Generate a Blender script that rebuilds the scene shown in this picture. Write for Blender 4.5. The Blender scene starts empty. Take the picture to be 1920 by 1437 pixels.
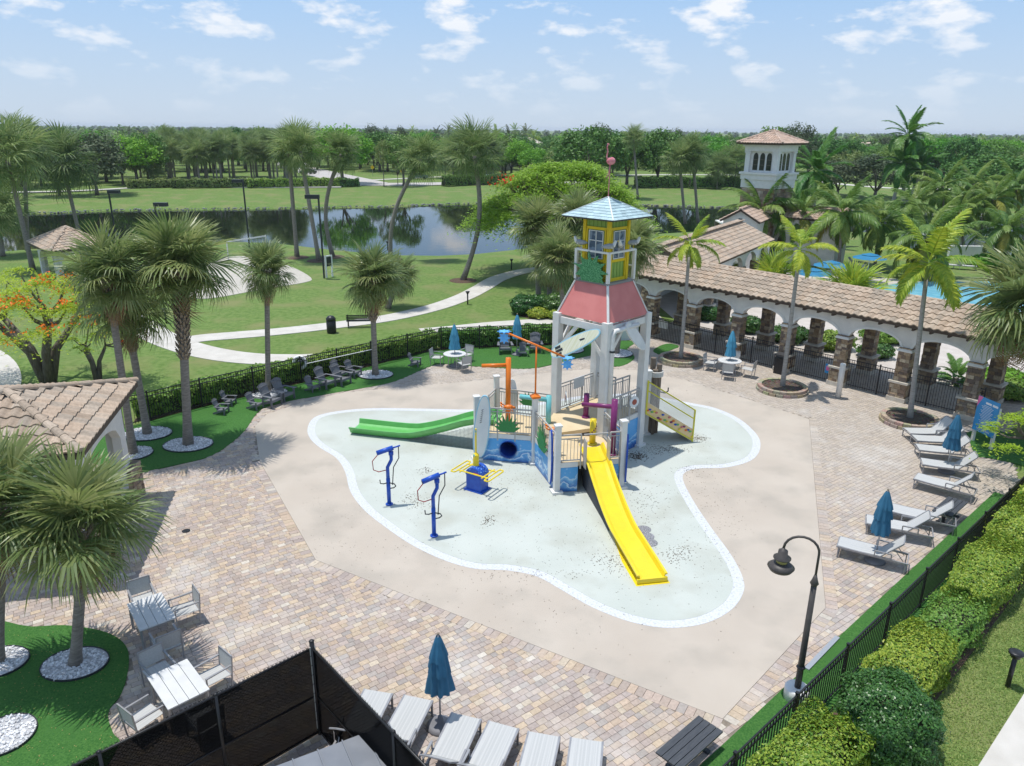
import bpy, math, random
import numpy as np
from mathutils import Matrix, Vector
PI = math.pi
# ------------------------------------------------------------------ camera
SC = bpy.context.scene
COL = SC.collection
F, PITCH, ROLL, H = 1400.0, math.atan(476/1400.0), math.radians(0.54), 12.4
_f = np.array([0, math.cos(PITCH), -math.sin(PITCH)]); _r0 = np.array([1.0, 0, 0]); _u0 = np.cross(_r0, _f)
_r = _r0*math.cos(ROLL)+_u0*math.sin(ROLL); _u = -_r0*math.sin(ROLL)+_u0*math.cos(ROLL)
cam = bpy.data.cameras.new('camera'); cam_o = bpy.data.objects.new('camera', cam); COL.objects.link(cam_o)
cam.sensor_fit = 'HORIZONTAL'; cam.sensor_width = 36.0; cam.lens = F/1920*36; cam.clip_start = 0.1; cam.clip_end = 9000
cam_o.matrix_world = Matrix(((_r[0], _u[0], -_f[0], 0), (_r[1], _u[1], -_f[1], 0), (_r[2], _u[2], -_f[2], H), (0, 0, 0, 1)))
SC.camera = cam_o

def ray(x, y): return _f+_r*(x-960)/F-_u*(y-718.5)/F
def at(x, y, z=0.0):
    d = ray(x, y); t = (z-H)/d[2]; return Vector((d[0]*t, d[1]*t, z))
def zat(x, y, Y):
    d = ray(x, y); t = Y/d[1]; return Vector((d[0]*t, Y, H+d[2]*t))
def hgt(b, px, py):                       # height above ground of pixel seen straight above ground point b
    d = ray(px, py); t = math.hypot(b[0], b[1])/math.hypot(d[0], d[1]); return H+d[2]*t
# ------------------------------------------------------------------ sky, sun, exposure
SUN = Vector((-0.20, 0.05, 1.0)).normalized()
el = math.asin(SUN.z); az = math.atan2(SUN.x, SUN.y)
W = bpy.data.worlds.new('World'); SC.world = W; W.use_nodes = True
nt = W.node_tree; nt.nodes.clear()
def N(t, ty, **k):
    n = t.nodes.new(ty)
    for a, b in k.items():
        if a.startswith('i_'): n.inputs[int(a[2:])].default_value = b
        else: setattr(n, a, b)
    return n
def L(t, a, b): t.links.new(a, b)
sky = N(nt, 'ShaderNodeTexSky', sky_type='NISHITA', sun_disc=False, sun_elevation=el, sun_rotation=az % (2*PI), altitude=0, air_density=1.0, dust_density=0.2, ozone_density=1.6)
tc = N(nt, 'ShaderNodeTexCoord'); sep = N(nt, 'ShaderNodeSeparateXYZ'); L(nt, tc.outputs['Generated'], sep.inputs[0])
mp = N(nt, 'ShaderNodeMapping'); L(nt, tc.outputs['Generated'], mp.inputs[0])
mp.inputs['Location'].default_value = (3.37, 1.2, 0.3); mp.inputs['Scale'].default_value = (1, 1, 2.5)
nz = N(nt, 'ShaderNodeTexNoise', noise_dimensions='3D'); L(nt, mp.outputs[0], nz.inputs['Vector'])
nz.inputs['Scale'].default_value = 15.0; nz.inputs['Detail'].default_value = 9; nz.inputs['Roughness'].default_value = 0.55
cr = N(nt, 'ShaderNodeValToRGB'); cr.color_ramp.elements[0].position = 0.515; cr.color_ramp.elements[1].position = 0.64
L(nt, nz.outputs['Fac'], cr.inputs[0])
fade = N(nt, 'ShaderNodeMapRange', clamp=True); L(nt, sep.outputs['Z'], fade.inputs['Value'])
fade.inputs['From Min'].default_value = 0.01; fade.inputs['From Max'].default_value = 0.13; fade.inputs['To Min'].default_value = 0.05; fade.inputs['To Max'].default_value = 0.95
mul = N(nt, 'ShaderNodeMath', operation='MULTIPLY'); L(nt, cr.outputs[0], mul.inputs[0]); L(nt, fade.outputs[0], mul.inputs[1])
mx = N(nt, 'ShaderNodeMix', data_type='RGBA'); L(nt, mul.outputs[0], mx.inputs['Factor'])
gr = N(nt, 'ShaderNodeValToRGB'); L(nt, sep.outputs['Z'], gr.inputs[0]); ge = gr.color_ramp.elements
ge[0].position = 0.0; ge[0].color = (.46, .55, .665, 1); ge[1].position = .19; ge[1].color = (.265, .455, .73, 1); g3 = ge.new(.08); g3.color = (.385, .51, .69, 1)
hf = N(nt, 'ShaderNodeMapRange', clamp=True); L(nt, sep.outputs['Z'], hf.inputs['Value']); hf.inputs['From Max'].default_value = .75; hf.inputs['To Min'].default_value = .95; hf.inputs['To Max'].default_value = .35
gs = N(nt, 'ShaderNodeVectorMath', operation='SCALE'); L(nt, gr.outputs[0], gs.inputs[0]); gs.inputs['Scale'].default_value = 7.4
mh = N(nt, 'ShaderNodeMix', data_type='RGBA'); L(nt, hf.outputs[0], mh.inputs['Factor']); L(nt, sky.outputs[0], mh.inputs[6]); L(nt, gs.outputs[0], mh.inputs[7])
L(nt, mh.outputs[2], mx.inputs[6]); mx.inputs[7].default_value = (5.7, 5.85, 6.1, 1)
bg = N(nt, 'ShaderNodeBackground'); L(nt, mx.outputs[2], bg.inputs[0]); bg.inputs[1].default_value = 0.15
wo = N(nt, 'ShaderNodeOutputWorld'); L(nt, bg.outputs[0], wo.inputs[0])
sl = bpy.data.lights.new('sun', 'SUN'); sl.energy = 3.6; sl.angle = math.radians(0.53); sl.color = (1.0, 0.965, 0.91)
so = bpy.data.objects.new('sun', sl); COL.objects.link(so); so.rotation_euler = SUN.to_track_quat('Z', 'Y').to_euler(); so.location = (0, 0, 60)
SC.view_settings.view_transform = 'Standard'; SC.view_settings.look = 'None'; SC.view_settings.exposure = 0.16; SC.view_settings.gamma = 1.0
try:
    SC.cycles.max_bounces = 6; SC.cycles.diffuse_bounces = 3; SC.cycles.glossy_bounces = 3; SC.cycles.transmission_bounces = 4; SC.cycles.transparent_max_bounces = 8
    SC.cycles.use_denoising = True; SC.cycles.sample_clamp_indirect = 6
except Exception: pass
# ------------------------------------------------------------------ materials
MATS = {}
def M(name, c, rough=0.6, metal=0.0, c2=None, scale=6.0, detail=4, lo=0.35, hi=0.65, bump=0.0, bscale=60.0, spec=0.4, coord='Object', stretch=None, c3=None, s3=0.6, coat=0.0):
    if name in MATS: return MATS[name]
    m = bpy.data.materials.new(name); m.use_nodes = True; t = m.node_tree; p = t.nodes['Principled BSDF']
    p.inputs['Roughness'].default_value = rough; p.inputs['Metallic'].default_value = metal; p.inputs['Specular IOR Level'].default_value = spec
    if coat: p.inputs['Coat Weight'].default_value = coat
    p.inputs['Base Color'].default_value = (*c, 1)
    tcn = N(t, 'ShaderNodeTexCoord'); src = tcn.outputs[coord]
    if stretch:
        mpn = N(t, 'ShaderNodeMapping'); mpn.inputs['Scale'].default_value = stretch; L(t, src, mpn.inputs[0]); src = mpn.outputs[0]
    if c2:
        n = N(t, 'ShaderNodeTexNoise'); n.inputs['Scale'].default_value = scale; n.inputs['Detail'].default_value = detail; L(t, src, n.inputs['Vector'])
        r = N(t, 'ShaderNodeMapRange', clamp=True); r.inputs['From Min'].default_value = lo; r.inputs['From Max'].default_value = hi; L(t, n.outputs['Fac'], r.inputs['Value'])
        x = N(t, 'ShaderNodeMix', data_type='RGBA'); x.inputs[6].default_value = (*c, 1); x.inputs[7].default_value = (*c2, 1); L(t, r.outputs[0], x.inputs['Factor'])
        out = x.outputs[2]
        if c3:
            n3 = N(t, 'ShaderNodeTexNoise'); n3.inputs['Scale'].default_value = s3; n3.inputs['Detail'].default_value = 5; L(t, src, n3.inputs['Vector'])
            r3 = N(t, 'ShaderNodeMapRange', clamp=True); r3.inputs['From Min'].default_value = 0.48; r3.inputs['From Max'].default_value = 0.7; L(t, n3.outputs['Fac'], r3.inputs['Value'])
            x3 = N(t, 'ShaderNodeMix', data_type='RGBA'); L(t, out, x3.inputs[6]); x3.inputs[7].default_value = (*c3, 1); L(t, r3.outputs[0], x3.inputs['Factor']); out = x3.outputs[2]
        L(t, out, p.inputs['Base Color'])
    if bump:
        nb = N(t, 'ShaderNodeTexNoise'); nb.inputs['Scale'].default_value = bscale; nb.inputs['Detail'].default_value = 3; L(t, src, nb.inputs['Vector'])
        b = N(t, 'ShaderNodeBump'); b.inputs['Strength'].default_value = bump; b.inputs['Distance'].default_value = 0.02; L(t, nb.outputs['Fac'], b.inputs['Height']); L(t, b.outputs[0], p.inputs['Normal'])
    MATS[name] = m; return m
def LEAF(name, ca, cb, trans=0.36, rough=0.5, spec=0.25, hue=0.03):
    if name in MATS: return MATS[name]
    ca = tuple(v*1.5 for v in ca); cb = tuple(v*1.5 for v in cb)
    m = bpy.data.materials.new(name); m.use_nodes = True; t = m.node_tree; p = t.nodes['Principled BSDF']
    g = N(t, 'ShaderNodeNewGeometry'); oi = N(t, 'ShaderNodeObjectInfo')
    x = N(t, 'ShaderNodeMix', data_type='RGBA'); L(t, g.outputs['Random Per Island'], x.inputs['Factor']); x.inputs[6].default_value = (*ca, 1); x.inputs[7].default_value = (*cb, 1)
    hs = N(t, 'ShaderNodeHueSaturation'); L(t, x.outputs[2], hs.inputs['Color'])
    r = N(t, 'ShaderNodeMapRange'); L(t, oi.outputs['Random'], r.inputs['Value']); r.inputs['To Min'].default_value = 0.5-hue; r.inputs['To Max'].default_value = 0.5+hue*0.5; L(t, r.outputs[0], hs.inputs['Hue'])
    r2 = N(t, 'ShaderNodeMapRange'); L(t, oi.outputs['Random'], r2.inputs['Value']); r2.inputs['To Min'].default_value = 1.15; r2.inputs['To Max'].default_value = 0.82; L(t, r2.outputs[0], hs.inputs['Value'])
    L(t, hs.outputs[0], p.inputs['Base Color']); p.inputs['Roughness'].default_value = rough; p.inputs['Specular IOR Level'].default_value = spec
    tr = N(t, 'ShaderNodeBsdfTranslucent'); L(t, hs.outputs[0], tr.inputs[0])
    ms = N(t, 'ShaderNodeMixShader'); ms.inputs[0].default_value = trans; L(t, p.outputs[0], ms.inputs[1]); L(t, tr.outputs[0], ms.inputs[2])
    o = t.nodes['Material Output']; L(t, ms.outputs[0], o.inputs[0]); MATS[name] = m; return m
def ATTR(name, rough=0.75, bump=0.3, bscale=90, noise=0.25, spec=0.3, patch=None):
    """colour from the mesh's own 'col' attribute, broken up by fine noise"""
    if name in MATS: return MATS[name]
    m = bpy.data.materials.new(name); m.use_nodes = True; t = m.node_tree; p = t.nodes['Principled BSDF']
    a = N(t, 'ShaderNodeAttribute', attribute_name='col'); tcn = N(t, 'ShaderNodeNewGeometry')
    n = N(t, 'ShaderNodeTexNoise'); n.inputs['Scale'].default_value = 14; n.inputs['Detail'].default_value = 6; L(t, tcn.outputs['Position'], n.inputs['Vector'])
    r = N(t, 'ShaderNodeMapRange'); L(t, n.outputs['Fac'], r.inputs['Value']); r.inputs['From Min'].default_value = .25; r.inputs['From Max'].default_value = .75; r.inputs['To Min'].default_value = 1-noise; r.inputs['To Max'].default_value = 1+noise
    hs = N(t, 'ShaderNodeHueSaturation'); L(t, a.outputs['Color'], hs.inputs['Color']); L(t, r.outputs[0], hs.inputs['Value']); out = hs.outputs[0]
    if patch:
        n2 = N(t, 'ShaderNodeTexNoise'); n2.inputs['Scale'].default_value = 0.45; n2.inputs['Detail'].default_value = 8; n2.inputs['Roughness'].default_value = .65; L(t, tcn.outputs['Position'], n2.inputs['Vector'])
        r2 = N(t, 'ShaderNodeMapRange', clamp=True); L(t, n2.outputs['Fac'], r2.inputs['Value']); r2.inputs['From Min'].default_value = .5; r2.inputs['From Max'].default_value = .72; r2.inputs['To Max'].default_value = .55
        x = N(t, 'ShaderNodeMix', data_type='RGBA'); L(t, out, x.inputs[6]); x.inputs[7].default_value = (*patch, 1); L(t, r2.outputs[0], x.inputs['Factor']); out = x.outputs[2]
    L(t, out, p.inputs['Base Color']); p.inputs['Roughness'].default_value = rough; p.inputs['Specular IOR Level'].default_value = spec
    if bump:
        nb = N(t, 'ShaderNodeTexNoise'); nb.inputs['Scale'].default_value = bscale; L(t, tcn.outputs['Position'], nb.inputs['Vector'])
        b = N(t, 'ShaderNodeBump'); b.inputs['Strength'].default_value = bump; b.inputs['Distance'].default_value = .01; L(t, nb.outputs['Fac'], b.inputs['Height']); L(t, b.outputs[0], p.inputs['Normal'])
    MATS[name] = m; return m
# ------------------------------------------------------------------ mesh helpers
def V(*a): return Vector(a)
class MB:
    def __init__(s): s.v = []; s.f = []; s.c = []; s.col = None
    def add(s, vs, fs):
        o = len(s.v); s.v += [tuple(v) for v in vs]; s.f += [tuple(i+o for i in f) for f in fs]
        if s.col is not None: s.c += [s.col]*len(fs)
        return s
    def box(s, c, d, rz=0.0, m=None):
        x, y, z = d[0]/2, d[1]/2, d[2]/2; ca, sa = math.cos(rz), math.sin(rz); vs = []
        for p in ((-x, -y, -z), (x, -y, -z), (x, y, -z), (-x, y, -z), (-x, -y, z), (x, -y, z), (x, y, z), (-x, y, z)):
            q = Vector((p[0]*ca-p[1]*sa, p[0]*sa+p[1]*ca, p[2])) if m is None else m @ Vector(p)
            vs.append((q[0]+c[0], q[1]+c[1], q[2]+c[2]))
        return s.add(vs, ((3, 2, 1, 0), (4, 5, 6, 7), (0, 1, 5, 4), (1, 2, 6, 5), (2, 3, 7, 6), (3, 0, 4, 7)))
    def bar(s, a, b, w, h, up=(0, 0, 1)):
        a = Vector(a); b = Vector(b); d = (b-a); l = d.length
        if l < 1e-6: return s
        x = d/l; upv = Vector(up)
        if abs(x.dot(upv)) > 0.98: upv = Vector((1, 0, 0))
        y = upv.cross(x).normalized(); z = x.cross(y); m = Matrix((x, y, z)).transposed()
        return s.box((a+b)/2, (l, w, h), m=m)
    def cyl(s, a, b, r0, r1=None, n=10, cap=True):
        return s.tube([a, b], [r0, r0 if r1 is None else r1], n, cap)
    def tube(s, pts, r, n=8, cap=True):
        pts = [Vector(p) for p in pts]; k = len(pts)
        if not hasattr(r, '__len__'): r = [r]*k
        vs = []; ref = None
        for i, p in enumerate(pts):
            d = (pts[min(i+1, k-1)]-pts[max(i-1, 0)])
            if d.length < 1e-9: d = Vector((0, 0, 1))
            d.normalize()
            if ref is None: ref = Vector((0, 0, 1)).cross(d) if abs(d.z) < .95 else Vector((1, 0, 0)).cross(d)
            e = (ref-d*ref.dot(d)); e.normalize(); g = d.cross(e); ref = e
            for j in range(n):
                a = 2*PI*j/n; vs.append(p+e*(math.cos(a)*r[i])+g*(math.sin(a)*r[i]))
        fs = [(i*n+j, i*n+(j+1) % n, (i+1)*n+(j+1) % n, (i+1)*n+j) for i in range(k-1) for j in range(n)]
        if cap: fs += [tuple(range(n-1, -1, -1)), tuple((k-1)*n+j for j in range(n))]
        return s.add(vs, fs)
    def lathe(s, prof, c=(0, 0, 0), n=24, ruff=None, cap=True):
        vs = []; k = len(prof)
        for i, (r, z) in enumerate(prof):
            for j in range(n):
                a = 2*PI*j/n; q = r*(1+(ruff(i, a) if ruff else 0)); vs.append((c[0]+q*math.cos(a), c[1]+q*math.sin(a), c[2]+z))
        fs = [(i*n+j, i*n+(j+1) % n, (i+1)*n+(j+1) % n, (i+1)*n+j) for i in range(k-1) for j in range(n)]
        if cap: fs += [tuple(range(n-1, -1, -1)), tuple((k-1)*n+j for j in range(n))]
        return s.add(vs, fs)
    def prism(s, poly, z0, z1):
        n = len(poly); vs = [(p[0], p[1], z0) for p in poly]+[(p[0], p[1], z1) for p in poly]
        ar = sum(poly[i][0]*poly[(i+1) % n][1]-poly[(i+1) % n][0]*poly[i][1] for i in range(n))
        if ar < 0: vs = vs[:n][::-1]+vs[n:][::-1]
        return s.add(vs, [tuple(range(n-1, -1, -1)), tuple(range(n, 2*n))]+[(i, (i+1) % n, n+(i+1) % n, n+i) for i in range(n)])
    def slab(s, poly3, th, nrm=None):
        """thick sheet from a planar 3-d polygon"""
        p = [Vector(q) for q in poly3]; n = (p[1]-p[0]).cross(p[2]-p[0]).normalized() if nrm is None else Vector(nrm); k = len(p)
        vs = p+[q-n*th for q in p]
        return s.add(vs, [tuple(range(k)), tuple(range(2*k-1, k-1, -1))]+[(i, k+i, k+(i+1) % k, (i+1) % k) for i in range(k)])
    def ball(s, c, r, n=10, k=6):
        rr = r if hasattr(r, '__len__') else (r, r, r); vs = []
        for i in range(k+1):
            t = PI*(i+0.02*(i == 0)-0.02*(i == k))/k
            for j in range(n):
                a = 2*PI*j/n; vs.append((c[0]+rr[0]*math.sin(t)*math.cos(a), c[1]+rr[1]*math.sin(t)*math.sin(a), c[2]+rr[2]*math.cos(t)))
        return s.add(vs, [(i*n+j, (i+1)*n+j, (i+1)*n+(j+1) % n, i*n+(j+1) % n) for i in range(k) for j in range(n)])
    def mesh(s, name, smooth=False):
        me = bpy.data.meshes.new(name); me.from_pydata(s.v, [], s.f)
        if s.c:
            at_ = me.color_attributes.new('col', 'FLOAT_COLOR', 'CORNER'); cols = []
            for f, c in zip(s.f, s.c): cols += [c[0], c[1], c[2], 1.0]*len(f)
            at_.data.foreach_set('color', cols)
        if smooth: me.polygons.foreach_set('use_smooth', [True]*len(me.polygons))
        me.update(); return me
    def build(s, name, mat, parent=None, smooth=False): return O(name, s.mesh(name, smooth), mat, parent)
def O(name, me, mat=None, parent=None, loc=None, rot=None, sc=None, mw=None):
    if mat is not None and len(me.materials) == 0: me.materials.append(mat)
    o = bpy.data.objects.new(name, me); COL.objects.link(o)
    if parent is not None: o.parent = parent
    if mw is not None: o.matrix_basis = mw
    if loc is not None: o.location = loc
    if rot is not None: o.rotation_euler = rot
    if sc is not None: o.scale = (sc, sc, sc) if not hasattr(sc, '__len__') else sc
    return o
def T(name, label, cat, loc=(0, 0, 0), rz=0.0, group=None):
    o = bpy.data.objects.new(name, None); COL.objects.link(o); o.location = loc; o.rotation_euler = (0, 0, rz); o.empty_display_size = .2
    o['label'] = label; o['category'] = cat
    if group: o['group'] = group
    return o
def tag(o, label=None, cat=None, group=None, kind=None):
    for k, v in (('label', label), ('category', cat), ('group', group), ('kind', kind)):
        if v: o[k] = v
    return o
def struct(name, mb, mat): return tag(mb.build(name, mat), kind='structure')
def copy_tree(o, parent=None):
    c = o.copy(); COL.objects.link(c)
    if parent is not None:
        c.parent = parent
    for ch in o.children: copy_tree(ch, c)
    return c
class Proto:
    """first call hands out the built thing itself, later calls hand out copies of it and its parts"""
    def __init__(s, root): s.root = root; s.used = False
    def put(s, loc, rz=0.0, label=None, group=None, sc=None):
        o = s.root if not s.used else copy_tree(s.root)
        s.used = True; o.location = loc; o.rotation_euler = (0, 0, rz)
        if sc: o.scale = (sc, sc, sc) if not hasattr(sc, '__len__') else sc
        if label: o['label'] = label
        if group: o['group'] = group
        return o
def quads_mesh(name, q, cols=None, tri=False):
    """q: (n,4,3) array of quads"""
    n, k = q.shape[:2]; me = bpy.data.meshes.new(name); me.vertices.add(n*k); me.vertices.foreach_set('co', np.ascontiguousarray(q, dtype=np.float32).ravel())
    me.loops.add(n*k); me.loops.foreach_set('vertex_index', np.arange(n*k, dtype=np.int32)); me.polygons.add(n)
    me.polygons.foreach_set('loop_start', np.arange(0, n*k, k, dtype=np.int32)); me.update(calc_edges=True)
    if cols is not None:
        a = me.color_attributes.new('col', 'FLOAT_COLOR', 'CORNER'); cc = np.ones((n, k, 4), np.float32); cc[:, :, :3] = cols[:, None, :]; a.data.foreach_set('color', cc.ravel())
    return me
def arrays(mb): return np.array(mb.v, float), mb.f
def merged(name, proto, mats4, cols=None):
    """many copies of proto (an MB whose faces are all quads) joined into one mesh"""
    v = np.array(proto.v); f = np.array(proto.f); q = v[f]; n, nf = len(mats4), len(f)
    A = np.array([[list(r) for r in m] for m in mats4]); res = np.einsum('nij,fkj->nfki', A[:, :3, :3], q)+A[:, None, None, :3, 3]
    return quads_mesh(name, res.reshape(n*nf, 4, 3), None if cols is None else np.repeat(np.array(cols), nf, axis=0))
def inpoly(x, y, poly):
    P = np.asarray(poly, float)[:, :2]; x = np.asarray(x); y = np.asarray(y); c = np.zeros(x.shape, bool); j = len(P)-1
    for i in range(len(P)):
        a, b = P[i], P[j]
        if a[1] != b[1]: c ^= ((a[1] > y) != (b[1] > y)) & (x < (b[0]-a[0])*(y-a[1])/(b[1]-a[1])+a[0])
        j = i
    return c
def spline(pts, n=6, closed=True):
    P = [Vector(p) for p in pts]; k = len(P); out = []
    for i in range(k if closed else k-1):
        g = lambda j: P[j % k] if closed else P[max(0, min(k-1, j))]
        a, b, c, d = g(i-1), g(i), g(i+1), g(i+2)
        for s in range(n):
            t = s/n; out.append(0.5*((2*b)+(c-a)*t+(2*a-5*b+4*c-d)*t*t+(3*b-a-3*c+d)*t**3))
    if not closed: out.append(P[-1])
    return out
def ribbon(center, w, z, n=6):
    c = spline(center, n, False); l = []; r = []
    for i, p in enumerate(c):
        d = (c[min(i+1, len(c)-1)]-c[max(i-1, 0)]); d.z = 0; d.normalize(); q = Vector((-d.y, d.x, 0))
        l.append(p+q*w/2); r.append(p-q*w/2)
    b = MB(); k = len(c); vs = [(p.x, p.y, z) for p in l]+[(p.x, p.y, z) for p in r]+[(p.x, p.y, z-.1) for p in l]+[(p.x, p.y, z-.1) for p in r]
    b.add(vs, [(k+i, k+i+1, i+1, i) for i in range(k-1)]+[(i, i+1, 2*k+i+1, 2*k+i) for i in range(k-1)]+[(3*k+i, 3*k+i+1, k+i+1, k+i) for i in range(k-1)])
    return b
rnd = random.Random(7); rng = np.random.RandomState(7)
# ================================================================== SETTING
m_grass = M('lawn', (.094, .165, .037), .85, c2=(.17, .24, .072), scale=3.0, detail=10, lo=.3, hi=.7, bump=1.0, bscale=22, spec=.1, c3=(.20, .215, .085), s3=.32)
m_turf = M('artificial_turf', (.034, .125, .024), .8, c2=(.080, .205, .045), scale=26, detail=7, bump=.9, bscale=110, spec=.15, c3=(.055, .16, .035), s3=.8)
m_conc = M('path_concrete', (.50, .47, .42), .85, c2=(.58, .55, .50), scale=1.2, detail=9, bump=.15, bscale=50, spec=.2)
m_pad = M('pad_concrete', (.455, .395, .33), .85, c2=(.505, .445, .375), scale=.5, detail=10, lo=.3, hi=.7, bump=.25, bscale=70, spec=.2, c3=(.40, .355, .30), s3=.6)
m_pool = M('splash_floor', (.46, .49, .44), .6, c2=(.53, .555, .505), scale=.45, detail=10, lo=.3, hi=.7, bump=.1, bscale=60, spec=.3, c3=(.42, .43, .37), s3=.55)
m_rim = M('rim_white', (.61, .625, .64), .6, c2=(.44, .45, .46), scale=16, detail=8, lo=.45, hi=.75, bump=.2, bscale=50)
m_gravel = ATTR('white_gravel', .8, .0, noise=.15)
m_mulch = M('mulch', (.07, .042, .028), .95, c2=(.14, .09, .06), scale=30, bump=1.0, bscale=60)
m_soil = M('soil', (.13, .10, .075), .95, c2=(.07, .05, .04), scale=20, bump=1.0, bscale=50)
m_sand = M('sand', (.50, .465, .40), .95, c2=(.43, .40, .345), scale=3, bump=.6, bscale=18)
m_asph = M('road_concrete', (.42, .39, .37), .9, c2=(.48, .45, .42), scale=.5, detail=8)

# --- lake shores (water level -0.6)
ZW = -0.6
near_px = [(-400, 480), (0, 473), (120, 462), (300, 455), (440, 453), (520, 456), (570, 462), (640, 470), (723, 477), (790, 480), (874, 478), (940, 471), (990, 465), (1100, 452), (1250, 437), (1400, 430), (1650, 436), (1800, 441), (1920, 446), (2300, 462)]
far_px = [(-400, 408), (0, 403), (100, 401), (200, 396), (400, 394), (600, 391), (720, 389), (880, 383), (1000, 382), (1200, 386), (1340, 390), (1650, 399), (1920, 407), (2300, 416)]
nsh = sorted([(p.x, p.y) for p in (at(x, y, ZW) for x, y in near_px)]); fsh = sorted([(p.x, p.y) for p in (at(x, y, ZW) for x, y in far_px)])
def near_y(x): return np.interp(x, [p[0] for p in nsh], [p[1] for p in nsh])
def far_y(x): return np.interp(x, [p[0] for p in fsh], [p[1] for p in fsh])
def gz(x, y):
    n, f = near_y(x), far_y(x)
    return float(np.interp(y, [n-7, n, n+6, f-6, f, f+1.2, f+14, f+40], [0, ZW, -2.0, -2.0, ZW, -.25, .35, .7]))
def atg(px, py, z=.7):                     # a ground point beyond the lake
    for _ in range(6):
        p = at(px, py, z); z = gz(p.x, p.y)
    return at(px, py, z)
xs = np.unique(np.concatenate([np.linspace(-260, 260, 131), np.array([-6000, -3000, -1500, -800, -500, -350, 350, 500, 800, 1500, 3000, 6000])]))
b = MB(); rows = []
for x in xs:
    n, f = near_y(x), far_y(x)
    ys = [-300, -60, 0, 30, n-14, n-7, n-3.5, n, n+6, f-6, f, f+1.2, f+7, f+14, f+40, f+90, 400, 700, 1500, 7000]
    rows.append([(x, y, gz(x, y)-0.022) for y in ys])
K = len(rows[0]); b.add([p for r in rows for p in r], [((i)*K+j, (i+1)*K+j, (i+1)*K+j+1, i*K+j+1) for i in range(len(xs)-1) for j in range(K-1)])
ground = struct('ground', b, m_grass); ground.data.polygons.foreach_set('use_smooth', [True]*len(ground.data.polygons))
# --- lake
mw = bpy.data.materials.new('lake_water'); mw.use_nodes = True; t = mw.node_tree; p = t.nodes['Principled BSDF']
p.inputs['Base Color'].default_value = (.010, .014, .010, 1); p.inputs['Roughness'].default_value = .02; p.inputs['IOR'].default_value = 1.33; p.inputs['Specular IOR Level'].default_value = .5
tcn = N(t, 'ShaderNodeTexCoord'); mpn = N(t, 'ShaderNodeMapping'); mpn.inputs['Scale'].default_value = (.35, 1.0, 1); L(t, tcn.outputs['Object'], mpn.inputs[0])
nb = N(t, 'ShaderNodeTexNoise'); nb.inputs['Scale'].default_value = 1.6; nb.inputs['Detail'].default_value = 3; L(t, mpn.outputs[0], nb.inputs['Vector'])
bp = N(t, 'ShaderNodeBump'); bp.inputs['Strength'].default_value = .05; bp.inputs['Distance'].default_value = .05; L(t, nb.outputs['Fac'], bp.inputs['Height']); L(t, bp.outputs[0], p.inputs['Normal'])
b = MB(); b.add([(-700, 40, ZW), (700, 40, ZW), (700, 260, ZW), (-700, 260, ZW)], [(0, 1, 2, 3)])
lx = np.linspace(-300, 300, 121); b = MB()
vs = [(x, near_y(x)-1.5, ZW) for x in lx]+[(x, far_y(x)+1.5, ZW) for x in lx]; k = len(lx)
b.add(vs, [(i, i+1, k+i+1, k+i) for i in range(k-1)]); struct('lake_water', b, mw)
# rubble edging along the far shore
q = []; sb = MB()
for i in range(800):
    x = rng.uniform(-75, 110); y = far_y(x)+rng.uniform(-.1, .7); s = rng.uniform(.08, .24)
    c = .22+.3*rng.rand(); sb.col = (c, c*.95, c*.86); sb.box((x, y, ZW+.12+rng.uniform(-.05, .15)), (s*1.6, s, s*.8), rng.uniform(0, 3))
tag(sb.build('shore_rubble', ATTR('rubble', .9, .3)), 'pale rubble stones lining the far edge of the lake', 'rocks', kind='stuff')

# --- concrete walks, volleyball sand, roads
for k, (pts, w) in enumerate((( ((232, 592), (262, 608), (300, 632), (350, 651), (410, 665), (480, 673), (560, 674), (600, 672)), 1.95),
              (((345, 640), (380, 634), (440, 629), (500, 624), (560, 618), (620, 611), (700, 601), (760, 590), (820, 575), (870, 557), (905, 539), (935, 522), (980, 509), (1030, 502)), 1.7),
              (((790, 622), (850, 617), (930, 609), (1040, 602), (1120, 598), (1240, 596)), 1.5),
              (((-90, 640), (-30, 672), (-8, 705), (-20, 745), (-80, 780)), 2.2))):
    struct('path', ribbon([at(*p) for p in pts], w, .012+.004*k), m_conc)
struct('path', ribbon([Vector((9.06, 15.77, 0))+Vector((.738, .675, 0))*s_+Vector((.675, -.738, 0))*4.25 for s_ in (-14, -4, 6, 20)], 2.2, .014), m_conc)
for k, (pts, w) in enumerate(((((-300, 366), (100, 361), (300, 350.5), (480, 352), (640, 352)), 2.0), (((560, 346), (640, 345.5), (760, 346), (900, 344), (1100, 342)), 8.0), (((690, 345), (600, 325), (560, 315), (545, 305)), 10.0),
              (((1150, 329), (1300, 328), (1420, 331), (1650, 352), (1800, 356), (2100, 366)), 3.0), (((700, 338), (860, 331), (1000, 330)), 2.0))):
    struct('road' if k in (1, 2) else 'path', ribbon([atg(*p) for p in pts], w, .74+.006*k), m_asph if k in (1, 2) else m_conc)
b = MB(); b.prism([(p.x, p.y) for p in spline([at(*p) for p in ((352, 548), (375, 505), (430, 482), (490, 484), (545, 500), (583, 521), (570, 530), (500, 541), (420, 556), (372, 560))], 4)], -.05, .006); struct('volleyball_sand', b, m_sand)

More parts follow.
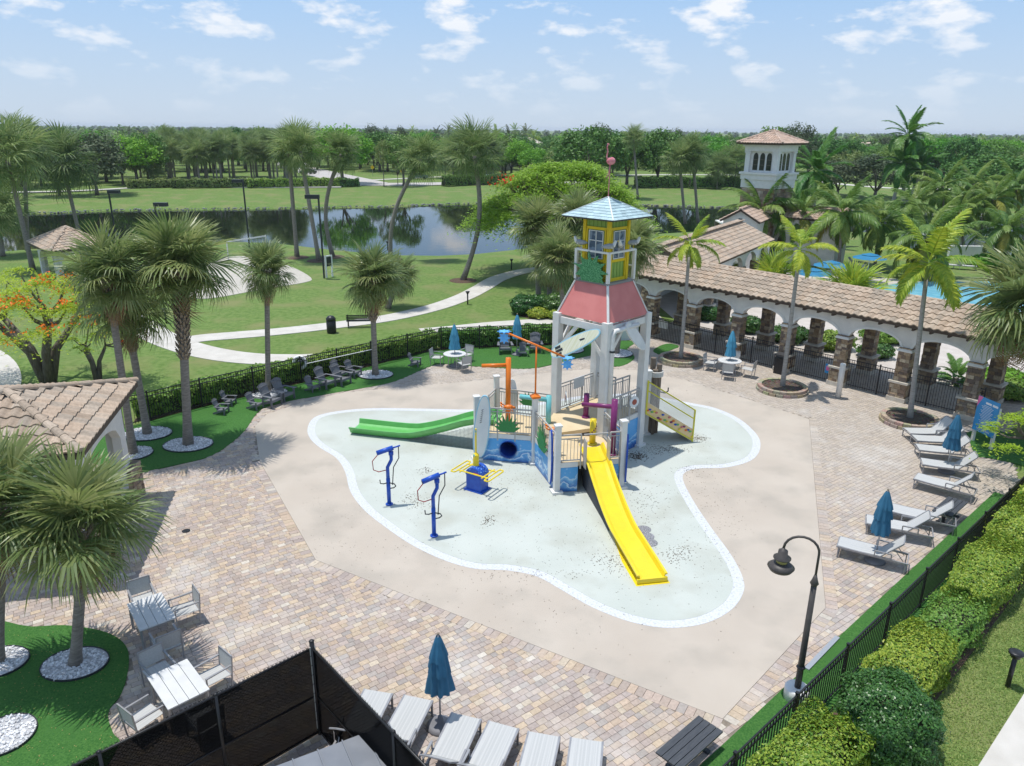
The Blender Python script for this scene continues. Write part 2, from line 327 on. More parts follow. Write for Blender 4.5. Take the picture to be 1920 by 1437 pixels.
# --- paved deck --------------------------------------------------------------
pt = lambda *l: [at(*p) for p in l]
xy = lambda l: [(p.x, p.y) for p in l]
PAD = xy(pt((478, 800), (487, 865), (592, 1050), (1355, 1348), (1548, 1140), (1517, 786), (1400, 748), (1280, 712), (1190, 694), (1110, 691), (1000, 702), (873, 716), (753, 726), (640, 737), (560, 757), (500, 777)))
back_l = xy(pt((283, 790), (380, 764), (566, 718.7), (697, 687), (828, 657), (1037, 648.5), (1112, 643)))
PD = Vector((.662, -.749, 0)); PN = Vector((.749, .662, 0)); P0 = Vector((8.83, 45.95, 0))          # portico axis, outward normal, first pier
rd = Vector((.738, .675, 0)).normalized(); RF = Vector((9.06, 15.77, 0))+Vector((.675, -.738, 0))*.2; rfA = RF-rd*9.0; rfB = RF+rd*12.3
TURF_BACK = xy(spline(pt((262, 885), (283, 882), (330, 872), (400, 853), (455, 812), (482, 775), (505, 762), (560, 749), (640, 735), (715, 722), (752, 711), (800, 690), (830, 683), (900, 688), (985, 692), (1040, 683), (1108, 667), (1128, 678), (1160, 688), (1190, 672), (1176, 655), (1190, 640), (1112, 642), (1037, 648), (828, 657), (697, 687), (566, 719), (380, 764), (283, 790), (200, 815), (150, 860)), 4))
TURF_LEFT = xy(spline(pt((-60, 1180), (60, 1176), (130, 1174), (200, 1187), (236, 1212), (241, 1250), (228, 1300), (203, 1337), (212, 1375), (222, 1400), (150, 1480), (-60, 1520)), 5))
TURF_SIGN = xy(pt((1812, 812), (1850, 800), (1935, 830), (1950, 885), (1912, 872), (1870, 862), (1828, 856)))
TURF_SMALL = xy(spline(pt((1225, 657), (1250, 645), (1273, 650), (1255, 658), (1238, 665)), 4))
def strip(a, b_, w0, w1):
    d = (b_-a).normalized(); n = Vector((-d.y, d.x, 0)); return [(q.x, q.y) for q in (a+n*w0, b_+n*w0, b_+n*w1, a+n*w1)]
TURF_RIGHT = strip(rfA, rfB, .9, -.15)
DECK = xy([Vector((-22, 8, 0)), Vector((-22, 27, 0))])+[(-16.5, 29.5)]+back_l+xy([P0-PD*1.5+PN*4.6, P0+PD*20.2+PN*4.6, P0+PD*20.2-PN*.5, rfB, rfA])+[(3, 6)]
b = MB(); b.prism(DECK, -.2, -.014); deck = struct('paved_deck', b, M('joint_sand', (.20, .165, .13), .95, c2=(.27, .23, .18), scale=8))
EX = [PAD, TURF_BACK, TURF_LEFT, TURF_SIGN, TURF_SMALL, TURF_RIGHT]
border = [(PAD[1], PAD[2]), (PAD[2], PAD[3]), (PAD[3], PAD[4]), (PAD[4], PAD[5])]
ang = math.radians(36.5); ca, sa = math.cos(ang), math.sin(ang)
pal = np.array([(.52, .40, .27), (.50, .37, .265), (.39, .315, .29), (.35, .29, .275), (.43, .33, .275), (.33, .30, .285), (.46, .375, .31), (.56, .47, .35), (.37, .295, .255), (.42, .355, .32), (.60, .55, .47)])
cx, cy, ww, hh, aa = [], [], [], [], []
rw = .162; lo_v, hi_v = -40, 60
for j in range(-240, 330):
    v = j*rw; u = -45.0+rng.rand()*.3; us = []; ls = []
    while u < 75:
        l = .162 if rng.rand() < .28 else .243
        us.append(u+l/2); ls.append(l); u += l
    us = np.array(us); ls = np.array(ls); X = us*ca-v*sa; Y = us*sa+v*ca
    k = (X > -23) & (X < 30) & (Y > 7) & (Y < 52); X, Y, l2 = X[k], Y[k], ls[k]
    if len(X) == 0: continue
    vis = np.abs(X) < (Y*.947+4)*.80+1.5
    k = inpoly(X, Y, DECK) & vis
    for e in EX: k &= ~inpoly(X, Y, e)
    for (p, q_) in border:
        p, q_ = np.array(p), np.array(q_); d = (q_-p)/np.linalg.norm(q_-p); s_ = (X-p[0])*d[0]+(Y-p[1])*d[1]; dist = np.abs((X-p[0])*-d[1]+(Y-p[1])*d[0])
        k &= ~((dist < .24) & (s_ > -.2) & (s_ < np.linalg.norm(q_-p)+.2))
    cx += list(X[k]); cy += list(Y[k]); ww += list(l2[k]); hh += [rw]*k.sum(); aa += [ang]*k.sum()
for (p, q_) in border:                                             # soldier course round the concrete pad
    p, q_ = np.array(p), np.array(q_); d = (q_-p); l = np.linalg.norm(d); d /= l; n = np.array([d[1], -d[0]])
    if inpoly(np.array([(p+q_)[0]/2+n[0]*.2]), np.array([(p+q_)[1]/2+n[1]*.2]), PAD)[0]: n = -n
    for i in range(int(l/.2)+1):
        c = p+d*(i*.2+.1)+n*.165; cx.append(c[0]); cy.append(c[1]); ww.append(.2); hh.append(.32); aa.append(math.atan2(d[1], d[0]))
cx, cy, ww, hh, aa = map(np.array, (cx, cy, ww, hh, aa)); n = len(cx)
ci = rng.choice(len(pal), n, p=np.array([14, 12, 14, 11, 13, 8, 10, 8, 8, 8, 3])/109.0); cols = (pal[ci]*.62+np.array([.425, .36, .295])*.38)*rng.uniform(.88, 1.1, (n, 1))
blend = np.clip((cx*.5+cy-22)/16, 0, .8)[:, None]; cols = cols*(1-blend)+np.array([.43, .375, .315])*blend*rng.uniform(.88, 1.1, (n, 1))
zt = rng.uniform(-.002, .003, n); zt[hh > .3] += .0045; g = .006
def paver_quads(i):
    w, h = ww[i]/2, hh[i]/2; c, s = np.cos(aa[i]), np.sin(aa[i])
    def crn(dx, dy, z):
        return np.stack([cx[i]+dx*c-dy*s, cy[i]+dx*s+dy*c, z], -1)
    o = [crn(a*(w-g), b_*(h-g), zt[i]) for a, b_ in ((-1, -1), (1, -1), (1, 1), (-1, 1))]
    u = [crn(a*(w-.0015), b_*(h-.0015), zt[i]*0-.0135) for a, b_ in ((-1, -1), (1, -1), (1, 1), (-1, 1))]
    fs = [np.stack(o, 1)]+[np.stack([u[k], u[(k+1) % 4], o[(k+1) % 4], o[k]], 1) for k in range(4)]
    return np.stack(fs, 1)                                          # (n,5,4,3)
m_pav = ATTR('paver', .85, .35, 120, .16, .2, patch=(.60, .575, .54))
d2 = cx**2+cy**2; px_ok = (np.abs(cx) < (cy*.947+4)*.66) & (cy > 12.2) & (cx > -3.2)
order = np.argsort(np.where(px_ok, d2, 1e9)); single = order[:300]; rest = np.setdiff1d(np.arange(n), single)
Q = paver_quads(rest); o = O('paver_field', quads_mesh('paver_field', Q.reshape(-1, 4, 3), np.repeat(cols[rest], 5, 0)), m_pav, deck); o['kind'] = 'stuff'
Q = paver_quads(single)
for k in range(300): O('paver', quads_mesh('paver', Q[k], np.repeat(cols[single[k]][None], 5, 0)), m_pav, deck)
# --- concrete pad, splash floor, rim
b = MB(); b.prism(PAD, -.1, .004); struct('concrete_pad', b, m_pad)
POOL = spline(pt((577, 803), (590, 783), (630, 772), (700, 766), (800, 767), (900, 768), (1000, 757), (1100, 742), (1200, 740), (1300, 757), (1345, 767), (1388, 787), (1420, 817), (1425, 842), (1408, 864), (1362, 877), (1310, 879), (1285, 886), (1281, 902), (1302, 943), (1335, 992), (1372, 1043), (1393, 1085), (1393, 1113), (1370, 1145), (1320, 1170), (1250, 1178), (1180, 1166), (1110, 1139), (1050, 1105), (1005, 1081), (950, 1070), (890, 1067), (830, 1050), (770, 1021), (720, 987), (682, 956), (657, 922), (647, 885), (630, 859), (600, 840), (581, 822)), 5)
cxp = sum((p.x for p in POOL))/len(POOL); k = len(POOL); inner = []
for i, p in enumerate(POOL):
    d = POOL[(i+1) % k]-POOL[i-1]; d.normalize(); inner.append((p.x+d.y*.31, p.y-d.x*.31))
if not inpoly(np.array([inner[0][0]]), np.array([inner[0][1]]), xy(POOL))[0]:
    inner = []
    for i, p in enumerate(POOL):
        d = POOL[(i+1) % k]-POOL[i-1]; d.normalize(); inner.append((p.x-d.y*.31, p.y+d.x*.31))
b = MB(); b.prism(xy(POOL), -.09, .009); struct('splash_rim', b, m_rim)
b = MB(); b.prism(inner, -.08, .0135); struct('splash_floor', b, m_pool)
for nm, poly, z in (('artificial_turf', TURF_BACK, .016), ('artificial_turf', TURF_LEFT, .017), ('artificial_turf', TURF_SIGN, .018), ('artificial_turf', TURF_SMALL, .017), ('artificial_turf', TURF_RIGHT, .020)):
    b = MB(); b.prism(poly, -.19, z); struct(nm, b, m_turf)
# --- pool terrace beyond the portico
m_trav = M('terrace', (.47, .42, .37), .85, c2=(.54, .49, .44), scale=1.5, detail=8)
TER = [P0-PD*1.5+PN*4.6, P0+PD*40+PN*4.6, P0+PD*40+PN*40, P0+PD*6+PN*34, P0-PD*8+PN*30, P0-PD*14+PN*22, P0-PD*6+PN*8]
b = MB(); b.prism(xy(TER), -.19, -.008); struct('pool_terrace', b, m_trav)
mpw = M('pool_water', (.17, .47, .62), .06, c2=(.25, .58, .70), scale=1.4, bump=.25, bscale=5, spec=.6)
WT = xy(spline(pt((1530, 560), (1640, 540), (1700, 530), (1800, 528), (1900, 530), (1990, 560), (1990, 640), (1870, 640), (1760, 610), (1620, 590)), 4))
b = MB(); b.prism(WT, -.1, .01); struct('swimming_pool_water', b, mpw)
# ================================================================== PLAY STRUCTURE
m_white = M('white_vinyl', (.74, .73, .70), .45, c2=(.66, .65, .62), scale=2.5, detail=8)
m_rail = M('grey_rail', (.40, .38, .35), .4, c2=(.46, .44, .41), scale=9)
m_ydeck = M('deck_coating', (.60, .47, .28), .75, c2=(.66, .53, .34), scale=1.4, detail=8, bump=.15)
m_yel = M('yellow_fibreglass', (.82, .62, .02), .28, c2=(.76, .57, .02), scale=3, spec=.5, coat=.15)
m_grn = M('green_fibreglass', (.12, .42, .10), .28, c2=(.15, .47, .13), scale=3, spec=.5, coat=.15)
m_ora = M('orange_paint', (.78, .20, .015), .35, c2=(.72, .17, .015), scale=5)
m_pur = M('purple_paint', (.17, .02, .11), .35, c2=(.21, .03, .14), scale=5)
m_teal = M('teal_paint', (.16, .50, .52), .4, c2=(.2, .55, .56), scale=5)
m_blue = M('blue_paint', (.015, .07, .42), .35, c2=(.02, .10, .48), scale=5)
m_lblue = M('splash_blue', (.10, .38, .85), .4, c2=(.16, .50, .90), scale=12)
m_red = M('coral_roof', (.58, .18, .165), .6, c2=(.64, .22, .20), scale=1.5, detail=8)
m_cgrn = M('lime_board', (.30, .44, .10), .55, c2=(.24, .37, .07), scale=6, stretch=(3, 3, .4))
m_cyel = M('cabin_yellow', (.78, .55, .015), .5, c2=(.72, .5, .015), scale=5)
m_shg = ATTR('blue_shingle', .6, .1, noise=.12)
m_dark = M('dark_trim', (.03, .035, .04), .5)
m_black = M('black_metal', (.014, .014, .015), .4, c2=(.022, .022, .024), scale=12)
m_pane = M('cabin_pane', (.09, .12, .18), .12, c2=(.22, .27, .34), scale=3, detail=1, lo=.48, hi=.52, stretch=(1, 1, -1))
m_net = M('net_grey', (.16, .17, .17), .8)
m_leafp = M('painted_leaf', (.03, .20, .05), .5, c2=(.06, .30, .09), scale=60, detail=2, lo=.55, hi=.6)
m_board = M('surfboard_white', (.70, .72, .72), .3, c2=(.62, .65, .66), scale=2, coat=.3)
m_boardb = M('surfboard_blue', (.30, .55, .68), .35)
m_boardy = M('surfboard_cream', (.62, .62, .42), .35, c2=(.72, .72, .60), scale=1.2, detail=1, stretch=(1, 22, 1))
m_wood = M('piling_wood', (.13, .10, .075), .9, c2=(.22, .18, .14), scale=4, detail=8, stretch=(6, 6, .5), bump=.5, bscale=20)
m_rope = M('rope', (.62, .60, .55), .9)
m_hole = M('tunnel_blue', (.01, .03, .14), .35)
m_chrome = M('steel', (.45, .45, .45), .3, metal=.8)
m_redhose = M('red_hose', (.30, .02, .02), .5)
# mural: painted sky and breaking waves (flat print)
mm = bpy.data.materials.new('wave_mural'); mm.use_nodes = True; t = mm.node_tree; p = t.nodes['Principled BSDF']; p.inputs['Roughness'].default_value = .35
g_ = N(t, 'ShaderNodeNewGeometry'); sp = N(t, 'ShaderNodeSeparateXYZ'); L(t, g_.outputs['Position'], sp.inputs[0])
nn = N(t, 'ShaderNodeTexNoise'); nn.inputs['Scale'].default_value = 1.5; nn.inputs['Detail'].default_value = 7; L(t, g_.outputs['Position'], nn.inputs['Vector'])
ma = N(t, 'ShaderNodeMath', operation='MULTIPLY_ADD'); L(t, nn.outputs['Fac'], ma.inputs[0]); ma.inputs[1].default_value = 1.3; L(t, sp.outputs['Z'], ma.inputs[2])
rp = N(t, 'ShaderNodeValToRGB'); L(t, ma.outputs[0], rp.inputs[0]); e = rp.color_ramp.elements
e[0].position = .30; e[0].color = (.015, .07, .26, 1); e[1].position = 1.55/1.7; e[1].color = (.09, .37, .72, 1)
ms_ = N(t, 'ShaderNodeMath', operation='DIVIDE'); L(t, ma.outputs[0], ms_.inputs[0]); ms_.inputs[1].default_value = 1.7; t.links.remove(rp.inputs[0].links[0]); L(t, ms_.outputs[0], rp.inputs[0])
for po, co in ((.42, (.04, .17, .48, 1)), (.50, (.10, .34, .66, 1)), (.535, (.62, .76, .86, 1)), (.56, (.06, .22, .55, 1)), (.66, (.16, .43, .72, 1)), (.70, (.55, .72, .84, 1)), (.725, (.10, .38, .74, 1))):
    x_ = rp.color_ramp.elements.new(po); x_.color = co
n2 = N(t, 'ShaderNodeTexNoise'); n2.inputs['Scale'].default_value = 7; n2.inputs['Detail'].default_value = 8; n2.inputs['Roughness'].default_value = .7; L(t, g_.outputs['Position'], n2.inputs['Vector'])
r2 = N(t, 'ShaderNodeMapRange', clamp=True); L(t, n2.outputs['Fac'], r2.inputs['Value']); r2.inputs['From Min'].default_value = .58; r2.inputs['From Max'].default_value = .68; r2.inputs['To Max'].default_value = .6
mxx = N(t, 'ShaderNodeMix', data_type='RGBA'); L(t, rp.outputs[0], mxx.inputs[6]); mxx.inputs[7].default_value = (.7, .82, .9, 1); L(t, r2.outputs[0], mxx.inputs['Factor']); L(t, mxx.outputs[2], p.inputs['Base Color'])

Z0 = .0135
TL, TF, TR = V(1.78, 28.43, 0), V(3.50, 26.78, 0), V(5.25, 28.57, 0); TBk = TL+TR-TF; TCn = (TL+TR)/2
A1, A2, B3, B4 = V(-1.36, 27.03, 0), V(.89, 26.67, 0), V(1.63, 24.22, 0), V(4.0, 24.68, 0); A5 = V(-.64, 29.3, 0)
ps = T('water_play_structure', 'splash-pad tower fort with yellow and green slides and a blue-roofed lookout cabin', 'playground', (TCn.x, TCn.y, 0))
OFF = Matrix.Translation(-Vector((TCn.x, TCn.y, 0)))
class PB(MB):                                                # builds in world coordinates, parented to the fort
    def mk(s, name, mat, par=None, smooth=False):
        me = s.mesh(name, smooth); me.transform(OFF); return O(name, me, mat, ps if par is None else par)
UP = V(0, 0, 1)
def post(p, h, w=.2, z0=Z0, foot=True, cap=True):
    b = PB(); b.box((p.x, p.y, (z0+h)/2), (w, w, h-z0), 0.28)
    if cap: b.box((p.x, p.y, h+.03), (w+.06, w+.06, .06), 0.28).add(*pyr((p.x, p.y, h+.06), w/2+.02, .05, .28))
    if foot: b.box((p.x, p.y, z0+.045), (w+.2, w+.2, .09), 0.28)
    return b.mk('post', m_white)
def pyr(c, r, h, rz):
    vs = [(c[0]+r*1.414*math.cos(rz+PI/4+k*PI/2), c[1]+r*1.414*math.sin(rz+PI/4+k*PI/2), c[2]) for k in range(4)]+[(c[0], c[1], c[2]+h)]
    return vs, [(0, 1, 4), (1, 2, 4), (2, 3, 4), (3, 0, 4)]
for p_, h_ in ((A1, 2.62), (A2, 2.72), (B3, 2.58), (B4, 2.6), (A5, 2.7)): post(p_, h_)
b = PB(); b.add(*pyr((A2.x, A2.y, 2.83), .16, .12, .28)); b.box((A2.x, A2.y, 2.80), (.34, .34, .07), .28); b.mk('post_cap', m_ora)
tw = [TL, TF, TR, TBk]
for p_ in tw:
    b = PB(); b.box((p_.x, p_.y, 2.84), (.3, .3, 5.66), PI/4); b.box((p_.x, p_.y, .06), (.48, .48, .10), PI/4); b.mk('tower_post', m_white)
for i in range(4):                                            # head beams and knee braces
    a, c = tw[i], tw[(i+1) % 4]; d = (c-a).normalized()
    PB().bar(a+d*.16+UP*5.4, c-d*.16+UP*5.4, .14, .26).mk('beam', m_white)
    for q, s in ((a, 1), (c, -1)):
        PB().bar(q+d*s*.16+UP*4.35, q+d*s*.95+UP*5.28, .11, .13).mk('brace', m_white)
# decks
def poly_part(name, pts, th, mat): return PB().slab(pts, th).mk(name, mat)
zA, zC = 1.17, 1.55
poly_part('deck', [A1+UP*zA, A2+UP*zA, TL+UP*zA, A5+UP*zA], .16, m_ydeck)
poly_part('deck', [A2+UP*zA, B3+UP*zA, B4+UP*zA, TF+UP*zA], .16, m_ydeck)
poly_part('ramp_deck', [A2+UP*zA, TF+UP*zC, TL+UP*zC], .16, m_ydeck)
poly_part('deck', [TL+UP*zC, TF+UP*zC, TR+UP*zC, TBk+UP*zC], .16, m_ydeck)
# fascias + murals
def mural(a, c, zt, hole=None, z0=Z0+.01):
    d = (c-a).normalized(); n = V(d.y, -d.x, 0); a = a+d*.1+n*.02; c = c-d*.1+n*.02; b = PB()
    if hole is None: b.slab([a+UP*z0, c+UP*z0, c+UP*zt, a+UP*zt], .03)
    else:
        hc, hr = hole; l = (c-a).length; ctr = a+d*l*hc[0]+UP*hc[1]; ring = []; edge = []
        for k in range(32):
            th = 2*PI*k/32; ring.append(ctr+d*math.cos(th)*hr+UP*math.sin(th)*hr); dx, dz = math.cos(th), math.sin(th)
            sx = ((l*(1-hc[0])) if dx > 0 else l*hc[0])/max(abs(dx), 1e-6); sz = ((zt-hc[1]) if dz > 0 else hc[1]-z0)/max(abs(dz), 1e-6); s = min(sx, sz); edge.append(ctr+d*dx*s+UP*dz*s)
        cor = [a+UP*z0, c+UP*z0, c+UP*zt, a+UP*zt]
        for q in cor:                                          # snap nearest edge sample to the panel corner
            k = min(range(32), key=lambda i: (edge[i]-q).length); edge[k] = q
        b.add(ring+edge, [(k, 32+k, 32+(k+1) % 32, (k+1) % 32) for k in range(32)])
        tb = PB(); tb.tube([ctr+n*.08, ctr-n*1.1], hr+.01, 28, cap=False); tb.tube([ctr+n*.07, ctr+n*.02], hr+.045, 28, cap=False); tp = tb.mk('tunnel', m_blue, None, True)
        PB().tube([ctr-n*1.08, ctr-n*1.12], hr, 20).mk('tunnel_end', m_hole, tp)
    pn = b.mk('mural_panel', mm)
    PB().slab([a+UP*(zt+.01), c+UP*(zt+.01), c+UP*(zt+.2), a+UP*(zt+.2)], .04).mk('fascia', m_white)
    return pn
mural(A1, A2, zA-.2, ((.56, .55), .33)); mural(A2, B3, zA-.2); mural(B3, B3+(B4-B3)*.36, zA-.2); mural(B3+(B4-B3)*.72, B4, zA-.2); mural(B4, TF, zA-.2); mural(TF, TR, zC-.25); mural(TR, TBk, zC-.25); mural(TBk, TL, zC-.25); mural(TL, A5, zA-.2)
# railings: frame as part, pickets as its pieces
def railing(a, c, z0, z1=None, h=1.05, sp=.115, skip=None, e=.1):
    z1 = z0 if z1 is None else z1; d = (c-a); l = d.length; d.normalize(); a = a+d*e; c = c-d*e; l -= 2*e; b = PB()
    zz = lambda t: z0+(z1-z0)*t
    b.bar(a+UP*(zz(0)+h), c+UP*(zz(1)+h), .05, .05); b.bar(a+UP*(zz(0)+h-.14), c+UP*(zz(1)+h-.14), .03, .03); b.bar(a+UP*(zz(0)+.08), c+UP*(zz(1)+.08), .04, .04)
    for t in (.01, .99) if l < 1.4 else (.01, .35, .68, .99): b.bar(a+d*l*t+UP*(zz(t)-.28), a+d*l*t+UP*(zz(t)+h), .05, .05)
    r = b.mk('railing', m_rail); k = int(l/sp); me = None
    for i in range(1, k):
        t = i/k; q = a+d*l*t
        if me is None:
            pb = MB(); pb.box((0, 0, h/2), (.018, .018, h-.2), math.atan2(d.y, d.x)); me = pb.mesh('picket')
        O('picket', me, m_rail, r, loc=OFF @ (q+UP*(zz(t)-.03)))
    return r
railing(A1, A2, zA); railing(A2, B3, zA); railing(B3, B3+(B4-B3)*.40, zA); railing(B3+(B4-B3)*.76, B4, zA); railing(B4, TF, zA)
railing(A5, TL, zA); railing(A5+(A1-A5)*.0, A5+(A1-A5)*.45, zA); railing(TL, TBk, zC, h=1.1); railing(TBk, TR+(TBk-TR)*.5, zC, h=1.1); railing(TF+(TR-TF)*.12, TR, zC-.1, h=1.1); railing(TF+V(.2, 1.2, 0), TR+V(-.35, .55, 0), zC, h=1.35)
# entry frame at the yellow slide
d_ = (B4-B3).normalized(); PB().bar(B3+d_*.95+UP*2.2, B3+d_*1.85+UP*2.2, .045, .045).mk('cross_bar', m_rail)
for s in (.95, 1.82): PB().slab([B3+d_*s+V(d_.y, -d_.x, 0)*q_+UP*z_ for q_, z_ in ((0, 1.0), (.34, 1.0), (.34, 2.05), (0, 2.1))], .03).mk('side_panel', m_rail)
# slides -------------------------------------------------------------
def chute(pts, w, side, mat, name, lip=.07):
    """trough along a centre line: floor, two walls with rolled lips"""
    pts = [Vector(p) for p in pts]; prof = [(-w/2-lip, side-.05), (-w/2-lip, side), (-w/2, side), (-w/2+.05, .05), (-w/2+.16, 0), (w/2-.16, 0), (w/2-.05, .05), (w/2, side), (w/2+lip, side), (w/2+lip, side-.05), (w/2+.02, side-.06), (w/2-.1, -.06), (-w/2+.1, -.06), (-w/2-.02, side-.06)]
    vs = []; n = len(prof)
    for i, p in enumerate(pts):
        d = pts[min(i+1, len(pts)-1)]-pts[max(i-1, 0)]; dh = V(d.x, d.y, 0).normalized(); s = V(dh.y, -dh.x, 0); up = s.cross(d.normalized())
        for (a, z) in prof: vs.append(p+s*a+up*z)
    b = PB(); b.add(vs, [(i*n+j, (i+1)*n+j, (i+1)*n+(j+1) % n, i*n+(j+1) % n) for i in range(len(pts)-1) for j in range(n)]+[tuple(range(n)), tuple(range(len(vs)-1, len(vs)-n-1, -1))])
    return b.mk(name, mat)
y0, y1, y2 = V(2.98, 24.9, 1.26), V(3.55, 21.6, .17), V(4.10, 18.62, .09)
yp = [y0+(y0-y1)*.1+UP*.0, y0, y0*.8+y1*.2+UP*.07, y0*.6+y1*.4+UP*.0, y0*.3+y1*.7-UP*.03, y0*.12+y1*.88, y1*.9+y2*.1, y1*.6+y2*.4, y2]
ysl = chute(spline(yp, 4, False), .78, .20, m_yel, 'yellow_slide')
b = PB(); e2 = (y2-y1); e2.z = 0; e2.normalize(); s2 = V(e2.y, -e2.x, 0); b.slab([y2-e2*2.75-s2*.3+UP*(.02-y2.z), y2-e2*1.2-s2*.51+UP*(.02-y2.z), y2+e2*.12-s2*.51+UP*(.02-y2.z), y2+e2*.12+s2*.51+UP*(.02-y2.z), y2-e2*1.2+s2*.51+UP*(.02-y2.z), y2-e2*2.75+s2*.3+UP*(.02-y2.z)], .02, (0, 0, 1)); b.box((y2.x, y2.y-.02, y2.z+.015), (.92, .06, .14), math.atan2(s2.y, s2.x)); b.mk('slide_footing', m_yel, ysl)
# dark netting below the yellow slide
s1 = (y1-y0); s1.z = 0; s1.normalize(); sd = V(s1.y, -s1.x, 0)
for q in (-.36, .36): PB().slab([y0+sd*q+UP*(Z0-y0.z), y1+sd*q+UP*(Z0-y1.z), y1+sd*q-UP*.05, y0*.3+y1*.7+sd*q-UP*.09, y0*.6+y1*.4+sd*q-UP*.06, y0+sd*q-UP*.08], .01).mk('skirt_net', M('dark_netting', (.03, .035, .045), .8, c2=(.07, .075, .085), scale=60, lo=.4, hi=.6), ysl)
g0, g1, g2 = V(-1.05, 28.35, 1.2), V(-4.15, 29.25, .14), V(-6.78, 29.9, .12)
gp = [g0-V(-.5, .15, 0), g0, g0*.75+g1*.25+UP*.06, g0*.5+g1*.5, g0*.15+g1*.85-UP*.02, g1*.85+g2*.15-UP*.01, g2]
gsl = chute(spline(gp, 4, False), 1.02, .24, m_grn, 'green_slide', .06)
# diamond netting under the green slide: crossing cords
dg = (g1-g0); dl = V(dg.x, dg.y, 0).length; dh = V(dg.x, dg.y, 0).normalized(); sdn = V(dh.y, -dh.x, 0)*-.5
if (V(sdn.x, sdn.y, 0)).y > 0: sdn = -sdn
b = PB(); zt_ = lambda s: max(.05, 1.13-(1.13-.1)*s/dl)
for i in range(56):
    s = dl*i/56; q = g0+dh*s+sdn; b.bar(V(q.x, q.y, Z0), V(q.x, q.y, zt_(s)-.03), .011, .011)
for i in range(1, 20):
    z = i*.058; s = dl*(1.13-z)/1.03
    if s > .1: q0, q1 = g0+sdn, g0+dh*min(s, dl)+sdn; b.bar(V(q0.x, q0.y, z), V(q1.x, q1.y, z), .011, .011)
b.mk('skirt_net', m_net, gsl)
# surfboards ----------------------------------------------------------
def surfboard(ctr, axis, nrm, l, w, mat, edge, name='surfboard'):
    axis = Vector(axis).normalized(); nrm = Vector(nrm).normalized(); s = axis.cross(nrm).normalized(); nrm = s.cross(axis); out = []
    for k in range(36):
        a = 2*PI*k/36; c, n_ = math.cos(a), math.sin(a); out.append((l/2*c, w/2*math.copysign(abs(n_)**.75, n_)*(1-.10*c)))
    b = PB(); b.slab([ctr+axis*x+s*y for x, y in out], .06, nrm); o = b.mk(name, edge)
    PB().slab([ctr+nrm*.004+axis*x*.97+s*y*.86 for x, y in out], .003, nrm).mk('top_skin', mat, o); return o
na = V(-.2, -1, .1)
sb1 = surfboard(V(-1.15, 26.72, 1.50), V(.10, -.12, 1), V(-.05, -1, .1), 2.75, .62, m_board, m_boardb)
sb2 = surfboard(TL*.48+TF*.52+V(-.32, -.32, 4.75), V(.82, -.62, .62), V(-.68, -.66, .35), 2.5, .62, m_boardy, m_boardb)
b = PB(); ax = V(.82, -.62, .62).normalized(); nr = V(-.68, -.66, .35); ss = ax.cross(nr).normalized(); nr = ss.cross(ax); c0 = TL*.48+TF*.52+V(-.32, -.32, 4.75)+nr*.01
for k in (-1, 0, 1): b.slab([c0+ax*u+ss*v for u, v in ((-.98, k*.14-.055), (-.62-.08*abs(k), k*.14-.055), (-.62-.08*abs(k), k*.14+.055), (-.98, k*.14+.055))], .004, nr)
b.mk('grip_pad', m_dark, sb2)
PB().slab([c0+ax*u+ss*v for u, v in ((.25, -.06), (.5, -.03), (.52, .03), (.3, .02))], .004, nr).mk('board_logo', m_dark, sb2)
b = PB()
for k in range(7):                                             # script lettering down the standing board
    c = V(-1.19+.012*k, 26.62-.014*k, 1.75+.09*k); b.bar(c+V(-.03, -.03, -.02), c+V(.045, -.03, .03), .01, .022)
b.mk('board_lettering', m_dark, sb1)
surfboard(A5*.75+TL*.25+V(0, .12, 1.7), V(0.05, 0, 1), V(0, 1, .05), 1.9, .5, m_board, m_board)
surfboard(B3*.9+A2*.1+V(-.18, .1, 1.25), V(0, 0, 1), V(-1, -.25, 0), 2.1, .45, m_board, m_blue)
surfboard(B4+V(.2, .05, 1.15), V(0, 0, 1), V(1, -.1, 0), 1.9, .42, m_blue, m_blue)
surfboard(TF*.4+TR*.6+V(.2, -.15, 4.9), V(.5, .55, -.65), V(.68, -.66, .2), 1.9, .5, m_board, m_board)
# spouts and posts on deck ----------------------------------------------
b = PB(); c = V(-.15, 28.1, zA); b.cyl(c, c+UP*2.72, .105, n=16); o1 = b.mk('orange_spout', m_ora, None, True)
PB().tube([c+V(-.08, 0, 2.42), c+V(-1.05, 0, 2.38)], .078, 14).mk('spout_arm', m_ora, o1, True)
b = PB(); c = V(1.45, 27.55, zA); b.cyl(c, c+UP*1.35, .11, n=14); o2 = b.mk('teal_spout', m_teal, None, True); PB().cyl(c+V(-.08, 0, 1.18), c+V(-1.15, .1, 1.28), .09, n=14).mk('spout_arm', m_teal, o2, True)
b = PB(); c = V(3.68, 25.05, zA); b.cyl(c, c+UP*2.12, .115, n=14); b.cyl(c, c+UP*.05, .2, n=14); o3 = b.mk('purple_spout', m_pur, None, True); PB().cyl(c+V(0, 0, 1.85), c+V(-1.05, .9, 1.6), .085, n=12).mk('spout_arm', m_pur, o3, True)
b = PB(); c = V(2.95, 27.75, zC); b.cyl(c, c+UP*1.0, .11, n=14); b.cyl(c, c+UP*.06, .16, n=14); PBp = b.mk('purple_drum', m_pur, None, True)
b = PB(); c = V(3.05, 25.95, zA); b.cyl(c, c+UP*1.02, .12, n=14); b.cyl(c, c+UP*.05, .19, n=14); yd = b.mk('yellow_drum', m_yel, None, True)
b = PB()
for k in range(10): a = 2.2+k*.55; b.ball(c+V(.125*math.cos(a), .125*math.sin(a), .25+.07*k), .03, 6, 4)
b.mk('drum_print', m_pur, yd)
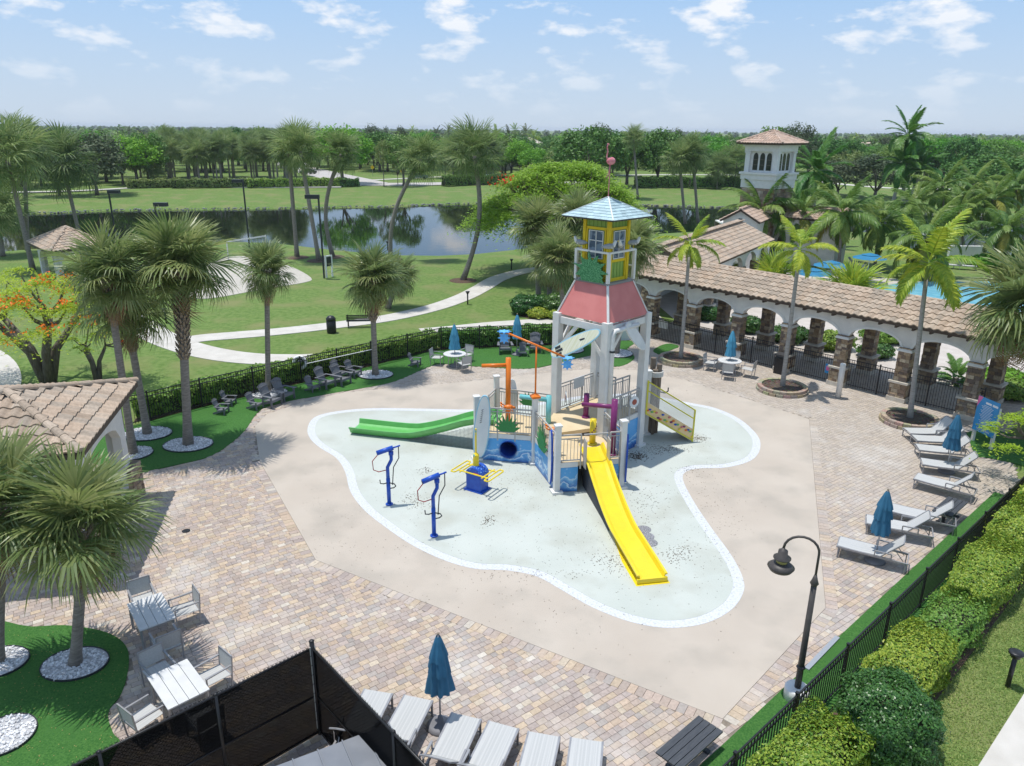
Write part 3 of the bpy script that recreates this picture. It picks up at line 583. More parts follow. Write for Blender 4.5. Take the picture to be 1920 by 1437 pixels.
# orange seesaw bucket arm with blue splash figures
b = PB(); c = V(A2.x, A2.y, 2.9); b.cyl(c, c+UP*1.9, .035, n=10); b.cyl(c+V(-1.1, .25, 2.32), c+V(1.05, -.25, 1.55), .038, n=10); sa_ = b.mk('seesaw_arm', m_ora, None, True)
def splat(ctr, nrm, r, name='splash_figure', par=None, mat=None):
    nrm = Vector(nrm).normalized(); s = (UP.cross(nrm) if abs(nrm.z) < .9 else V(1, 0, 0).cross(nrm)).normalized(); u = nrm.cross(s); pts = []
    for k in range(24):
        a = 2*PI*k/24; q = r*(1.0 if k % 3 == 0 else .62); pts.append(ctr+s*math.cos(a)*q+u*math.sin(a)*q)
    return PB().slab(pts, .03, nrm).mk(name, mat or m_lblue, par)
for e_ in (V(-1.2, .27, 2.36), V(1.15, -.27, 1.52)): splat(c+e_+UP*.02, (0, 0, 1), .27, par=sa_); splat(c+e_-UP*.25, (0, -1, .1), .24, par=sa_)
# agave cut-outs and lobster figures
def agave(ctr, s, w=.65, h=.62):
    s = Vector(s).normalized(); pts = [ctr+s*(-w*.28)]; k = 9
    for i in range(k):
        a = PI-PI*i/(k-1); tip = (w*.55*math.cos(a), h*(.28+.72*math.sin(a))); pts.append(ctr+s*tip[0]+UP*tip[1])
        if i < k-1: a2 = PI-PI*(i+.5)/(k-1); pts.append(ctr+s*(w*.33*math.cos(a2))+UP*h*(.2+.36*math.sin(a2)))
    pts.append(ctr+s*(w*.28)); return PB().slab(pts, .03).mk('agave_cutout', m_leafp)
dA = A2-A1; agave(A1+dA*.56+V(-.06, -.09, zA+.15), dA, .95, .75); agave(A5*.45+TL*.55+V(0, -.1, zA+.5), TL-A5, .8, .6); agave(A2*.55+B3*.45+V(-.08, 0, zA-.1), B3-A2, 1.1, 1.0)
def lobster(c):
    b = PB(); b.ball(c, (.19, .11, .09), 10, 6); b.ball(c+V(.18, 0, -.03), (.09, .07, .06), 8, 5)
    for s in (-1, 1): b.tube([c+V(-.12, s*.08, 0), c+V(-.26, s*.16, .06), c+V(-.3, s*.1, .13)], [.02, .025, .045], 6); b.tube([c+V(.05, s*.1, 0), c+V(.12, s*.24, -.02), c+V(.18, s*.27, -.1)], .014, 5)
    return b.mk('lobster_figure', m_ora, None, True)
lobster(A1+dA*.56+V(-.02, .05, zA+1.12)); lobster(B3*.72+A2*.28+V(.12, .05, zA+1.0))
# round sun discs (beach balls) on the rails
for c_, n_ in ((TL*.8+TBk*.2+V(.05, -.05, zC+.5), TR-TL), (B4*.35+TF*.65+V(.1, 0, zA+.55), V(1, .2, 0)), (TR*.85+TF*.15+V(-.1, -.2, zC+.55), V(.5, -.8, 0))):
    n_ = Vector(n_).normalized(); b = PB(); b.tube([c_, c_+n_*.04], .24, 16); o_ = b.mk('shell_disc', m_board); PB().tube([c_-n_*.012, c_+n_*.052], .12, 12).mk('disc_centre', M('shell_red', (.34, .08, .05), .5), o_)
PB().slab([TL*.42+TBk*.58+V(-.0, -.06, zC+.68+z_)+(TBk-TL).normalized()*x_ for x_, z_ in ((-.33, 0), (.33, 0), (.33, .46), (-.33, .46))], .03).mk('notice_panel', m_board)
# white pipe at the front tower post
b = PB(); c = TF+V(.22, -.05, 0); b.tube([c+UP*1.6, c+UP*5.2, c+V(.05, .05, 5.34), c+V(1.1, 1.1, 5.36)], .09, 12); b.mk('water_pipe', m_white, None, True); PB().tube([c+UP*4.55, c+UP*4.62], .11, 12).mk('pipe_clamp', m_dark)
# climbing side with net ------------------------------------------------
ra, rb = V(5.50, 28.55, 0), V(7.61, 28.99, 0); z_a, z_b = 1.45, .12; L2 = rb-ra
PB().slab([ra+UP*z_a, rb+UP*z_b, rb+UP*(z_b+.45), ra+UP*(z_a+.5)], .04).mk('climbing_panel', M('climb_beige', (.72, .52, .26), .6, c2=(.76, .57, .3), scale=4))
cp = ps.children[-1]; hcol = [m_ora, m_blue, m_grn, m_yel, m_red, m_pur]; rr = random.Random(3); hm = MB().ball((0, 0, 0), (.07, .035, .045), 7, 4)
for i in range(22):
    t_ = (i+.5)/22; s_ = rr.uniform(.07, .38); q = ra+L2*t_+UP*(z_a+(z_b-z_a)*t_+s_)+V(L2.y, -L2.x, 0).normalized()*.02; m_ = hm.mesh('climbing_hold'); O('climbing_hold', m_, hcol[i % 6], cp, loc=OFF @ q)
b = PB(); yf = M('net_frame_yellow', (.62, .56, .04), .45)
b.bar(ra+UP*(z_a+1.36), rb+UP*(z_b+1.31), .045, .045); b.bar(ra+UP*(z_a+.98), rb+UP*(z_b+.92), .045, .045); b.bar(ra+UP*(z_a-.02), rb+UP*(z_b-.04), .05, .05); b.bar(rb+UP*Z0, rb+UP*(z_b+1.33), .06, .06); b.bar(ra+UP*(z_a-.05), ra+UP*(z_a+1.4), .06, .06); nf = b.mk('net_frame', yf)
b = PB()
for i in range(1, 44): t_ = i/44; q = ra+L2*t_; zz = z_a+(z_b-z_a)*t_; b.bar(q+UP*(zz+.45), q+UP*(zz+1.34), .010, .010)
for i in range(16): b.bar(ra+UP*(z_a+.5+.055*i), rb+UP*(z_b+.45+.055*i), .010, .010)
b.mk('climbing_net', m_rope, nf)
nn_ = V(-L2.y, L2.x, 0).normalized(); PB().slab([ra+UP*(z_a+.02), rb+UP*(z_b), rb+nn_*1.1+UP*z_b, ra+nn_*1.1+UP*(z_a+.02)], .08).mk('climbing_ramp', m_ydeck)
post(V(5.72, 29.75, 0), 2.85)
b = PB(); pl_ = [V(5.95, 30.1, 0), V(6.2, 30.0, 0), V(6.02, 29.85, 0)]
for q, h_ in zip(pl_, (3.35, 3.1, 2.9)): PB().cyl(q+UP*Z0, q+UP*h_, .13, .12, 12).mk('timber_piling', m_wood)
for k in range(4): PB().tube([V(6.06+.30*math.cos(a), 29.98+.28*math.sin(a), 2.62+.06*k) for a in np.linspace(0, 2*PI, 20)], .03, 6).mk('rope_coil', m_rope)
PB().tube([V(6.25, 29.95, 1.9), V(6.5, 29.9, 1.85), V(6.62, 29.88, 1.95), V(6.62, 29.88, 2.1)], .03, 6).mk('hook', m_dark)
# ------------------ lookout: skirt roof, balcony, cabin, top roof
def sq(hd, z): return [V(TCn.x+hd*math.cos(a), TCn.y+hd*math.sin(a), z) for a in (PI, 1.5*PI, 0, .5*PI)]
lo_, hi_ = sq(1.78, 5.62), sq(1.10, 6.94)
for i in range(4): PB().slab([lo_[i], lo_[(i+1) % 4], hi_[(i+1) % 4], hi_[i]], .03).mk('skirt_roof', m_red)
for i in range(4): PB().bar(lo_[i]+(lo_[i]-V(TCn.x, TCn.y, 5.62))*.005, hi_[i]+(hi_[i]-V(TCn.x, TCn.y, 6.94))*.01, .09, .05).mk('roof_ridge', m_white)
PB().slab(sq(1.16, 7.0), .08, (0, 0, 1)).mk('balcony_floor', M('balcony_grey', (.22, .22, .22), .6))
bc = sq(1.10, 0)
for i in range(4): PB().box((bc[i].x, bc[i].y, 7.57), (.11, .11, 1.14), PI/4).mk('balcony_post', m_white); PB().bar(bc[i]+UP*8.12, bc[(i+1) % 4]+UP*8.12, .09, .07).mk('balcony_rail', m_white)
for i in (2, 3): PB().bar(bc[i]+UP*7.5, bc[(i+1) % 4]+UP*7.5, .05, .05).mk('balcony_rail', m_white)
cb = sq(.80, 0)
for i in range(4):
    a, c = cb[i], cb[(i+1) % 4]; d = (c-a).normalized(); n_ = V(d.y, -d.x, 0); l = (c-a).length
    w_ = PB().slab([a+UP*7.0, c+UP*7.0, c+UP*9.3, a+UP*9.3], .05).mk('cabin_wall', m_cgrn)
    for k in range(1, 6): PB().bar(a+d*l*k/6+n_*.004+UP*7.02, a+d*l*k/6+n_*.004+UP*9.28, .02, .015, n_).mk('batten', M('batten_green', (.17, .28, .05), .6), w_)
    PB().box(((a.x), (a.y), 8.15), (.13, .13, 2.3), PI/4).mk('corner_board', m_cyel)
    for za, zb in ((7.0, 7.12), (7.72, 7.82), (8.9, 9.0)): PB().bar(a+d*.09+n_*.02+UP*(za+zb)/2, c-d*.09+n_*.02+UP*(za+zb)/2, .05, zb-za).mk('trim_board', m_cyel)
    for q in (.13, l-.13): PB().bar(a+d*q+n_*.018+UP*7.12, a+d*q+n_*.018+UP*8.92, .05, .1, n_).mk('trim_board', m_cyel)
    ww_ = .66; wc = a+d*l/2+n_*.03; win = PB().slab([wc+d*x_+UP*z_ for x_, z_ in ((-ww_/2, 7.84), (ww_/2, 7.84), (ww_/2, 8.86), (-ww_/2, 8.86))], .03).mk('window', m_pane)
    for x0, z0_, x1, z1_ in ((-ww_/2, 7.84, -ww_/2, 8.86), (ww_/2, 7.84, ww_/2, 8.86), (0, 7.84, 0, 8.86), (-ww_/2, 7.85, ww_/2, 7.85), (-ww_/2, 8.86, ww_/2, 8.86), (-ww_/2, 8.5, ww_/2, 8.5)): PB().bar(wc+d*x0+n_*.012+UP*z0_, wc+d*x1+n_*.012+UP*z1_, .03, .045, n_).mk('window_frame', m_white, win)
er = sq(1.70, 9.36); ap = V(TCn.x, TCn.y, 10.02)
for i in range(4):
    a, c = er[i], er[(i+1) % 4]; rf_ = PB().slab([a, c, ap], .05).mk('cabin_roof', m_dark); nrm = (c-a).cross(ap-a).normalized(); d = (c-a).normalized(); up = nrm.cross(d); Ht = (ap-(a+c)/2).length; l = (c-a).length; nc = 8
    for r_ in range(nc):                                        # each shingle a piece with a tapered butt
        v0, v1 = Ht*r_/nc-.01, Ht*(r_+1)/nc+.05; hw = l/2*(1-v0/Ht); k = max(1, int(2*hw/.27)); 
        for s_ in range(k):
            x0 = -hw+2*hw*s_/k; x1 = -hw+2*hw*(s_+1)/k; m_ = (a+c)/2; sh = rr.uniform(.8, 1.1); top = l/2*(1-min(v1, Ht)/Ht); q0, q1 = max(-top, min(top, x0)), max(-top, min(top, x1)); b = PB(); b.col = (.42*sh, .55*sh, .58*sh)
            b.slab([m_+d*(x0+.006)+up*v0+nrm*.03, m_+d*(x1-.006)+up*v0+nrm*.03, m_+d*q1+up*min(v1, Ht)+nrm*.008, m_+d*q0+up*min(v1, Ht)+nrm*.008], .012, nrm); b.mk('shingle', m_shg, rf_)
    PB().bar(a+UP*.02, ap+UP*.04, .05, .03).mk('roof_hip', m_white)
# painted bush cut-out on the balcony front
a, c = bc[0], bc[1]; d = (c-a).normalized(); n_ = V(d.y, -d.x, 0); pts = []; ctr = a+(c-a)*.50+n_*.1+UP*7.36
for k in range(44):
    th = 2*PI*k/44; r_ = ((.80 if k % 4 == 0 else .54+.05*math.sin(k*1.7))*(1.0+.08*math.sin(k*2.3))); pts.append(ctr+d*math.cos(th)*r_*1.04+UP*max(-.37, math.sin(th)*r_*.92))
PB().slab(pts, .04, n_).mk('bush_cutout', M('bush_print', (.025, .17, .06), .55, c2=(.16, .42, .19), scale=30, detail=3, lo=.45, hi=.6))
def gull(c, rz):
    b = PB(); m_ = Matrix.Rotation(rz, 3, 'Z'); f = lambda *v: c+m_ @ (Vector(v)*1.3)
    b.tube([f(-.26, 0, .16), f(-.16, 0, .17), f(-.03, 0, .17), f(.08, 0, .18), f(.13, 0, .21)], [.02, .075, .105, .09, .05], 8); g1_ = b.mk('seagull_figure', M('gull_grey', (.32, .33, .34), .6), None, True)
    b = PB(); b.tube([f(.02, 0, .15), f(.11, 0, .2), f(.15, 0, .29), f(.17, 0, .33)], [.09, .08, .06, .04], 8); b.mk('gull_head', m_white, g1_, True)
    b = PB(); b.tube([f(.19, 0, .315), f(.26, 0, .3)], [.014, .004], 5); b.cyl(f(0, .03, .1), f(0, .03, 0), .008, n=5); b.cyl(f(0, -.03, .1), f(0, -.03, 0), .008, n=5); b.mk('gull_beak', m_cyel, g1_)
gull(bc[0]+V(.1, 0, 8.155), 2.6); gull(bc[1]+V(.02, .05, 8.155), 0.2); gull(bc[1]*.55+bc[2]*.45+UP*8.155, 4.2); gull(bc[2]+V(-.05, .0, 8.155), .1)
# flamingo weathervane
m_pink = M('flamingo_pink', (.62, .16, .20), .5, c2=(.7, .28, .3), scale=9); b = PB(); c = V(TCn.x, TCn.y, 10.0)
b.tube([c, c+UP*.8, c+UP*1.2], .02, 6); b.tube([c+V(.02, 0, 1.2), c+V(-.05, 0, .85), c+V(-.12, 0, .72)], .014, 5); fl = b.mk('flamingo_figure', m_pink, None, True)
b = PB(); b.ball(c+V(.03, 0, 1.33), (.17, .11, .14), 10, 7); b.tube([c+V(-.06, 0, 1.33), c+V(-.13, 0, 1.48), c+V(-.1, 0, 1.66), c+V(-.13, 0, 1.82), c+V(-.1, 0, 1.93), c+V(-.06, 0, 1.9)], [.045, .03, .026, .026, .034, .03], 7); b.mk('flamingo_body', m_pink, fl, True)
PB().tube([c+V(-.12, 0, 1.92), c+V(-.18, 0, 1.86), c+V(-.17, 0, 1.8)], [.024, .018, .005], 6).mk('beak', m_dark, fl)

# ================================================================== free-standing splash features
def cannon(px, label, rz):
    b0 = at(*px, Z0); r = T('water_cannon', label, 'water toy', b0, rz, 'water cannons on the splash floor')
    b = MB(); b.cyl((0, 0, 0), (0, 0, .03), .13, n=14); b.tube([(0, 0, 0), (0, 0, 1.0)], .07, 12); b.tube([(0, 0, .98), (0, 0, 1.42), (.14, .0, 1.68), (.14, 0, 1.9)], [.065, .06, .06, .06], 12); b.cyl((.14, 0, 1.86), (.14, 0, 1.99), .085, n=12); b.build('stand', m_blue, r, True)
    b = MB(); b.cyl((-.34, 0, 1.98), (.22, 0, 2.12), .085, n=14); b.cyl((.2, 0, 2.11), (.46, 0, 2.17), .03, n=8); br = b.build('barrel', m_blue, r, True)
    MB().cyl((-.345, 0, 1.977), (-.35, 0, 1.976), .06, n=12).build('muzzle', m_dark, br)
    MB().tube([(.4, 0, 2.13), (.4, 0, 1.72), (.2, -.02, 1.4), (.14, -.03, .75)], .018, 6).build('handle_rod', m_dark, r)
    MB().tube([(-.3, 0, 1.93), (-.5, 0, 1.7), (-.48, 0, 1.38), (-.3, 0, 1.28), (-.05, 0, 1.32)], .016, 6).build('hose', m_redhose, r)
    MB().tube([(-.28, 0, .98), (-.27, 0, .84), (-.16, -.02, .82), (0, -.04, .86), (.2, -.1, .8), (.24, -.1, .72), (.18, -.05, .64), (.05, -.02, .62)], .02, 6).build('bracket', m_dark, r)
cannon((730, 946), 'blue water cannon farther from the yellow slide, beside the green slide', .30)
cannon((814, 1005), 'blue water cannon with its red hose, next to the yellow-armed pump', .42)
b0 = at(895, 917, Z0); r = T('rocking_pump', 'blue domed pump with yellow loop handles and a yellow nozzle', 'water toy', b0, -.55)
b = MB(); b.box((0, 0, .02), (.8, .62, .04)); b.box((0, 0, .32), (.62, .5, .6)); b.build('base', m_blue, r)
b = MB(); vs = []; 
for s in (-.27, .27): vs += [(.33*math.cos(a), s, .62+.32*math.sin(a)) for a in np.linspace(0, PI, 13)]
b.add(vs, [(i, i+1, 14+i, 13+i) for i in range(12)]+[tuple(range(13)), tuple(range(25, 12, -1))]); hd = b.build('dome', M('pump_dome', (.015, .08, .45), .35, c2=(.3, .6, .85), scale=16, detail=2, lo=.62, hi=.66), r)
b = MB(); b.box((.13, -.275, .72), (.22, .012, .07)); b.build('lettering_strip', M('pump_letter', (.6, .06, .05), .5), hd)
b = MB(); b.tube([(-.05, 0, .9), (-.05, .0, 1.35)], .11, 14); b.tube([(-.05, 0, 1.35), (-.05, 0, 1.42)], [.11, .045], 14); b.tube([(-.05, 0, 1.40), (-.05, 0, 2.35)], .032, 8); b.build('nozzle', M('nozzle_yellow', (.8, .6, .02), .35, c2=(.12, .4, .4), scale=14, detail=1, lo=.62, hi=.66, stretch=(1, 1, .5)), r)
for s in (-1, 1):
    b = MB(); loop = []
    for (x_, y_) in ((.02, 0),):
        cxx = s*.72
        loop = [(cxx-.09, -.45, .72), (cxx-.06, -.52, .72), (cxx+.06, -.52, .72), (cxx+.1, -.45, .72), (cxx+.1, .45, .72), (cxx+.06, .52, .72), (cxx-.06, .52, .72), (cxx-.09, .45, .72), (cxx-.09, -.45, .72)]
    b.tube(loop, .028, 7); b.build('loop_handle', m_yel, r)
for s in (-1, 1): MB().tube([(s*.47, -.42, .72), (s*.47, .42, .72)], .028, 7).build('cross_handle', m_yel, r)
for y_ in (-.3, .3): MB().tube([(-.66, y_, .72), (.66, y_, .72)], .028, 7).build('tie_bar', m_yel, r)
# ================================================================== FENCES
def fence(label, pts, h=1.22, sp=.115, post_sp=2.35, rails=(.1, .86, 1.0), gate=None, mat=None, picket_w=.018):
    mat = mat or m_black; P = [Vector(p) for p in pts]; r = T('picket_fence', label, 'fence', P[0]); o0 = P[0]; cnt = 0; allm = []
    pb = MB(); pb.box((0, 0, h/2+.02), (picket_w, picket_w, h-.06)); pm = pb.mesh('picket'); pm.materials.append(mat)
    qb = MB(); qb.box((0, 0, h/2+.02), (.06, .06, h+.06)); qb.box((0, 0, h+.07), (.075, .075, .03)); qm = qb.mesh('fence_post'); qm.materials.append(mat)
    cand = []
    for a, c in zip(P[:-1], P[1:]):
        d = c-a; l = d.length; d.normalize(); rz = math.atan2(d.y, d.x); k = max(1, round(l/post_sp))
        for i in range(k):
            p0, p1 = a+d*l*i/k, a+d*l*(i+1)/k
            O('fence_post', qm, None, r, loc=p0-o0, rot=(0, 0, rz))
            for z in rails: MB().bar(p0-o0+UP*(z*h), p1-o0+UP*(z*h), .035, .035).build('rail', mat, r)
            n = int(l/k/sp)
            for j in range(1, n): cand.append((p0+(p1-p0)*j/n, rz))
    O('fence_post', qm, None, r, loc=P[-1]-o0, rot=(0, 0, rz))
    cand.sort(key=lambda t: t[0].x**2+t[0].y**2)
    for q, rz in cand[:300]: O('picket', pm, None, r, loc=q-o0, rot=(0, 0, rz))
    if len(cand) > 300:
        me = merged('picket_row', pb, [Matrix.Translation(q-o0) @ Matrix.Rotation(rz, 4, 'Z') for q, rz in cand[300:]]); o = O('picket_row', me, mat, r); o['kind'] = 'stuff'
    return r
bl = [Vector((p[0], p[1], 0)) for p in back_l]
fence('black picket fence between the artificial turf and the lawn path', [at(232, 803)]+bl, 1.35)
pfA, pfB = at(1219, 635), at(1836, 786.8); fence('black picket fence running along the stone-pier arcade', [pfA, pfB], 1.45)
fence('black picket fence between the loungers and the clipped shrub hedge', [rfB, rfA], 1.2, sp=.115, picket_w=.021)
# gate leaf at the arcade's lawn end
g0_, g1_ = at(1170, 618), pfA; r = T('fence_gate', 'black picket gate closing the gap at the end of the arcade', 'gate', g1_)
b = MB(); dv = g0_-g1_; b.bar((0, 0, .08), dv+UP*.08, .04, .04); b.bar((0, 0, 1.75), dv+UP*1.75, .04, .04); b.bar((0, 0, 0), (0, 0, 1.85), .06, .06); b.bar(dv, dv+UP*1.85, .06, .06); b.build('gate_frame', m_black, r)
pk = MB().box((0, 0, .9), (.018, .018, 1.7)).mesh('picket')
for i in range(1, 22): O('picket', pk, m_black, r, loc=dv*i/22)
# sign on the arcade fence
def text(s, size, loc, mat, par, rx=PI/2, rz=0.0, ax='CENTER', ext=.002):
    c = bpy.data.curves.new('lettering', 'FONT'); c.body = s; c.size = size; c.align_x = ax; c.align_y = 'CENTER'; c.extrude = ext; c.resolution_u = 2
    tmp = bpy.data.objects.new('lettering', c); COL.objects.link(tmp); dg_ = bpy.context.evaluated_depsgraph_get(); me = bpy.data.meshes.new_from_object(tmp.evaluated_get(dg_)); bpy.data.objects.remove(tmp); bpy.data.curves.remove(c)
    return O('lettering', me, mat, par, loc=loc, rot=(rx, 0, rz))
m_sign = M('sign_blue', (.03, .26, .55), .4, c2=(.04, .30, .60), scale=3); m_pnk = M('sign_pink', (.75, .16, .36), .5); m_wht = M('sign_white', (.82, .82, .82), .5)
fd = (pfB-pfA).normalized(); qn = pfA+fd*.85+PN*.06; tag(MB().box((qn.x, qn.y, 1.05), (.68, .02, .46), math.atan2(fd.y, fd.x)).build('notice_panel', m_white), 'plain white notice behind the bars of the arcade fence', 'sign'); frz = math.atan2(fd.y, fd.x); c = at(1552, 722.5); c = pfA+fd*((c-pfA).dot(fd)); r = T('fence_sign', 'small blue notice hung on the arcade fence', 'sign', (c.x-.04, c.y-.04, .75), frz)
MB().box((0, -.03, 0), (.85, .02, .5)).build('board', m_sign, r); MB().box((-.27, -.043, .02), (.2, .006, .24)).build('picture', m_pnk, r)
for k, (x_, z_, w_) in enumerate(((.12, .12, .42), (.1, .03, .34), (.12, -.06, .3), (.14, -.16, .22))): MB().box((x_, -.043, z_), (w_, .006, .05)).build('text_line', m_wht, r)
# chain-link enclosure with black screen (near the camera)
m_screen = bpy.data.materials.new('black_screen'); m_screen.use_nodes = True; t = m_screen.node_tree; p = t.nodes['Principled BSDF']; p.inputs['Base Color'].default_value = (.0035, .0035, .004, 1); p.inputs['Roughness'].default_value = 1.0; p.inputs['Specular IOR Level'].default_value = .05
trn = N(t, 'ShaderNodeBsdfTransparent'); mxs = N(t, 'ShaderNodeMixShader'); mxs.inputs[0].default_value = .82; L(t, trn.outputs[0], mxs.inputs[1]); L(t, p.outputs[0], mxs.inputs[2]); L(t, mxs.outputs[0], t.nodes['Material Output'].inputs[0])
HC = 2.25; c0 = at(585, 1213, HC); e1 = at(130, 1437, HC); e2_ = at(800, 1437, HC); c0.z = e1.z = e2_.z = 0
r = T('chain_link_enclosure', 'black screened chain-link enclosure in front of the lounger row', 'fence', c0)
e1 = c0+(e1-c0)*1.35; e2_ = c0+(e2_-c0)*1.5
def clpost(p, h=HC, rad=.035): b = MB(); b.cyl(p-c0, p-c0+UP*h, rad, n=10); b.ball(p-c0+UP*h, (rad+.01, rad+.01, .03), 8, 4); b.build('fence_post', m_black, r, True)
clpost(c0, HC+.14, .05)
wire = M('chain_wire', (.03, .03, .032), .6, spec=.2)
for e_, nseg in ((e1, 3), (e2_, 2)):
    d = (e_-c0); l = d.length; d.normalize(); n_ = V(-d.y, d.x, 0)
    for k in range(1, nseg+1): clpost(c0+d*l*k/nseg)
    for z in (HC-.03, 1.02, .08): MB().cyl(d*.05+UP*z, d*l+UP*z, .024, n=8).build('rail', m_black, r, True)
    inn = n_*.012 if n_.dot(-c0) > 0 else n_*-.012
    b = MB(); b.slab([inn+UP*.03, inn+d*l+UP*.03, inn+d*l+UP*(HC-.04), inn+UP*(HC-.04)], .002); b.build('privacy_screen', m_screen, r)
    b = MB(); s = .085; k = int((l+HC)/s)
    for i in range(-int(HC/s), int(l/s)):
        for sg in (1, -1):
            x0 = i*s; xa, za, xb, zb = x0, .05, x0+HC, HC+.02
            if xa < 0: za += -xa; xa = 0
            if xb > l: zb -= (xb-l); xb = l
            if xb <= xa: continue
            if sg < 0: xa, xb = l-xa, l-xb
            b.bar(d*xa+inn*-1.5+UP*za, d*xb+inn*-1.5+UP*zb, .006, .006)
            if zb > HC: b.bar(d*xb+UP*HC, d*(xb+.012)+UP*(HC+.04), .005, .005)
    b.build('chain_link_mesh', wire, r)
for q in (e1, e2_):
    d = (q-c0).normalized(); b = MB(); nn_ = V(-d.y, d.x, 0)*.03
    for i in range(9): z0_ = .2+i*.235; b.bar(d*.06+nn_+UP*z0_, d*.06+nn_+UP*(z0_+.2), .03, .012)
    b.build('lacing_strip', M('lacing', (.5, .5, .46), .6), r)
# metal-topped equipment housing inside the enclosure
d1 = (e1-c0).normalized(); d2_ = (e2_-c0).normalized(); r = T('equipment_housing', 'grey metal-roofed equipment box inside the screened enclosure', 'equipment box', c0+(d1+d2_)*1.0)
q0 = c0+d2_*.62+d1*.0+V(0, 0, 0); m_gm = M('grey_sheet', (.20, .215, .24), .45, c2=(.24, .255, .28), scale=2, metal=.2)
pA = at(690, 1372, 1.25); pB = at(508, 1440, 1.25); pdir = (pB-pA).normalized(); pn_ = V(pdir.y, -pdir.x, 0)
if pn_.dot(-pA) < 0: pn_ = -pn_
org = Vector(r.location)
for k in range(5):
    a = pA+pdir*(-.42+.47*k)-org; a.z = 1.25; c_ = a+pdir*.46; MB().slab([a, c_, c_+pn_*1.6, a+pn_*1.6], .05, (0, 0, 1)).build('roof_sheet', m_gm, r); MB().bar(a-pdir*.005+UP*.02, a-pdir*.005+pn_*1.6+UP*.02, .02, .035).build('seam', m_gm, r)
a = pA-pdir*.36-org; MB().prism([(q.x, q.y) for q in (a+pn_*.1, a+pdir*2.2+pn_*.1, a+pdir*2.2+pn_*1.5, a+pn_*1.5)], 0, 1.19).build('cabinet', m_gm, r)

# ================================================================== TILED ROOFS
m_tile = ATTR('roof_tile', .8, .3, 60, .2, .2)
def tile_mb(w=.33, l=.44, amp=.07, seg=6):
    b = MB(); pr = []
    for i in range(seg+1):
        t_ = i/seg; pr.append((w*t_, amp*(.5-.5*math.cos(2*PI*t_))*(1 if True else 0)))
    vs = [(x, 0, z+.055) for x, z in pr]+[(x, l, z+.006) for x, z in pr]+[(x, 0, z+.002) for x, z in pr]; n = seg+1
    b.add(vs, [(i, i+1, n+i+1, n+i) for i in range(seg)]+[(2*n+i, 2*n+i+1, i+1, i) for i in range(seg)]); return b
def tile_color(base):
    k = rnd.uniform(.80, 1.14); j = rnd.uniform(-.02, .02); return (base[0]*k+j, base[1]*k, base[2]*k-j*.5)
def tile_roof(parent, inv, O3, U, Vv, poly, base, n_single=0, w=.35, ex=.40, amp=.075, seg=6):
    """tiles over a planar face; poly in (u,v); courses run along U, rise along Vv"""
    U = Vector(U).normalized(); Vv = Vector(Vv).normalized(); Nn = U.cross(Vv); pb = tile_mb(w, ex+.07, amp, seg); us = [p[0] for p in poly]; vs = [p[1] for p in poly]; ms = []
    ncol = int((max(us)-min(us))/w)+1; nrow = int((max(vs)-min(vs))/ex)+1
    for j in range(nrow):
        for i in range(ncol):
            u, v = min(us)+i*w+(.0), min(vs)+j*ex
            if inpoly(np.array([u+w/2]), np.array([min(v+ex*.45, max(vs)-.01)]), poly)[0]:
                o = O3+U*u+Vv*(v-.03); m = Matrix(((U.x, Vv.x, Nn.x, o.x), (U.y, Vv.y, Nn.y, o.y), (U.z, Vv.z, Nn.z, o.z), (0, 0, 0, 1))); ms.append(inv @ m)
    cols_ = [tile_color(base) for _ in ms]
    if n_single:
        fw = inv.inverted(); idx = sorted(range(len(ms)), key=lambda i: (fw @ ms[i]).to_translation().length); pal_ = []
        for k in range(14):
            q = tile_mb(w, ex+.07, amp, seg); q.c = [tile_color(base)]*len(q.f); me = q.mesh('roof_tile'); me.materials.append(m_tile); pal_.append(me)
        for i in idx[:n_single]: O('roof_tile', rnd.choice(pal_), None, parent, mw=ms[i])
        idx = idx[n_single:]; ms = [ms[i] for i in idx]; cols_ = [cols_[i] for i in idx]
    if ms: o = O('tile_field', merged('tile_field', pb, ms, cols_), m_tile, parent); o['kind'] = 'stuff'
def ridge_caps(parent, inv, a, c, base, r_=.11, l=.42, single=True):
    d = c-a; n = max(1, int(d.length/l)); d.normalize(); s = UP.cross(d).normalized(); u = d.cross(s); L_ = (c-a).length/n
    for k in range(n):
        b = MB(); b.col = tile_color(base); vs = []
        for (t_, rad) in ((0, r_*1.08), (L_+.05, r_*.92)):
            for q in range(7): th = PI*q/6; vs.append(a+d*(k*L_+t_)+s*math.cos(th)*rad+u*(math.sin(th)*rad*.9+.02))
        b.add(vs, [(q, q+1, 8+q, 7+q) for q in range(6)]+[tuple(range(7))]); me = b.mesh('ridge_tile'); me.transform(inv); O('ridge_tile', me, m_tile, parent)
TILE = (.42, .33, .25)
m_stuc = M('stucco_white', (.62, .605, .575), .85, c2=(.72, .70, .66), scale=2, detail=8, bump=.15, bscale=50)
m_stuc2 = M('stucco_trim', (.74, .73, .70), .8, c2=(.68, .67, .64), scale=3)
m_cream = M('pier_cap', (.60, .55, .46), .85, c2=(.52, .47, .40), scale=4, bump=.3)
m_fas = M('brown_fascia', (.085, .06, .045), .7); m_soff = M('soffit', (.30, .27, .23), .85)
m_stone = ATTR('field_stone', .85, .6, 45, .3, .2)
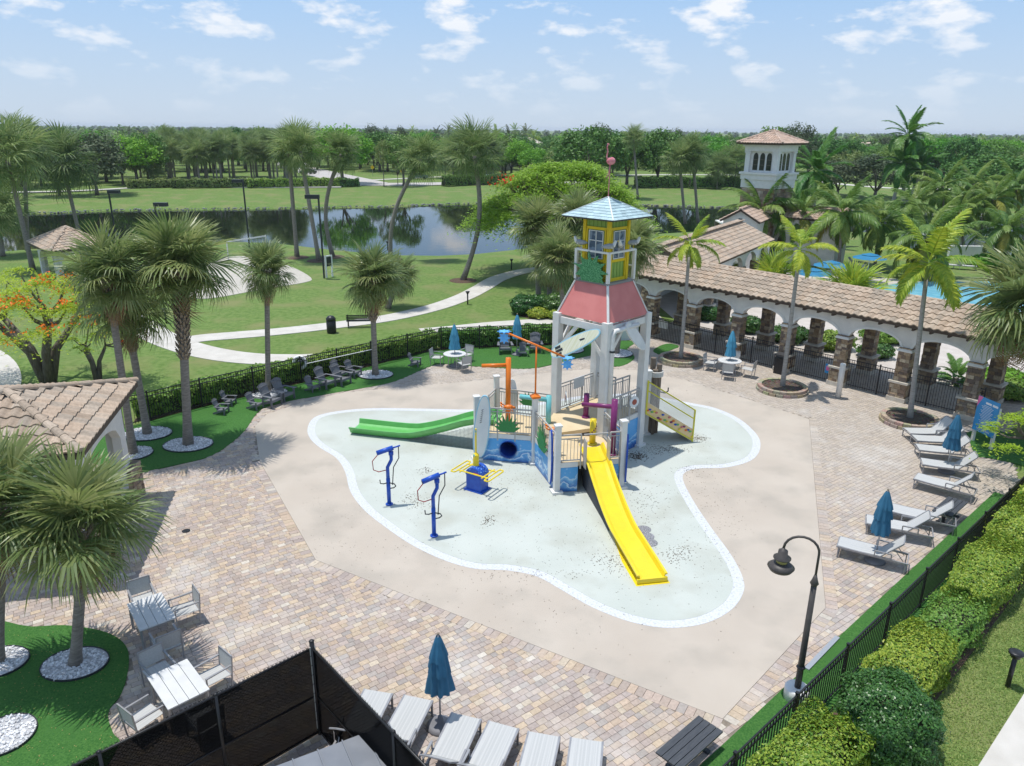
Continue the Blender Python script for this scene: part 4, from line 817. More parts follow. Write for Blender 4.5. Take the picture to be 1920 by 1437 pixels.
def stone_block(w, h, seed, base=((.34, .24, .15), (.42, .31, .20), (.24, .17, .12), (.46, .37, .26), (.30, .24, .19), (.20, .15, .12))):
    rr_ = random.Random(seed); b = MB(); z = 0; b.col = (.18, .14, .11); b.box((0, 0, h/2), (w-.05, w-.05, h-.01))
    while z < h-.04:
        hh_ = min(rr_.uniform(.10, .22), h-z)
        for f in range(4):
            x = -w/2
            while x < w/2-.03:
                l = min(rr_.uniform(.14, .36), w/2-x); k = rr_.uniform(.8, 1.2); c_ = rr_.choice(base); b.col = tuple(v*k for v in c_); dep = rr_.uniform(.0, .025); a = f*PI/2; cx_, cy_ = x+l/2, w/2-.02+dep/2; b.box((cx_*math.cos(a)-cy_*math.sin(a), cx_*math.sin(a)+cy_*math.cos(a), z+hh_/2), (l-.012, .05+dep, hh_-.012), a); x += l
        z += hh_
    return b
# ------------------------------------------------------------------ arcade (portico)
r = T('arcade', 'long arcade of stone piers and white arches under a tan tiled roof', 'building', P0+PN*1.58)
inv = Matrix.Translation(-Vector(r.location)); oP = Vector(r.location); rzp = math.atan2(PD.y, PD.x)
ped = [stone_block(.76, .72, 11+k).mesh('pedestal') for k in range(3)]; sh_ = [stone_block(.57, 1.66, 21+k).mesh('shaft') for k in range(4)]
capm = MB().box((0, 0, .05), (.92, .92, .10)).mesh('pedestal_cap'); bsm = MB().box((0, 0, .11), (.88, .88, .22)).mesh('plinth'); tpm = MB().box((0, 0, .03), (.7, .7, .07)).box((0, 0, .09), (.64, .64, .06)).mesh('capital')
SPC = 3.06; NP = 7; spr = 2.55; eav = 3.85
for row, off in ((0, 0.0), (1, 3.16)):
    for i in range(-1, NP+1):
        c = P0+PD*(SPC*i)+PN*off; e = bpy.data.objects.new('stone_pier', None); COL.objects.link(e); e.parent = r; e.location = c-oP; e.rotation_euler = (0, 0, rzp); e.empty_display_size = .1
        for nm, me, z, mt in (('plinth', bsm, 0, m_cream), ('pedestal', ped[i % 3], .2, m_stone), ('pedestal_cap', capm, .92, m_cream), ('shaft', sh_[(i+row) % 4], 1.02, m_stone), ('capital', tpm, 2.5, m_stuc2)): O(nm, me, mt, e, loc=(0, 0, z))
def arch_wall(parent, A, d, bays, spc, zs, rise, zt, th, wpier, mat, trim):
    nn_ = V(d.y, -d.x, 0)
    for i in range(bays):
        a = A+d*spc*i; b = MB(); pts = []; hw = (spc-wpier)/2; K_ = 16
        for k in range(K_+1):
            x = -hw+2*hw*k/K_; pts.append((spc/2+x, zs+rise*math.sqrt(max(0, 1-(x/hw)**2))))
        for side in (1, -1):
            o_ = a+nn_*th/2*side; vs = [o_+d*x+UP*z for x, z in pts]+[o_+d*x+UP*zt for x, z in pts]+[o_+UP*zs, o_+UP*zt, o_+d*spc+UP*zs, o_+d*spc+UP*zt]; n = K_+1
            fs = [(k, k+1, n+k+1, n+k) for k in range(K_)]+[(2*n, 0, n, 2*n+1), (K_, 2*n+2, 2*n+3, n+K_)]; b.add(vs, fs if side > 0 else [f[::-1] for f in fs])
        o0_, o1_ = a+nn_*th/2, a-nn_*th/2; vs = [o0_+d*x+UP*z for x, z in pts]+[o1_+d*x+UP*z for x, z in pts]; n = K_+1; b.add(vs, [(k, n+k, n+k+1, k+1) for k in range(K_)]); b.add([o0_+UP*zt, o0_+d*spc+UP*zt, o1_+d*spc+UP*zt, o1_+UP*zt], [(0, 1, 2, 3)])
        me = b.mesh('arch_wall'); me.transform(inv); aw = O('arch_wall', me, mat, parent)
        for sgn in (1, -1):
            b = MB(); ip = [o_ for o_ in pts]; o_ = a+nn_*(th/2+.025)*sgn; vs = []
            for k, (x, z) in enumerate(ip):
                vx, vz = x-spc/2, (z-zs)*(hw/rise)**1; ll = math.hypot(vx, vz) or 1; vs += [o_+d*x+UP*z, o_+d*(x+vx/ll*.11)+UP*(z+vz/ll*.11)]
            b.add(vs, [(2*k, 2*k+2, 2*k+3, 2*k+1) if sgn > 0 else (2*k+1, 2*k+3, 2*k+2, 2*k) for k in range(K_)]); vs2 = [v-nn_*sgn*.03 for v in vs]; b.add([vs[2*k+1] for k in range(K_+1)]+[vs2[2*k+1] for k in range(K_+1)], [(k, k+1, K_+2+k, K_+1+k) for k in range(K_)]); me = b.mesh('arch_trim'); me.transform(inv); O('arch_trim', me, trim, aw)
for off in (0.0, 3.16): arch_wall(r, P0-PD*SPC+PN*off, PD, NP+1, SPC, spr, .69, eav, .34, .42, m_stuc, m_stuc2)
a0, a1 = P0-PD*(SPC+.4), P0+PD*(SPC*NP+.4); LEN = (a1-a0).length; rid = 4.78
E0, E1, R0, R1 = a0-PN*.62+UP*eav, a1-PN*.62+UP*eav, a0+PN*1.58+UP*rid, a1+PN*1.58+UP*rid; B0, B1 = a0+PN*3.78+UP*eav, a1+PN*3.78+UP*eav
for q in ([E0, E1, R1, R0], [R0, R1, B1, B0]): b = MB(); b.slab(q, .1); me = b.mesh('roof_deck'); me.transform(inv); O('roof_deck', me, m_soff, r)
b = MB(); b.slab([a0-PN*.1+UP*(eav-.02), a1-PN*.1+UP*(eav-.02), a1+PN*3.3+UP*(eav-.02), a0+PN*3.3+UP*(eav-.02)], .03); me = b.mesh('ceiling'); me.transform(inv); O('ceiling', me, m_soff, r)
b = MB(); b.bar(E0+UP*-.02, E1+UP*-.02, .05, .16); me = b.mesh('fascia'); me.transform(inv); O('fascia', me, m_fas, r)
cm = MB().bar((0, 0, 0), PN*.52, .09, .14).mesh('corbel')
for i in range(int(LEN/.78)): O('corbel', cm, m_fas, r, loc=a0-PN*.56+PD*(.3+.78*i)+UP*(eav-.16)-oP)
sl_ = (R0-E0); tile_roof(r, inv, E0+UP*.02, PD, sl_, [(0, 0), (LEN, 0), (LEN, sl_.length), (0, sl_.length)], TILE, 300)
sl_ = (R0-B0); tile_roof(r, inv, B1+UP*.02, -PD, sl_, [(0, 0), (LEN, 0), (LEN, sl_.length), (0, sl_.length)], TILE, 0, seg=4)
ridge_caps(r, inv, R0, R1, TILE)
# ------------------------------------------------------------------ small hip-roofed buildings
def hip_hut(label, cat, crn, ez, apex, wall_in, wz, n_single, vis, base=TILE, pier=None, arch=True):
    """crn: four eave corners (counter-clockwise), apex above; walls inset"""
    ctr = sum((Vector(c) for c in crn), Vector())/4; r = T('tiled_pavilion', label, cat, (ctr.x, ctr.y, 0)); inv_ = Matrix.Translation(-Vector((ctr.x, ctr.y, 0))); E = [V(c[0], c[1], ez) for c in crn]; A = Vector(apex)
    for i in range(4):
        a, c = E[i], E[(i+1) % 4]; b = MB(); b.slab([a, c, A], .1); me = b.mesh('roof_deck'); me.transform(inv_); O('roof_deck', me, m_soff, r)
        b = MB(); b.bar(a-UP*.06, c-UP*.06, .06, .16); me = b.mesh('fascia'); me.transform(inv_); O('fascia', me, m_fas, r)
        d = (c-a).normalized(); Nn = (c-a).cross(A-a).normalized(); vv = Nn.cross(d); l = (c-a).length; ax_, ay_ = (A-a).dot(d), (A-a).dot(vv)
        tile_roof(r, inv_, a+Nn*.02, d, vv, [(0, 0), (l, 0), (ax_, ay_)], base, n_single if i in vis else 0, seg=6 if i in vis else 4)
        ridge_caps(r, inv_, a+Nn*.06, A+UP*.06, base, .12)
    W = [ctr+(V(c[0], c[1], 0)-V(ctr.x, ctr.y, 0))*wall_in for c in crn]; W = [V(w.x, w.y, 0) for w in W]
    for i in range(4):
        a, c = W[i], W[(i+1) % 4]; d = (c-a).normalized(); l = (c-a).length; hw = l/2-.55; zs = wz*.62; rise = min(.7, hw*.6); b = MB(); n_ = V(d.y, -d.x, 0)
        for s in (0, -.28):
            o_ = a+n_*s; pts = [(l/2-hw+2*hw*k/12, zs+rise*math.sqrt(max(0, 1-((k-6)/6)**2))) for k in range(13)]; vs = [o_+d*x+UP*z for x, z in pts]+[o_+d*x+UP*wz for x, z in pts]; b.add(vs, [(k, k+1, 14+k, 13+k) for k in range(12)])
            b.add([o_, o_+d*(l/2-hw), o_+d*(l/2-hw)+UP*wz, o_+UP*wz], [(0, 1, 2, 3)]); b.add([o_+d*(l/2+hw), o_+d*l, o_+d*l+UP*wz, o_+d*(l/2+hw)+UP*wz], [(0, 1, 2, 3)])
        vs = [a+d*x+UP*z for x, z in pts]+[a-n_*.28+d*x+UP*z for x, z in pts]; b.add(vs, [(k, 13+k, 14+k, k+1) for k in range(12)])
        for x in (l/2-hw, l/2+hw): b.add([a+d*x, a-n_*.28+d*x, a-n_*.28+d*x+UP*zs, a+d*x+UP*zs], [(0, 1, 2, 3)])
        me = b.mesh('arched_wall'); me.transform(inv_); O('arched_wall', me, m_stuc, r)
    if pier:
        for w in W:
            st = stone_block(.72, pier, int(w.x*10) % 97); me = st.mesh('pier_base'); O('pier_base', me, m_stone, r, loc=w-V(ctr.x, ctr.y, 0)+(V(ctr.x, ctr.y, 0)-w).normalized()*.2)
    return r
NR, FR = V(-11.55, 18.3, 0), V(-12.9, 24.25, 0); dd_ = V(-1, -.2, 0).normalized()*6.1; hip_hut('tan tiled pavilion roof with white wall behind the fan palms', 'pavilion', [NR+dd_, NR, FR, FR+dd_], 4.05, at(12, 737, 5.05), .84, 3.98, 150, (0, 1), pier=1.3)
hA, hB = at(52, 455, 2.75), at(92, 474, 2.75); hC_ = at(205, 458, 2.75); hcn = [hB, hC_, hC_+(hA-hB), hA]; cc_ = sum(hcn, Vector())/4; hip_hut('small white shelter with tiled roof beside the lake', 'shelter', hcn, 2.75, V(cc_.x, cc_.y, 4.1), .80, 2.7, 0, (), arch=True)

# ------------------------------------------------------------------ clubhouse with bell tower
def wall_box(parent, inv_, c, w, d, z0, z1, rz, mat, nm): b = MB(); b.box((c.x, c.y, (z0+z1)/2), (w, d, z1-z0), rz); me = b.mesh(nm); me.transform(inv_); return O(nm, me, mat, parent)
tc_ = zat(1441, 330, 78.0); tc_.z = -.75; TRZ = math.radians(-48); r = T('bell_tower', 'stone and white stucco tower with tiled hip roof and arched windows', 'tower', tc_, TRZ); r.scale = (.8, .8, 1.0)
stn = MB(); rr_ = random.Random(5); stn.col = (.2, .16, .12); stn.box((0, 0, 3.9), (4.5, 4.5, 7.8))
for f in range(4):
    z = 2.0
    while z < 7.75:
        h_ = min(rr_.uniform(.16, .34), 7.8-z); x = -2.28
        while x < 2.26:
            l = min(rr_.uniform(.25, .7), 2.28-x); k = rr_.uniform(.8, 1.2); stn.col = tuple(v*k for v in rr_.choice(((.36, .26, .19), (.42, .33, .25), (.30, .20, .15), (.48, .40, .32), (.26, .2, .17)))); a = f*PI/2; cx_, cy_ = x+l/2, 2.27; stn.box((cx_*math.cos(a)-cy_*math.sin(a), cx_*math.sin(a)+cy_*math.cos(a), z+h_/2), (l-.02, .07, h_-.02), a); x += l
        z += h_
o = stn.build('stone_shaft', m_stone, r); b = MB()
b.box((0, 0, 8.2), (4.75, 4.75, .8)); b.box((0, 0, 8.85), (4.95, 4.95, .5)); b.box((0, 0, 9.2), (5.25, 5.25, .2)); b.build('cornice_band', m_stuc2, r)
MB().box((0, 0, 10.4), (3.7, 3.7, 2.2)).build('belfry_core', m_stuc2, r)
for sx in (-1, 1):
    for sy in (-1, 1): b = MB(); b.box((sx*1.9, sy*1.9, 10.35), (.62, .62, 2.1)); b.box((sx*1.9, sy*1.9, 11.2), (.78, .78, .14)); b.build('corner_pilaster', m_stuc2, r)
b = MB(); b.box((0, 0, 11.55), (4.6, 4.6, .5)); b.box((0, 0, 11.9), (5.0, 5.0, .25)); b.build('frieze', m_stuc2, r)
for f in range(4):
    a = f*PI/2
    for k in (-1, 0, 1):
        b = MB(); pts = [(-.33, 9.5), (.33, 9.5)]+[(.33*math.cos(q), 10.75+.4*math.sin(q)) for q in np.linspace(0, PI, 9)]; b.slab([V((k*.92+x)*math.cos(a)-1.87*math.sin(a), (k*.92+x)*math.sin(a)+1.87*math.cos(a), z) for x, z in pts], .02); w_ = b.build('arched_window', M('dark_glass', (.02, .022, .028), .1, spec=.6), r)
        for zz in (10.0, 10.5): c_, s_ = math.cos(a), math.sin(a); MB().bar(((k*.92-.33)*c_-1.9*s_, (k*.92-.33)*s_+1.9*c_, zz), ((k*.92+.33)*c_-1.9*s_, (k*.92+.33)*s_+1.9*c_, zz), .03, .03).build('glazing_bar', M('window_bar', (.16, .13, .11), .5), w_)
for i in range(4):
    hs = 3.1; cr_ = [V(-hs, -hs, 12.05), V(hs, -hs, 12.05), V(hs, hs, 12.05), V(-hs, hs, 12.05)]; a, c, A = cr_[i], cr_[(i+1) % 4], V(0, 0, 13.2); MB().slab([a, c, A], .1).build('roof_deck', m_fas, r); d = (c-a).normalized(); Nn = (c-a).cross(A-a).normalized(); tile_roof(r, Matrix.Identity(4), a+Nn*.02, d, Nn.cross(d), [(0, 0), (2*hs, 0), (hs, (A-(a+c)/2).length)], (.50, .37, .29), 0, seg=4, amp=.07, w=.36, ex=.5)
    ridge_caps(r, Matrix.Identity(4), a+Nn*.05, A+UP*.05, (.50, .37, .29), .14, .6)
MB().box((0, 0, 11.98), (5.6, 5.6, .12)).build('eave', m_fas, r)
# clubhouse wing: gabled tiled roofs and white walls round the tower
def gable(label, name, c, w, l, ez, rz_, rise, wins=0, base=(.47, .35, .27)):
    r = T(name, label, 'building', c, rz_); I = Matrix.Identity(4); MB().box((0, 0, ez/2), (l-.6, w-.6, ez)).build('wall', m_stuc, r)
    for s in (1, -1):
        a, c_ = V(-l/2*s, -w/2*s, ez), V(l/2*s, -w/2*s, ez); up = V(0, w/2*s, rise); MB().slab([a, c_, c_+up, a+up], .12).build('roof_deck', m_fas, r); tile_roof(r, I, a+UP*.03, c_-a, up, [(0, 0), (l, 0), (l, up.length), (0, up.length)], base, 0, seg=4)
        b = MB(); b.slab([V(s*(l/2-.3), -w/2+.3, ez), V(s*(l/2-.3), w/2-.3, ez), V(s*(l/2-.3), 0, ez+rise-.15)], .05); b.build('gable_wall', m_stuc, r)
        for k in range(wins): x = (k-(wins-1)/2)*.62; MB().box((s*(l/2-.28), x, ez-.35), (.06, .36, 1.3)).build('window', m_dark, r)
    ridge_caps(r, I, V(-l/2, 0, ez+rise+.04), V(l/2, 0, ez+rise+.04), base)
    return r
q = zat(1560, 440, 73); q.z = 0
gable('white clubhouse gable with three slit windows beside the stone tower', 'clubhouse_wing', V(tc_.x+4.3, tc_.y-3.2, 0), 4.2, 5.6, 4.4, TRZ+.17, 1.0, 3)
gable('white clubhouse wing with tiled roof on the lake side of the tower', 'clubhouse_wing', V(tc_.x-2.8, tc_.y-3.6, 0), 3.8, 6.0, 4.3, TRZ+PI/2+.32, 1.1, 1)
# link arcade from the long arcade back to the clubhouse
lA, lB = P0-PD*3.2+PN*4.4, V(tc_.x-5.5, tc_.y-11, 0); dl_ = (lB-lA); ll_ = dl_.length; dl_.normalize(); r = T('link_arcade', 'tiled link arcade with arches leading to the clubhouse tower', 'building', lA+dl_*ll_/2, math.atan2(dl_.y, dl_.x)); I = Matrix.Identity(4); inv = I
wL = 6.0
for s in (1, -1):
    a, c_ = V(-ll_/2*s, -wL/2*s, 3.5), V(ll_/2*s, -wL/2*s, 3.5); up = V(0, wL/2*s, 1.35); MB().slab([a, c_, c_+up, a+up], .12).build('roof_deck', m_fas, r); tile_roof(r, I, a+UP*.03, c_-a, up, [(0, 0), (ll_, 0), (ll_, up.length), (0, up.length)], TILE, 0, seg=4)
ridge_caps(r, I, V(-ll_/2, 0, 4.9), V(ll_/2, 0, 4.9), TILE)
nb_ = int(ll_/3.4); arch_wall(r, V(-ll_/2, -2.5, 0), V(1, 0, 0), nb_, ll_/nb_, 2.2, .95, 3.45, .3, .6, m_stuc, m_stuc2)
for k in range(nb_+1): O('pier', sh_[k % 4], m_stone, r, loc=(-ll_/2+ll_*k/nb_, -2.5, .55)); O('plinth', bsm, m_cream, r, loc=(-ll_/2+ll_*k/nb_, -2.5, 0), sc=(1, 1, 2.5))
MB().box((0, 2.4, 1.7), (ll_, .25, 3.4)).build('rear_wall', m_stuc, r)
# open loggia in front of the tower
qa, qb = at(1352, 487), at(1492, 489); dq = qb-qa; lq = dq.length; r = T('loggia', 'white arched loggia with dark openings below the tower', 'building', (qa+qb)/2, math.atan2(dq.y, dq.x)); inv = I
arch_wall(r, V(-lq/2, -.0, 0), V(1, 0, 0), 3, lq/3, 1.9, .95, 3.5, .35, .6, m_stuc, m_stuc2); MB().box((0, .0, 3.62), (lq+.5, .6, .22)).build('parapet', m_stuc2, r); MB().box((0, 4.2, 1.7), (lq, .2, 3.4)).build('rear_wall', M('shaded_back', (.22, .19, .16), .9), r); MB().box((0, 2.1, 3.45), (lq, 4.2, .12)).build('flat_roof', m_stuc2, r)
for k in range(4): O('pier', sh_[k % 4], m_stone, r, loc=(-lq/2+lq*k/3, 0, .25)); O('plinth', bsm, m_cream, r, loc=(-lq/2+lq*k/3, 0, 0))
# ================================================================== VEGETATION
lf_sabal = LEAF('sabal_leaf', (.100, .150, .045), (.200, .235, .092), .44, .38, .5)
lf_sabal_far = LEAF('sabal_leaf_far', (.08, .14, .042), (.18, .225, .088), .42, .5, hue=.012)
lf_coco = LEAF('coconut_leaf', (.08, .165, .03), (.18, .265, .06), .45, .4, .4)
lf_coco_y = LEAF('coconut_leaf_yellowing', (.22, .21, .03), (.16, .19, .04), .3, .45)
lf_royal = LEAF('royal_leaf', (.045, .145, .026), (.095, .21, .042), .38, .4, .4)
lf_yel = LEAF('yellow_palm_leaf', (.13, .235, .025), (.30, .36, .04), .35, .45)
lf_bright = LEAF('bright_leaf', (.06, .20, .015), (.12, .30, .03), .32)
lf_brown = LEAF('dead_frond', (.16, .10, .05), (.24, .17, .09), .1, .8, .1)
lf_mid = LEAF('mid_leaf', (.055, .135, .022), (.115, .20, .045), .3)
lf_deep = LEAF('deep_leaf', (.034, .105, .018), (.08, .175, .034), .25)
lf_cas = LEAF('casuarina_leaf', (.045, .072, .034), (.09, .115, .06), .2, .6)
lf_olive = LEAF('olive_leaf', (.095, .155, .035), (.16, .205, .07), .28)
lf_poin = LEAF('poinciana_leaf', (.09, .225, .018), (.17, .30, .04), .4)
lf_poin_y = LEAF('acacia_leaf', (.24, .34, .02), (.32, .40, .04), .4)
lf_flow = LEAF('orange_flower', (.75, .07, .01), (.72, .20, .02), .25)
lf_flow_r = LEAF('red_flower', (.60, .02, .01), (.70, .06, .02), .25)
lf_hedge = LEAF('hedge_leaf', (.055, .15, .02), (.16, .27, .045), .25, .45, .35)
lf_hedge_y = LEAF('golden_hedge_leaf', (.075, .17, .016), (.30, .35, .045), .28, .45, .35)
lf_hedge_d = LEAF('dark_hedge_leaf', (.022, .075, .014), (.065, .15, .03), .22, .35, .45)
m_trunk = M('palm_trunk', (.19, .165, .14), .9, c2=(.30, .27, .235), scale=5, detail=8, stretch=(1, 1, 5), bump=.6, bscale=14)
m_trunk_p = M('pale_trunk', (.36, .345, .32), .85, c2=(.27, .255, .23), scale=4, detail=7, stretch=(1, 1, 6), bump=.35, bscale=12)
m_boot = M('palm_boot', (.21, .16, .11), .9, c2=(.36, .29, .21), scale=9, bump=.4)
m_bark = M('bark', (.11, .09, .07), .95, c2=(.19, .165, .14), scale=4, detail=8, stretch=(3, 3, .6), bump=.7, bscale=12)
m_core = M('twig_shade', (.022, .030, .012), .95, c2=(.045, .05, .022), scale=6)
R_ = np.random.RandomState(11)
def strips(segs):
    """segs: list of (centre pts (k,3), half-width vectors (k,3)); returns quads"""
    q = []
    for c, w in segs:
        for i in range(len(c)-1): q.append([c[i]-w[i], c[i]+w[i], c[i+1]+w[i+1], c[i+1]-w[i+1]])
    return q
def fan_frond(seed, R=1.0, pet=.75, droop=.5, n=42, costa=.45):
    r = np.random.RandomState(seed); segs = []; q = []
    px = np.linspace(0, pet, 4); pc = [np.array([x, 0, .10*math.sin(PI*x/pet*.5)]) for x in px]; segs.append((pc, [np.array([0, .022-.008*i/3, 0]) for i in range(4)]))
    q += strips(segs); segs = []; hub = pc[-1]
    for i in range(n):
        a = math.radians(-152+304*(i+.5)/n)+r.uniform(-.03, .03); c = max(0, math.cos(a)); b = hub+np.array([costa*R*c*.55, 0, -.12*c*c*R*.6]); ln = R*(.62+.38*math.cos(a*.5))*r.uniform(.9, 1.06)
        d = np.array([math.cos(a), math.sin(a), .10*abs(math.sin(a))]); s = np.array([-math.sin(a), math.cos(a), r.uniform(-.5, .5)]); s /= np.linalg.norm(s); dr = droop*r.uniform(.6, 1.4); w = .029*R; tip = r.uniform(.75, 1.25)
        f = lambda t: b+d*ln*t*(1-.18*dr*t*t)-np.array([0, 0, dr*ln*(t**2.6)*.75])
        cs = [b, f(.45), f(.78), f(1.0)]; ws = [s*w*.25, s*w*.95, s*w*.6, s*w*.08]; segs.append((cs, ws))
    return np.array(q+strips(segs))
def pin_frond(seed, L_=2.8, bend=1.3, n=42, ll=.55, droop=.7, wid=.032, fwd=.55, v=.25):
    r = np.random.RandomState(seed); segs = []; pts = []; p = np.zeros(3); K_ = 24
    for i in range(K_+1):
        pts.append(p.copy()); a = -bend*((i/K_)**1.35); p = p+np.array([math.cos(a), 0, math.sin(a)])*L_/K_
    pts = np.array(pts); segs.append(([pts[i] for i in range(0, K_+1, 3)], [np.array([0, .03*(1-i/K_*.85), 0]) for i in range(0, K_+1, 3)])); segs.append(([pts[i] for i in range(0, K_+1, 3)], [np.array([0, 0, .025*(1-i/K_*.85)]) for i in range(0, K_+1, 3)]))
    for i in range(n):
        t_ = .13+.87*(i+.5)/n; k = min(K_-1, int(t_*K_)); b = pts[k]+(pts[k+1]-pts[k])*(t_*K_-k); tg = pts[k+1]-pts[k]; tg /= np.linalg.norm(tg); ln = ll*(.35+.65*math.sin(PI*min(1, .15+t_*.88)))*r.uniform(.85, 1.1)
        for s in (-1, 1):
            up = np.cross(tg, np.array([0, 1, 0])); up = up if up[2] > 0 else -up; d = np.array([0, s, 0])*1.0+tg*fwd*(1+t_)+up*v; d /= np.linalg.norm(d); dr = droop*r.uniform(.6, 1.3); w = np.cross(d, up); w /= np.linalg.norm(w)+1e-9; w = w*wid+up*wid*r.uniform(-.5, .5)
            f = lambda q: b+d*ln*q*(1-.25*dr*q)-np.array([0, 0, dr*ln*q*q*.8]); segs.append(([b, f(.5), f(1.0)], [w*.55, w*.9, w*.1]))
    return np.array(strips(segs))
def frond_meshes(nm, fs, mat):
    out = []
    for f in fs: me = quads_mesh(nm, f); me.materials.append(mat); out.append(me)
    return out
FAN = [fan_frond(k, 1.12, .62, d_) for k, d_ in enumerate((.18, .3, .45, .6, .75, .95))]
FANM = frond_meshes('frond', FAN, lf_sabal); FANB = frond_meshes('frond', [fan_frond(77, .8, .8, 1.5, 30), fan_frond(78, .75, .9, 1.7, 30)], lf_brown)
COC = [pin_frond(10+k, 3.0, b_, 66, .70, .95, .034) for k, b_ in enumerate((.75, 1.15, 1.5, 1.9))]; COCM = frond_meshes('frond', COC, lf_coco); COCY = frond_meshes('frond', [COC[3], COC[2]], lf_coco_y)
ROY = [pin_frond(20+k, 3.0, b_, 64, .70, .55, .038, .5, .45) for k, b_ in enumerate((.5, .95, 1.3, 1.7))]; ROYM = frond_meshes('frond', ROY, lf_royal)
YPF = [pin_frond(30+k, 2.1, b_, 44, .55, .75, .036, .45, .3) for k, b_ in enumerate((.55, .95, 1.25, 1.5))]; YPM = frond_meshes('frond', YPF, lf_yel)
FANY = frond_meshes('frond', FAN[1:4], lf_yel)
def frond_mats(n, lo_el, hi_el, s0, s1, seed, base_r=.08, up_z=.25, roll=.5):
    r = random.Random(seed); out = []
    for i in range(n):
        t_ = i/(n-1); el_ = math.radians(hi_el+(lo_el-hi_el)*(t_**.85)); az_ = i*2.39996+r.uniform(-.5, .5); el_ += r.uniform(-.16, .16); sc = (s0+(s1-s0)*math.sin(PI*(.25+.75*t_)))*r.uniform(.80, 1.14)
        m = Matrix.Rotation(az_, 4, 'Z') @ Matrix.Translation((base_r*math.cos(el_), 0, up_z*(1-2*t_))) @ Matrix.Rotation(-el_, 4, 'Y') @ Matrix.Rotation(r.uniform(-roll, roll), 4, 'X') @ Matrix.Scale(sc, 4)
        out.append((m, t_))
    return out
def crown_mesh(nm, quads, mats, mat, pick):
    res = []
    for m, t_ in mats:
        a = np.array([list(x) for x in m]); q = quads[pick(t_)]; res.append(np.einsum('ij,fkj->fki', a[:3, :3], q)+a[:3, 3])
    me = quads_mesh(nm, np.concatenate(res)); me.materials.append(mat); return me
def trunk_mb(h, r0, r1, lean=(0, 0), curve=(0, 0), n=10, flare=1.35, k=10):
    pts = []; rs = []
    for i in range(k+1):
        t_ = i/k; pts.append((lean[0]*t_+curve[0]*math.sin(PI*t_), lean[1]*t_+curve[1]*math.sin(PI*t_), h*t_)); rs.append((r0+(r1-r0)*t_)*(1+(flare-1)*max(0, 1-t_*7)))
    b = MB(); b.tube(pts, rs, n); return b, pts
def sabal(loc, h, label, R=1.25, nf=44, lean=(0, 0), curve=(0, 0), r0=.19, boots=1.2, detail=True, seed=0, group=None, name='sabal_palm', lo=-42):
    rt = T(name, label, 'palm tree', loc, 0, group); r = random.Random(seed); b, pts = trunk_mb(h, r0, r0*.9, lean, curve, 12 if detail else 7); b.build('trunk', m_trunk, rt, True)
    top = Vector(pts[-1])
    if boots and detail:
        bb = MB(); z = h-boots; i = 0
        while z < h+.1:
            for k in range(7):
                a = k*2*PI/7+(.45 if i % 2 else 0)+r.uniform(-.1, .1); t_ = min(1, z/h); c = Vector((lean[0]*t_+curve[0]*math.sin(PI*t_), lean[1]*t_+curve[1]*math.sin(PI*t_), z)); rr2 = r0*(1.05+.35*max(0, (z-h+boots)/boots)); o_ = c+V(math.cos(a)*rr2, math.sin(a)*rr2, 0); u_ = V(math.cos(a)*.11, math.sin(a)*.11, .20).normalized(); sd_ = V(-math.sin(a), math.cos(a), 0)*.5
                for sg in (-1, 1): bb.bar(o_+sd_*sg*.07-u_*.05, o_+sd_*sg*-.02+u_*r.uniform(.16, .26), .05, .03, (math.cos(a), math.sin(a), 0))
            z += .13; i += 1
        bt = bb.build('leaf_boots', m_boot, rt); bt['kind'] = 'stuff'
    ms = frond_mats(nf, lo, 82, .72*R, R, seed)
    pick = lambda t_: min(5, int(t_*5.2+r.random()*1.2))
    if detail:
        for m, t_ in ms: O('frond', FANM[pick(t_)], None, rt, mw=Matrix.Translation(top) @ m)
        for m, t_ in frond_mats(3, -70, -60, .7*R, .85*R, seed+500): O('dead_frond', FANB[seed % 2], None, rt, mw=Matrix.Translation(top-UP*.15) @ m)
    else: O('crown', SABC[seed % len(SABC)], None, rt, loc=top, sc=R*r.uniform(.93, 1.07), rot=(0, 0, r.uniform(0, 6)))
    return rt
SABC = []
for k in range(4):
    rq = random.Random(50+k); q = [f[::1] for f in [fan_frond(60+k*3+j, 1.0, .75, (.25, .5, .8)[j], 26) for j in range(3)]]; SABC.append(crown_mesh('crown', q, frond_mats(44, -48, 80, .75, 1.0, 80+k), lf_sabal_far, lambda t_: min(2, int(t_*3))))
def gravel(loc, rx, ry, label, rz=0.0):
    rt = T('gravel_ring', label, 'gravel bed', loc, rz); b = MB(); n = 40
    b.lathe([(1, .0), (1, .05), (.97, .05), (.97, 0)], (0, 0, 0), n, cap=False); b.v = [(x*rx, y*ry, z) for x, y, z in b.v]; b.build('edging', m_dark, rt)
    b = MB(); b.lathe([(.97, .005), (.97, .03)], (0, 0, 0), 32); b.v = [(x*rx, y*ry, z) for x, y, z in b.v]; b.build('bed', M('gravel_bed', (.45, .45, .46), .9), rt)
    r = np.random.RandomState(int(abs(loc[0])*100) % 999); ms = []; cols_ = []
    for i in range(int(900*rx*ry)):
        a, q = r.uniform(0, 2*PI), math.sqrt(r.rand())*.95; s = r.uniform(.025, .055); c_ = r.uniform(.45, .85); ms.append(Matrix.Translation((rx*q*math.cos(a), ry*q*math.sin(a), .035+r.uniform(0, .012))) @ Matrix.Rotation(r.uniform(0, 6), 4, 'Z') @ Matrix.Rotation(r.uniform(-.5, .5), 4, 'X') @ Matrix.Diagonal((s*1.3, s, s*.7, 1))); cols_.append((c_, c_, c_*1.01))
    pb = MB().box((0, 0, 0), (1, 1, 1)); o = O('stones', merged('stones', pb, ms, cols_), m_gravel, rt); o['kind'] = 'stuff'
    return rt
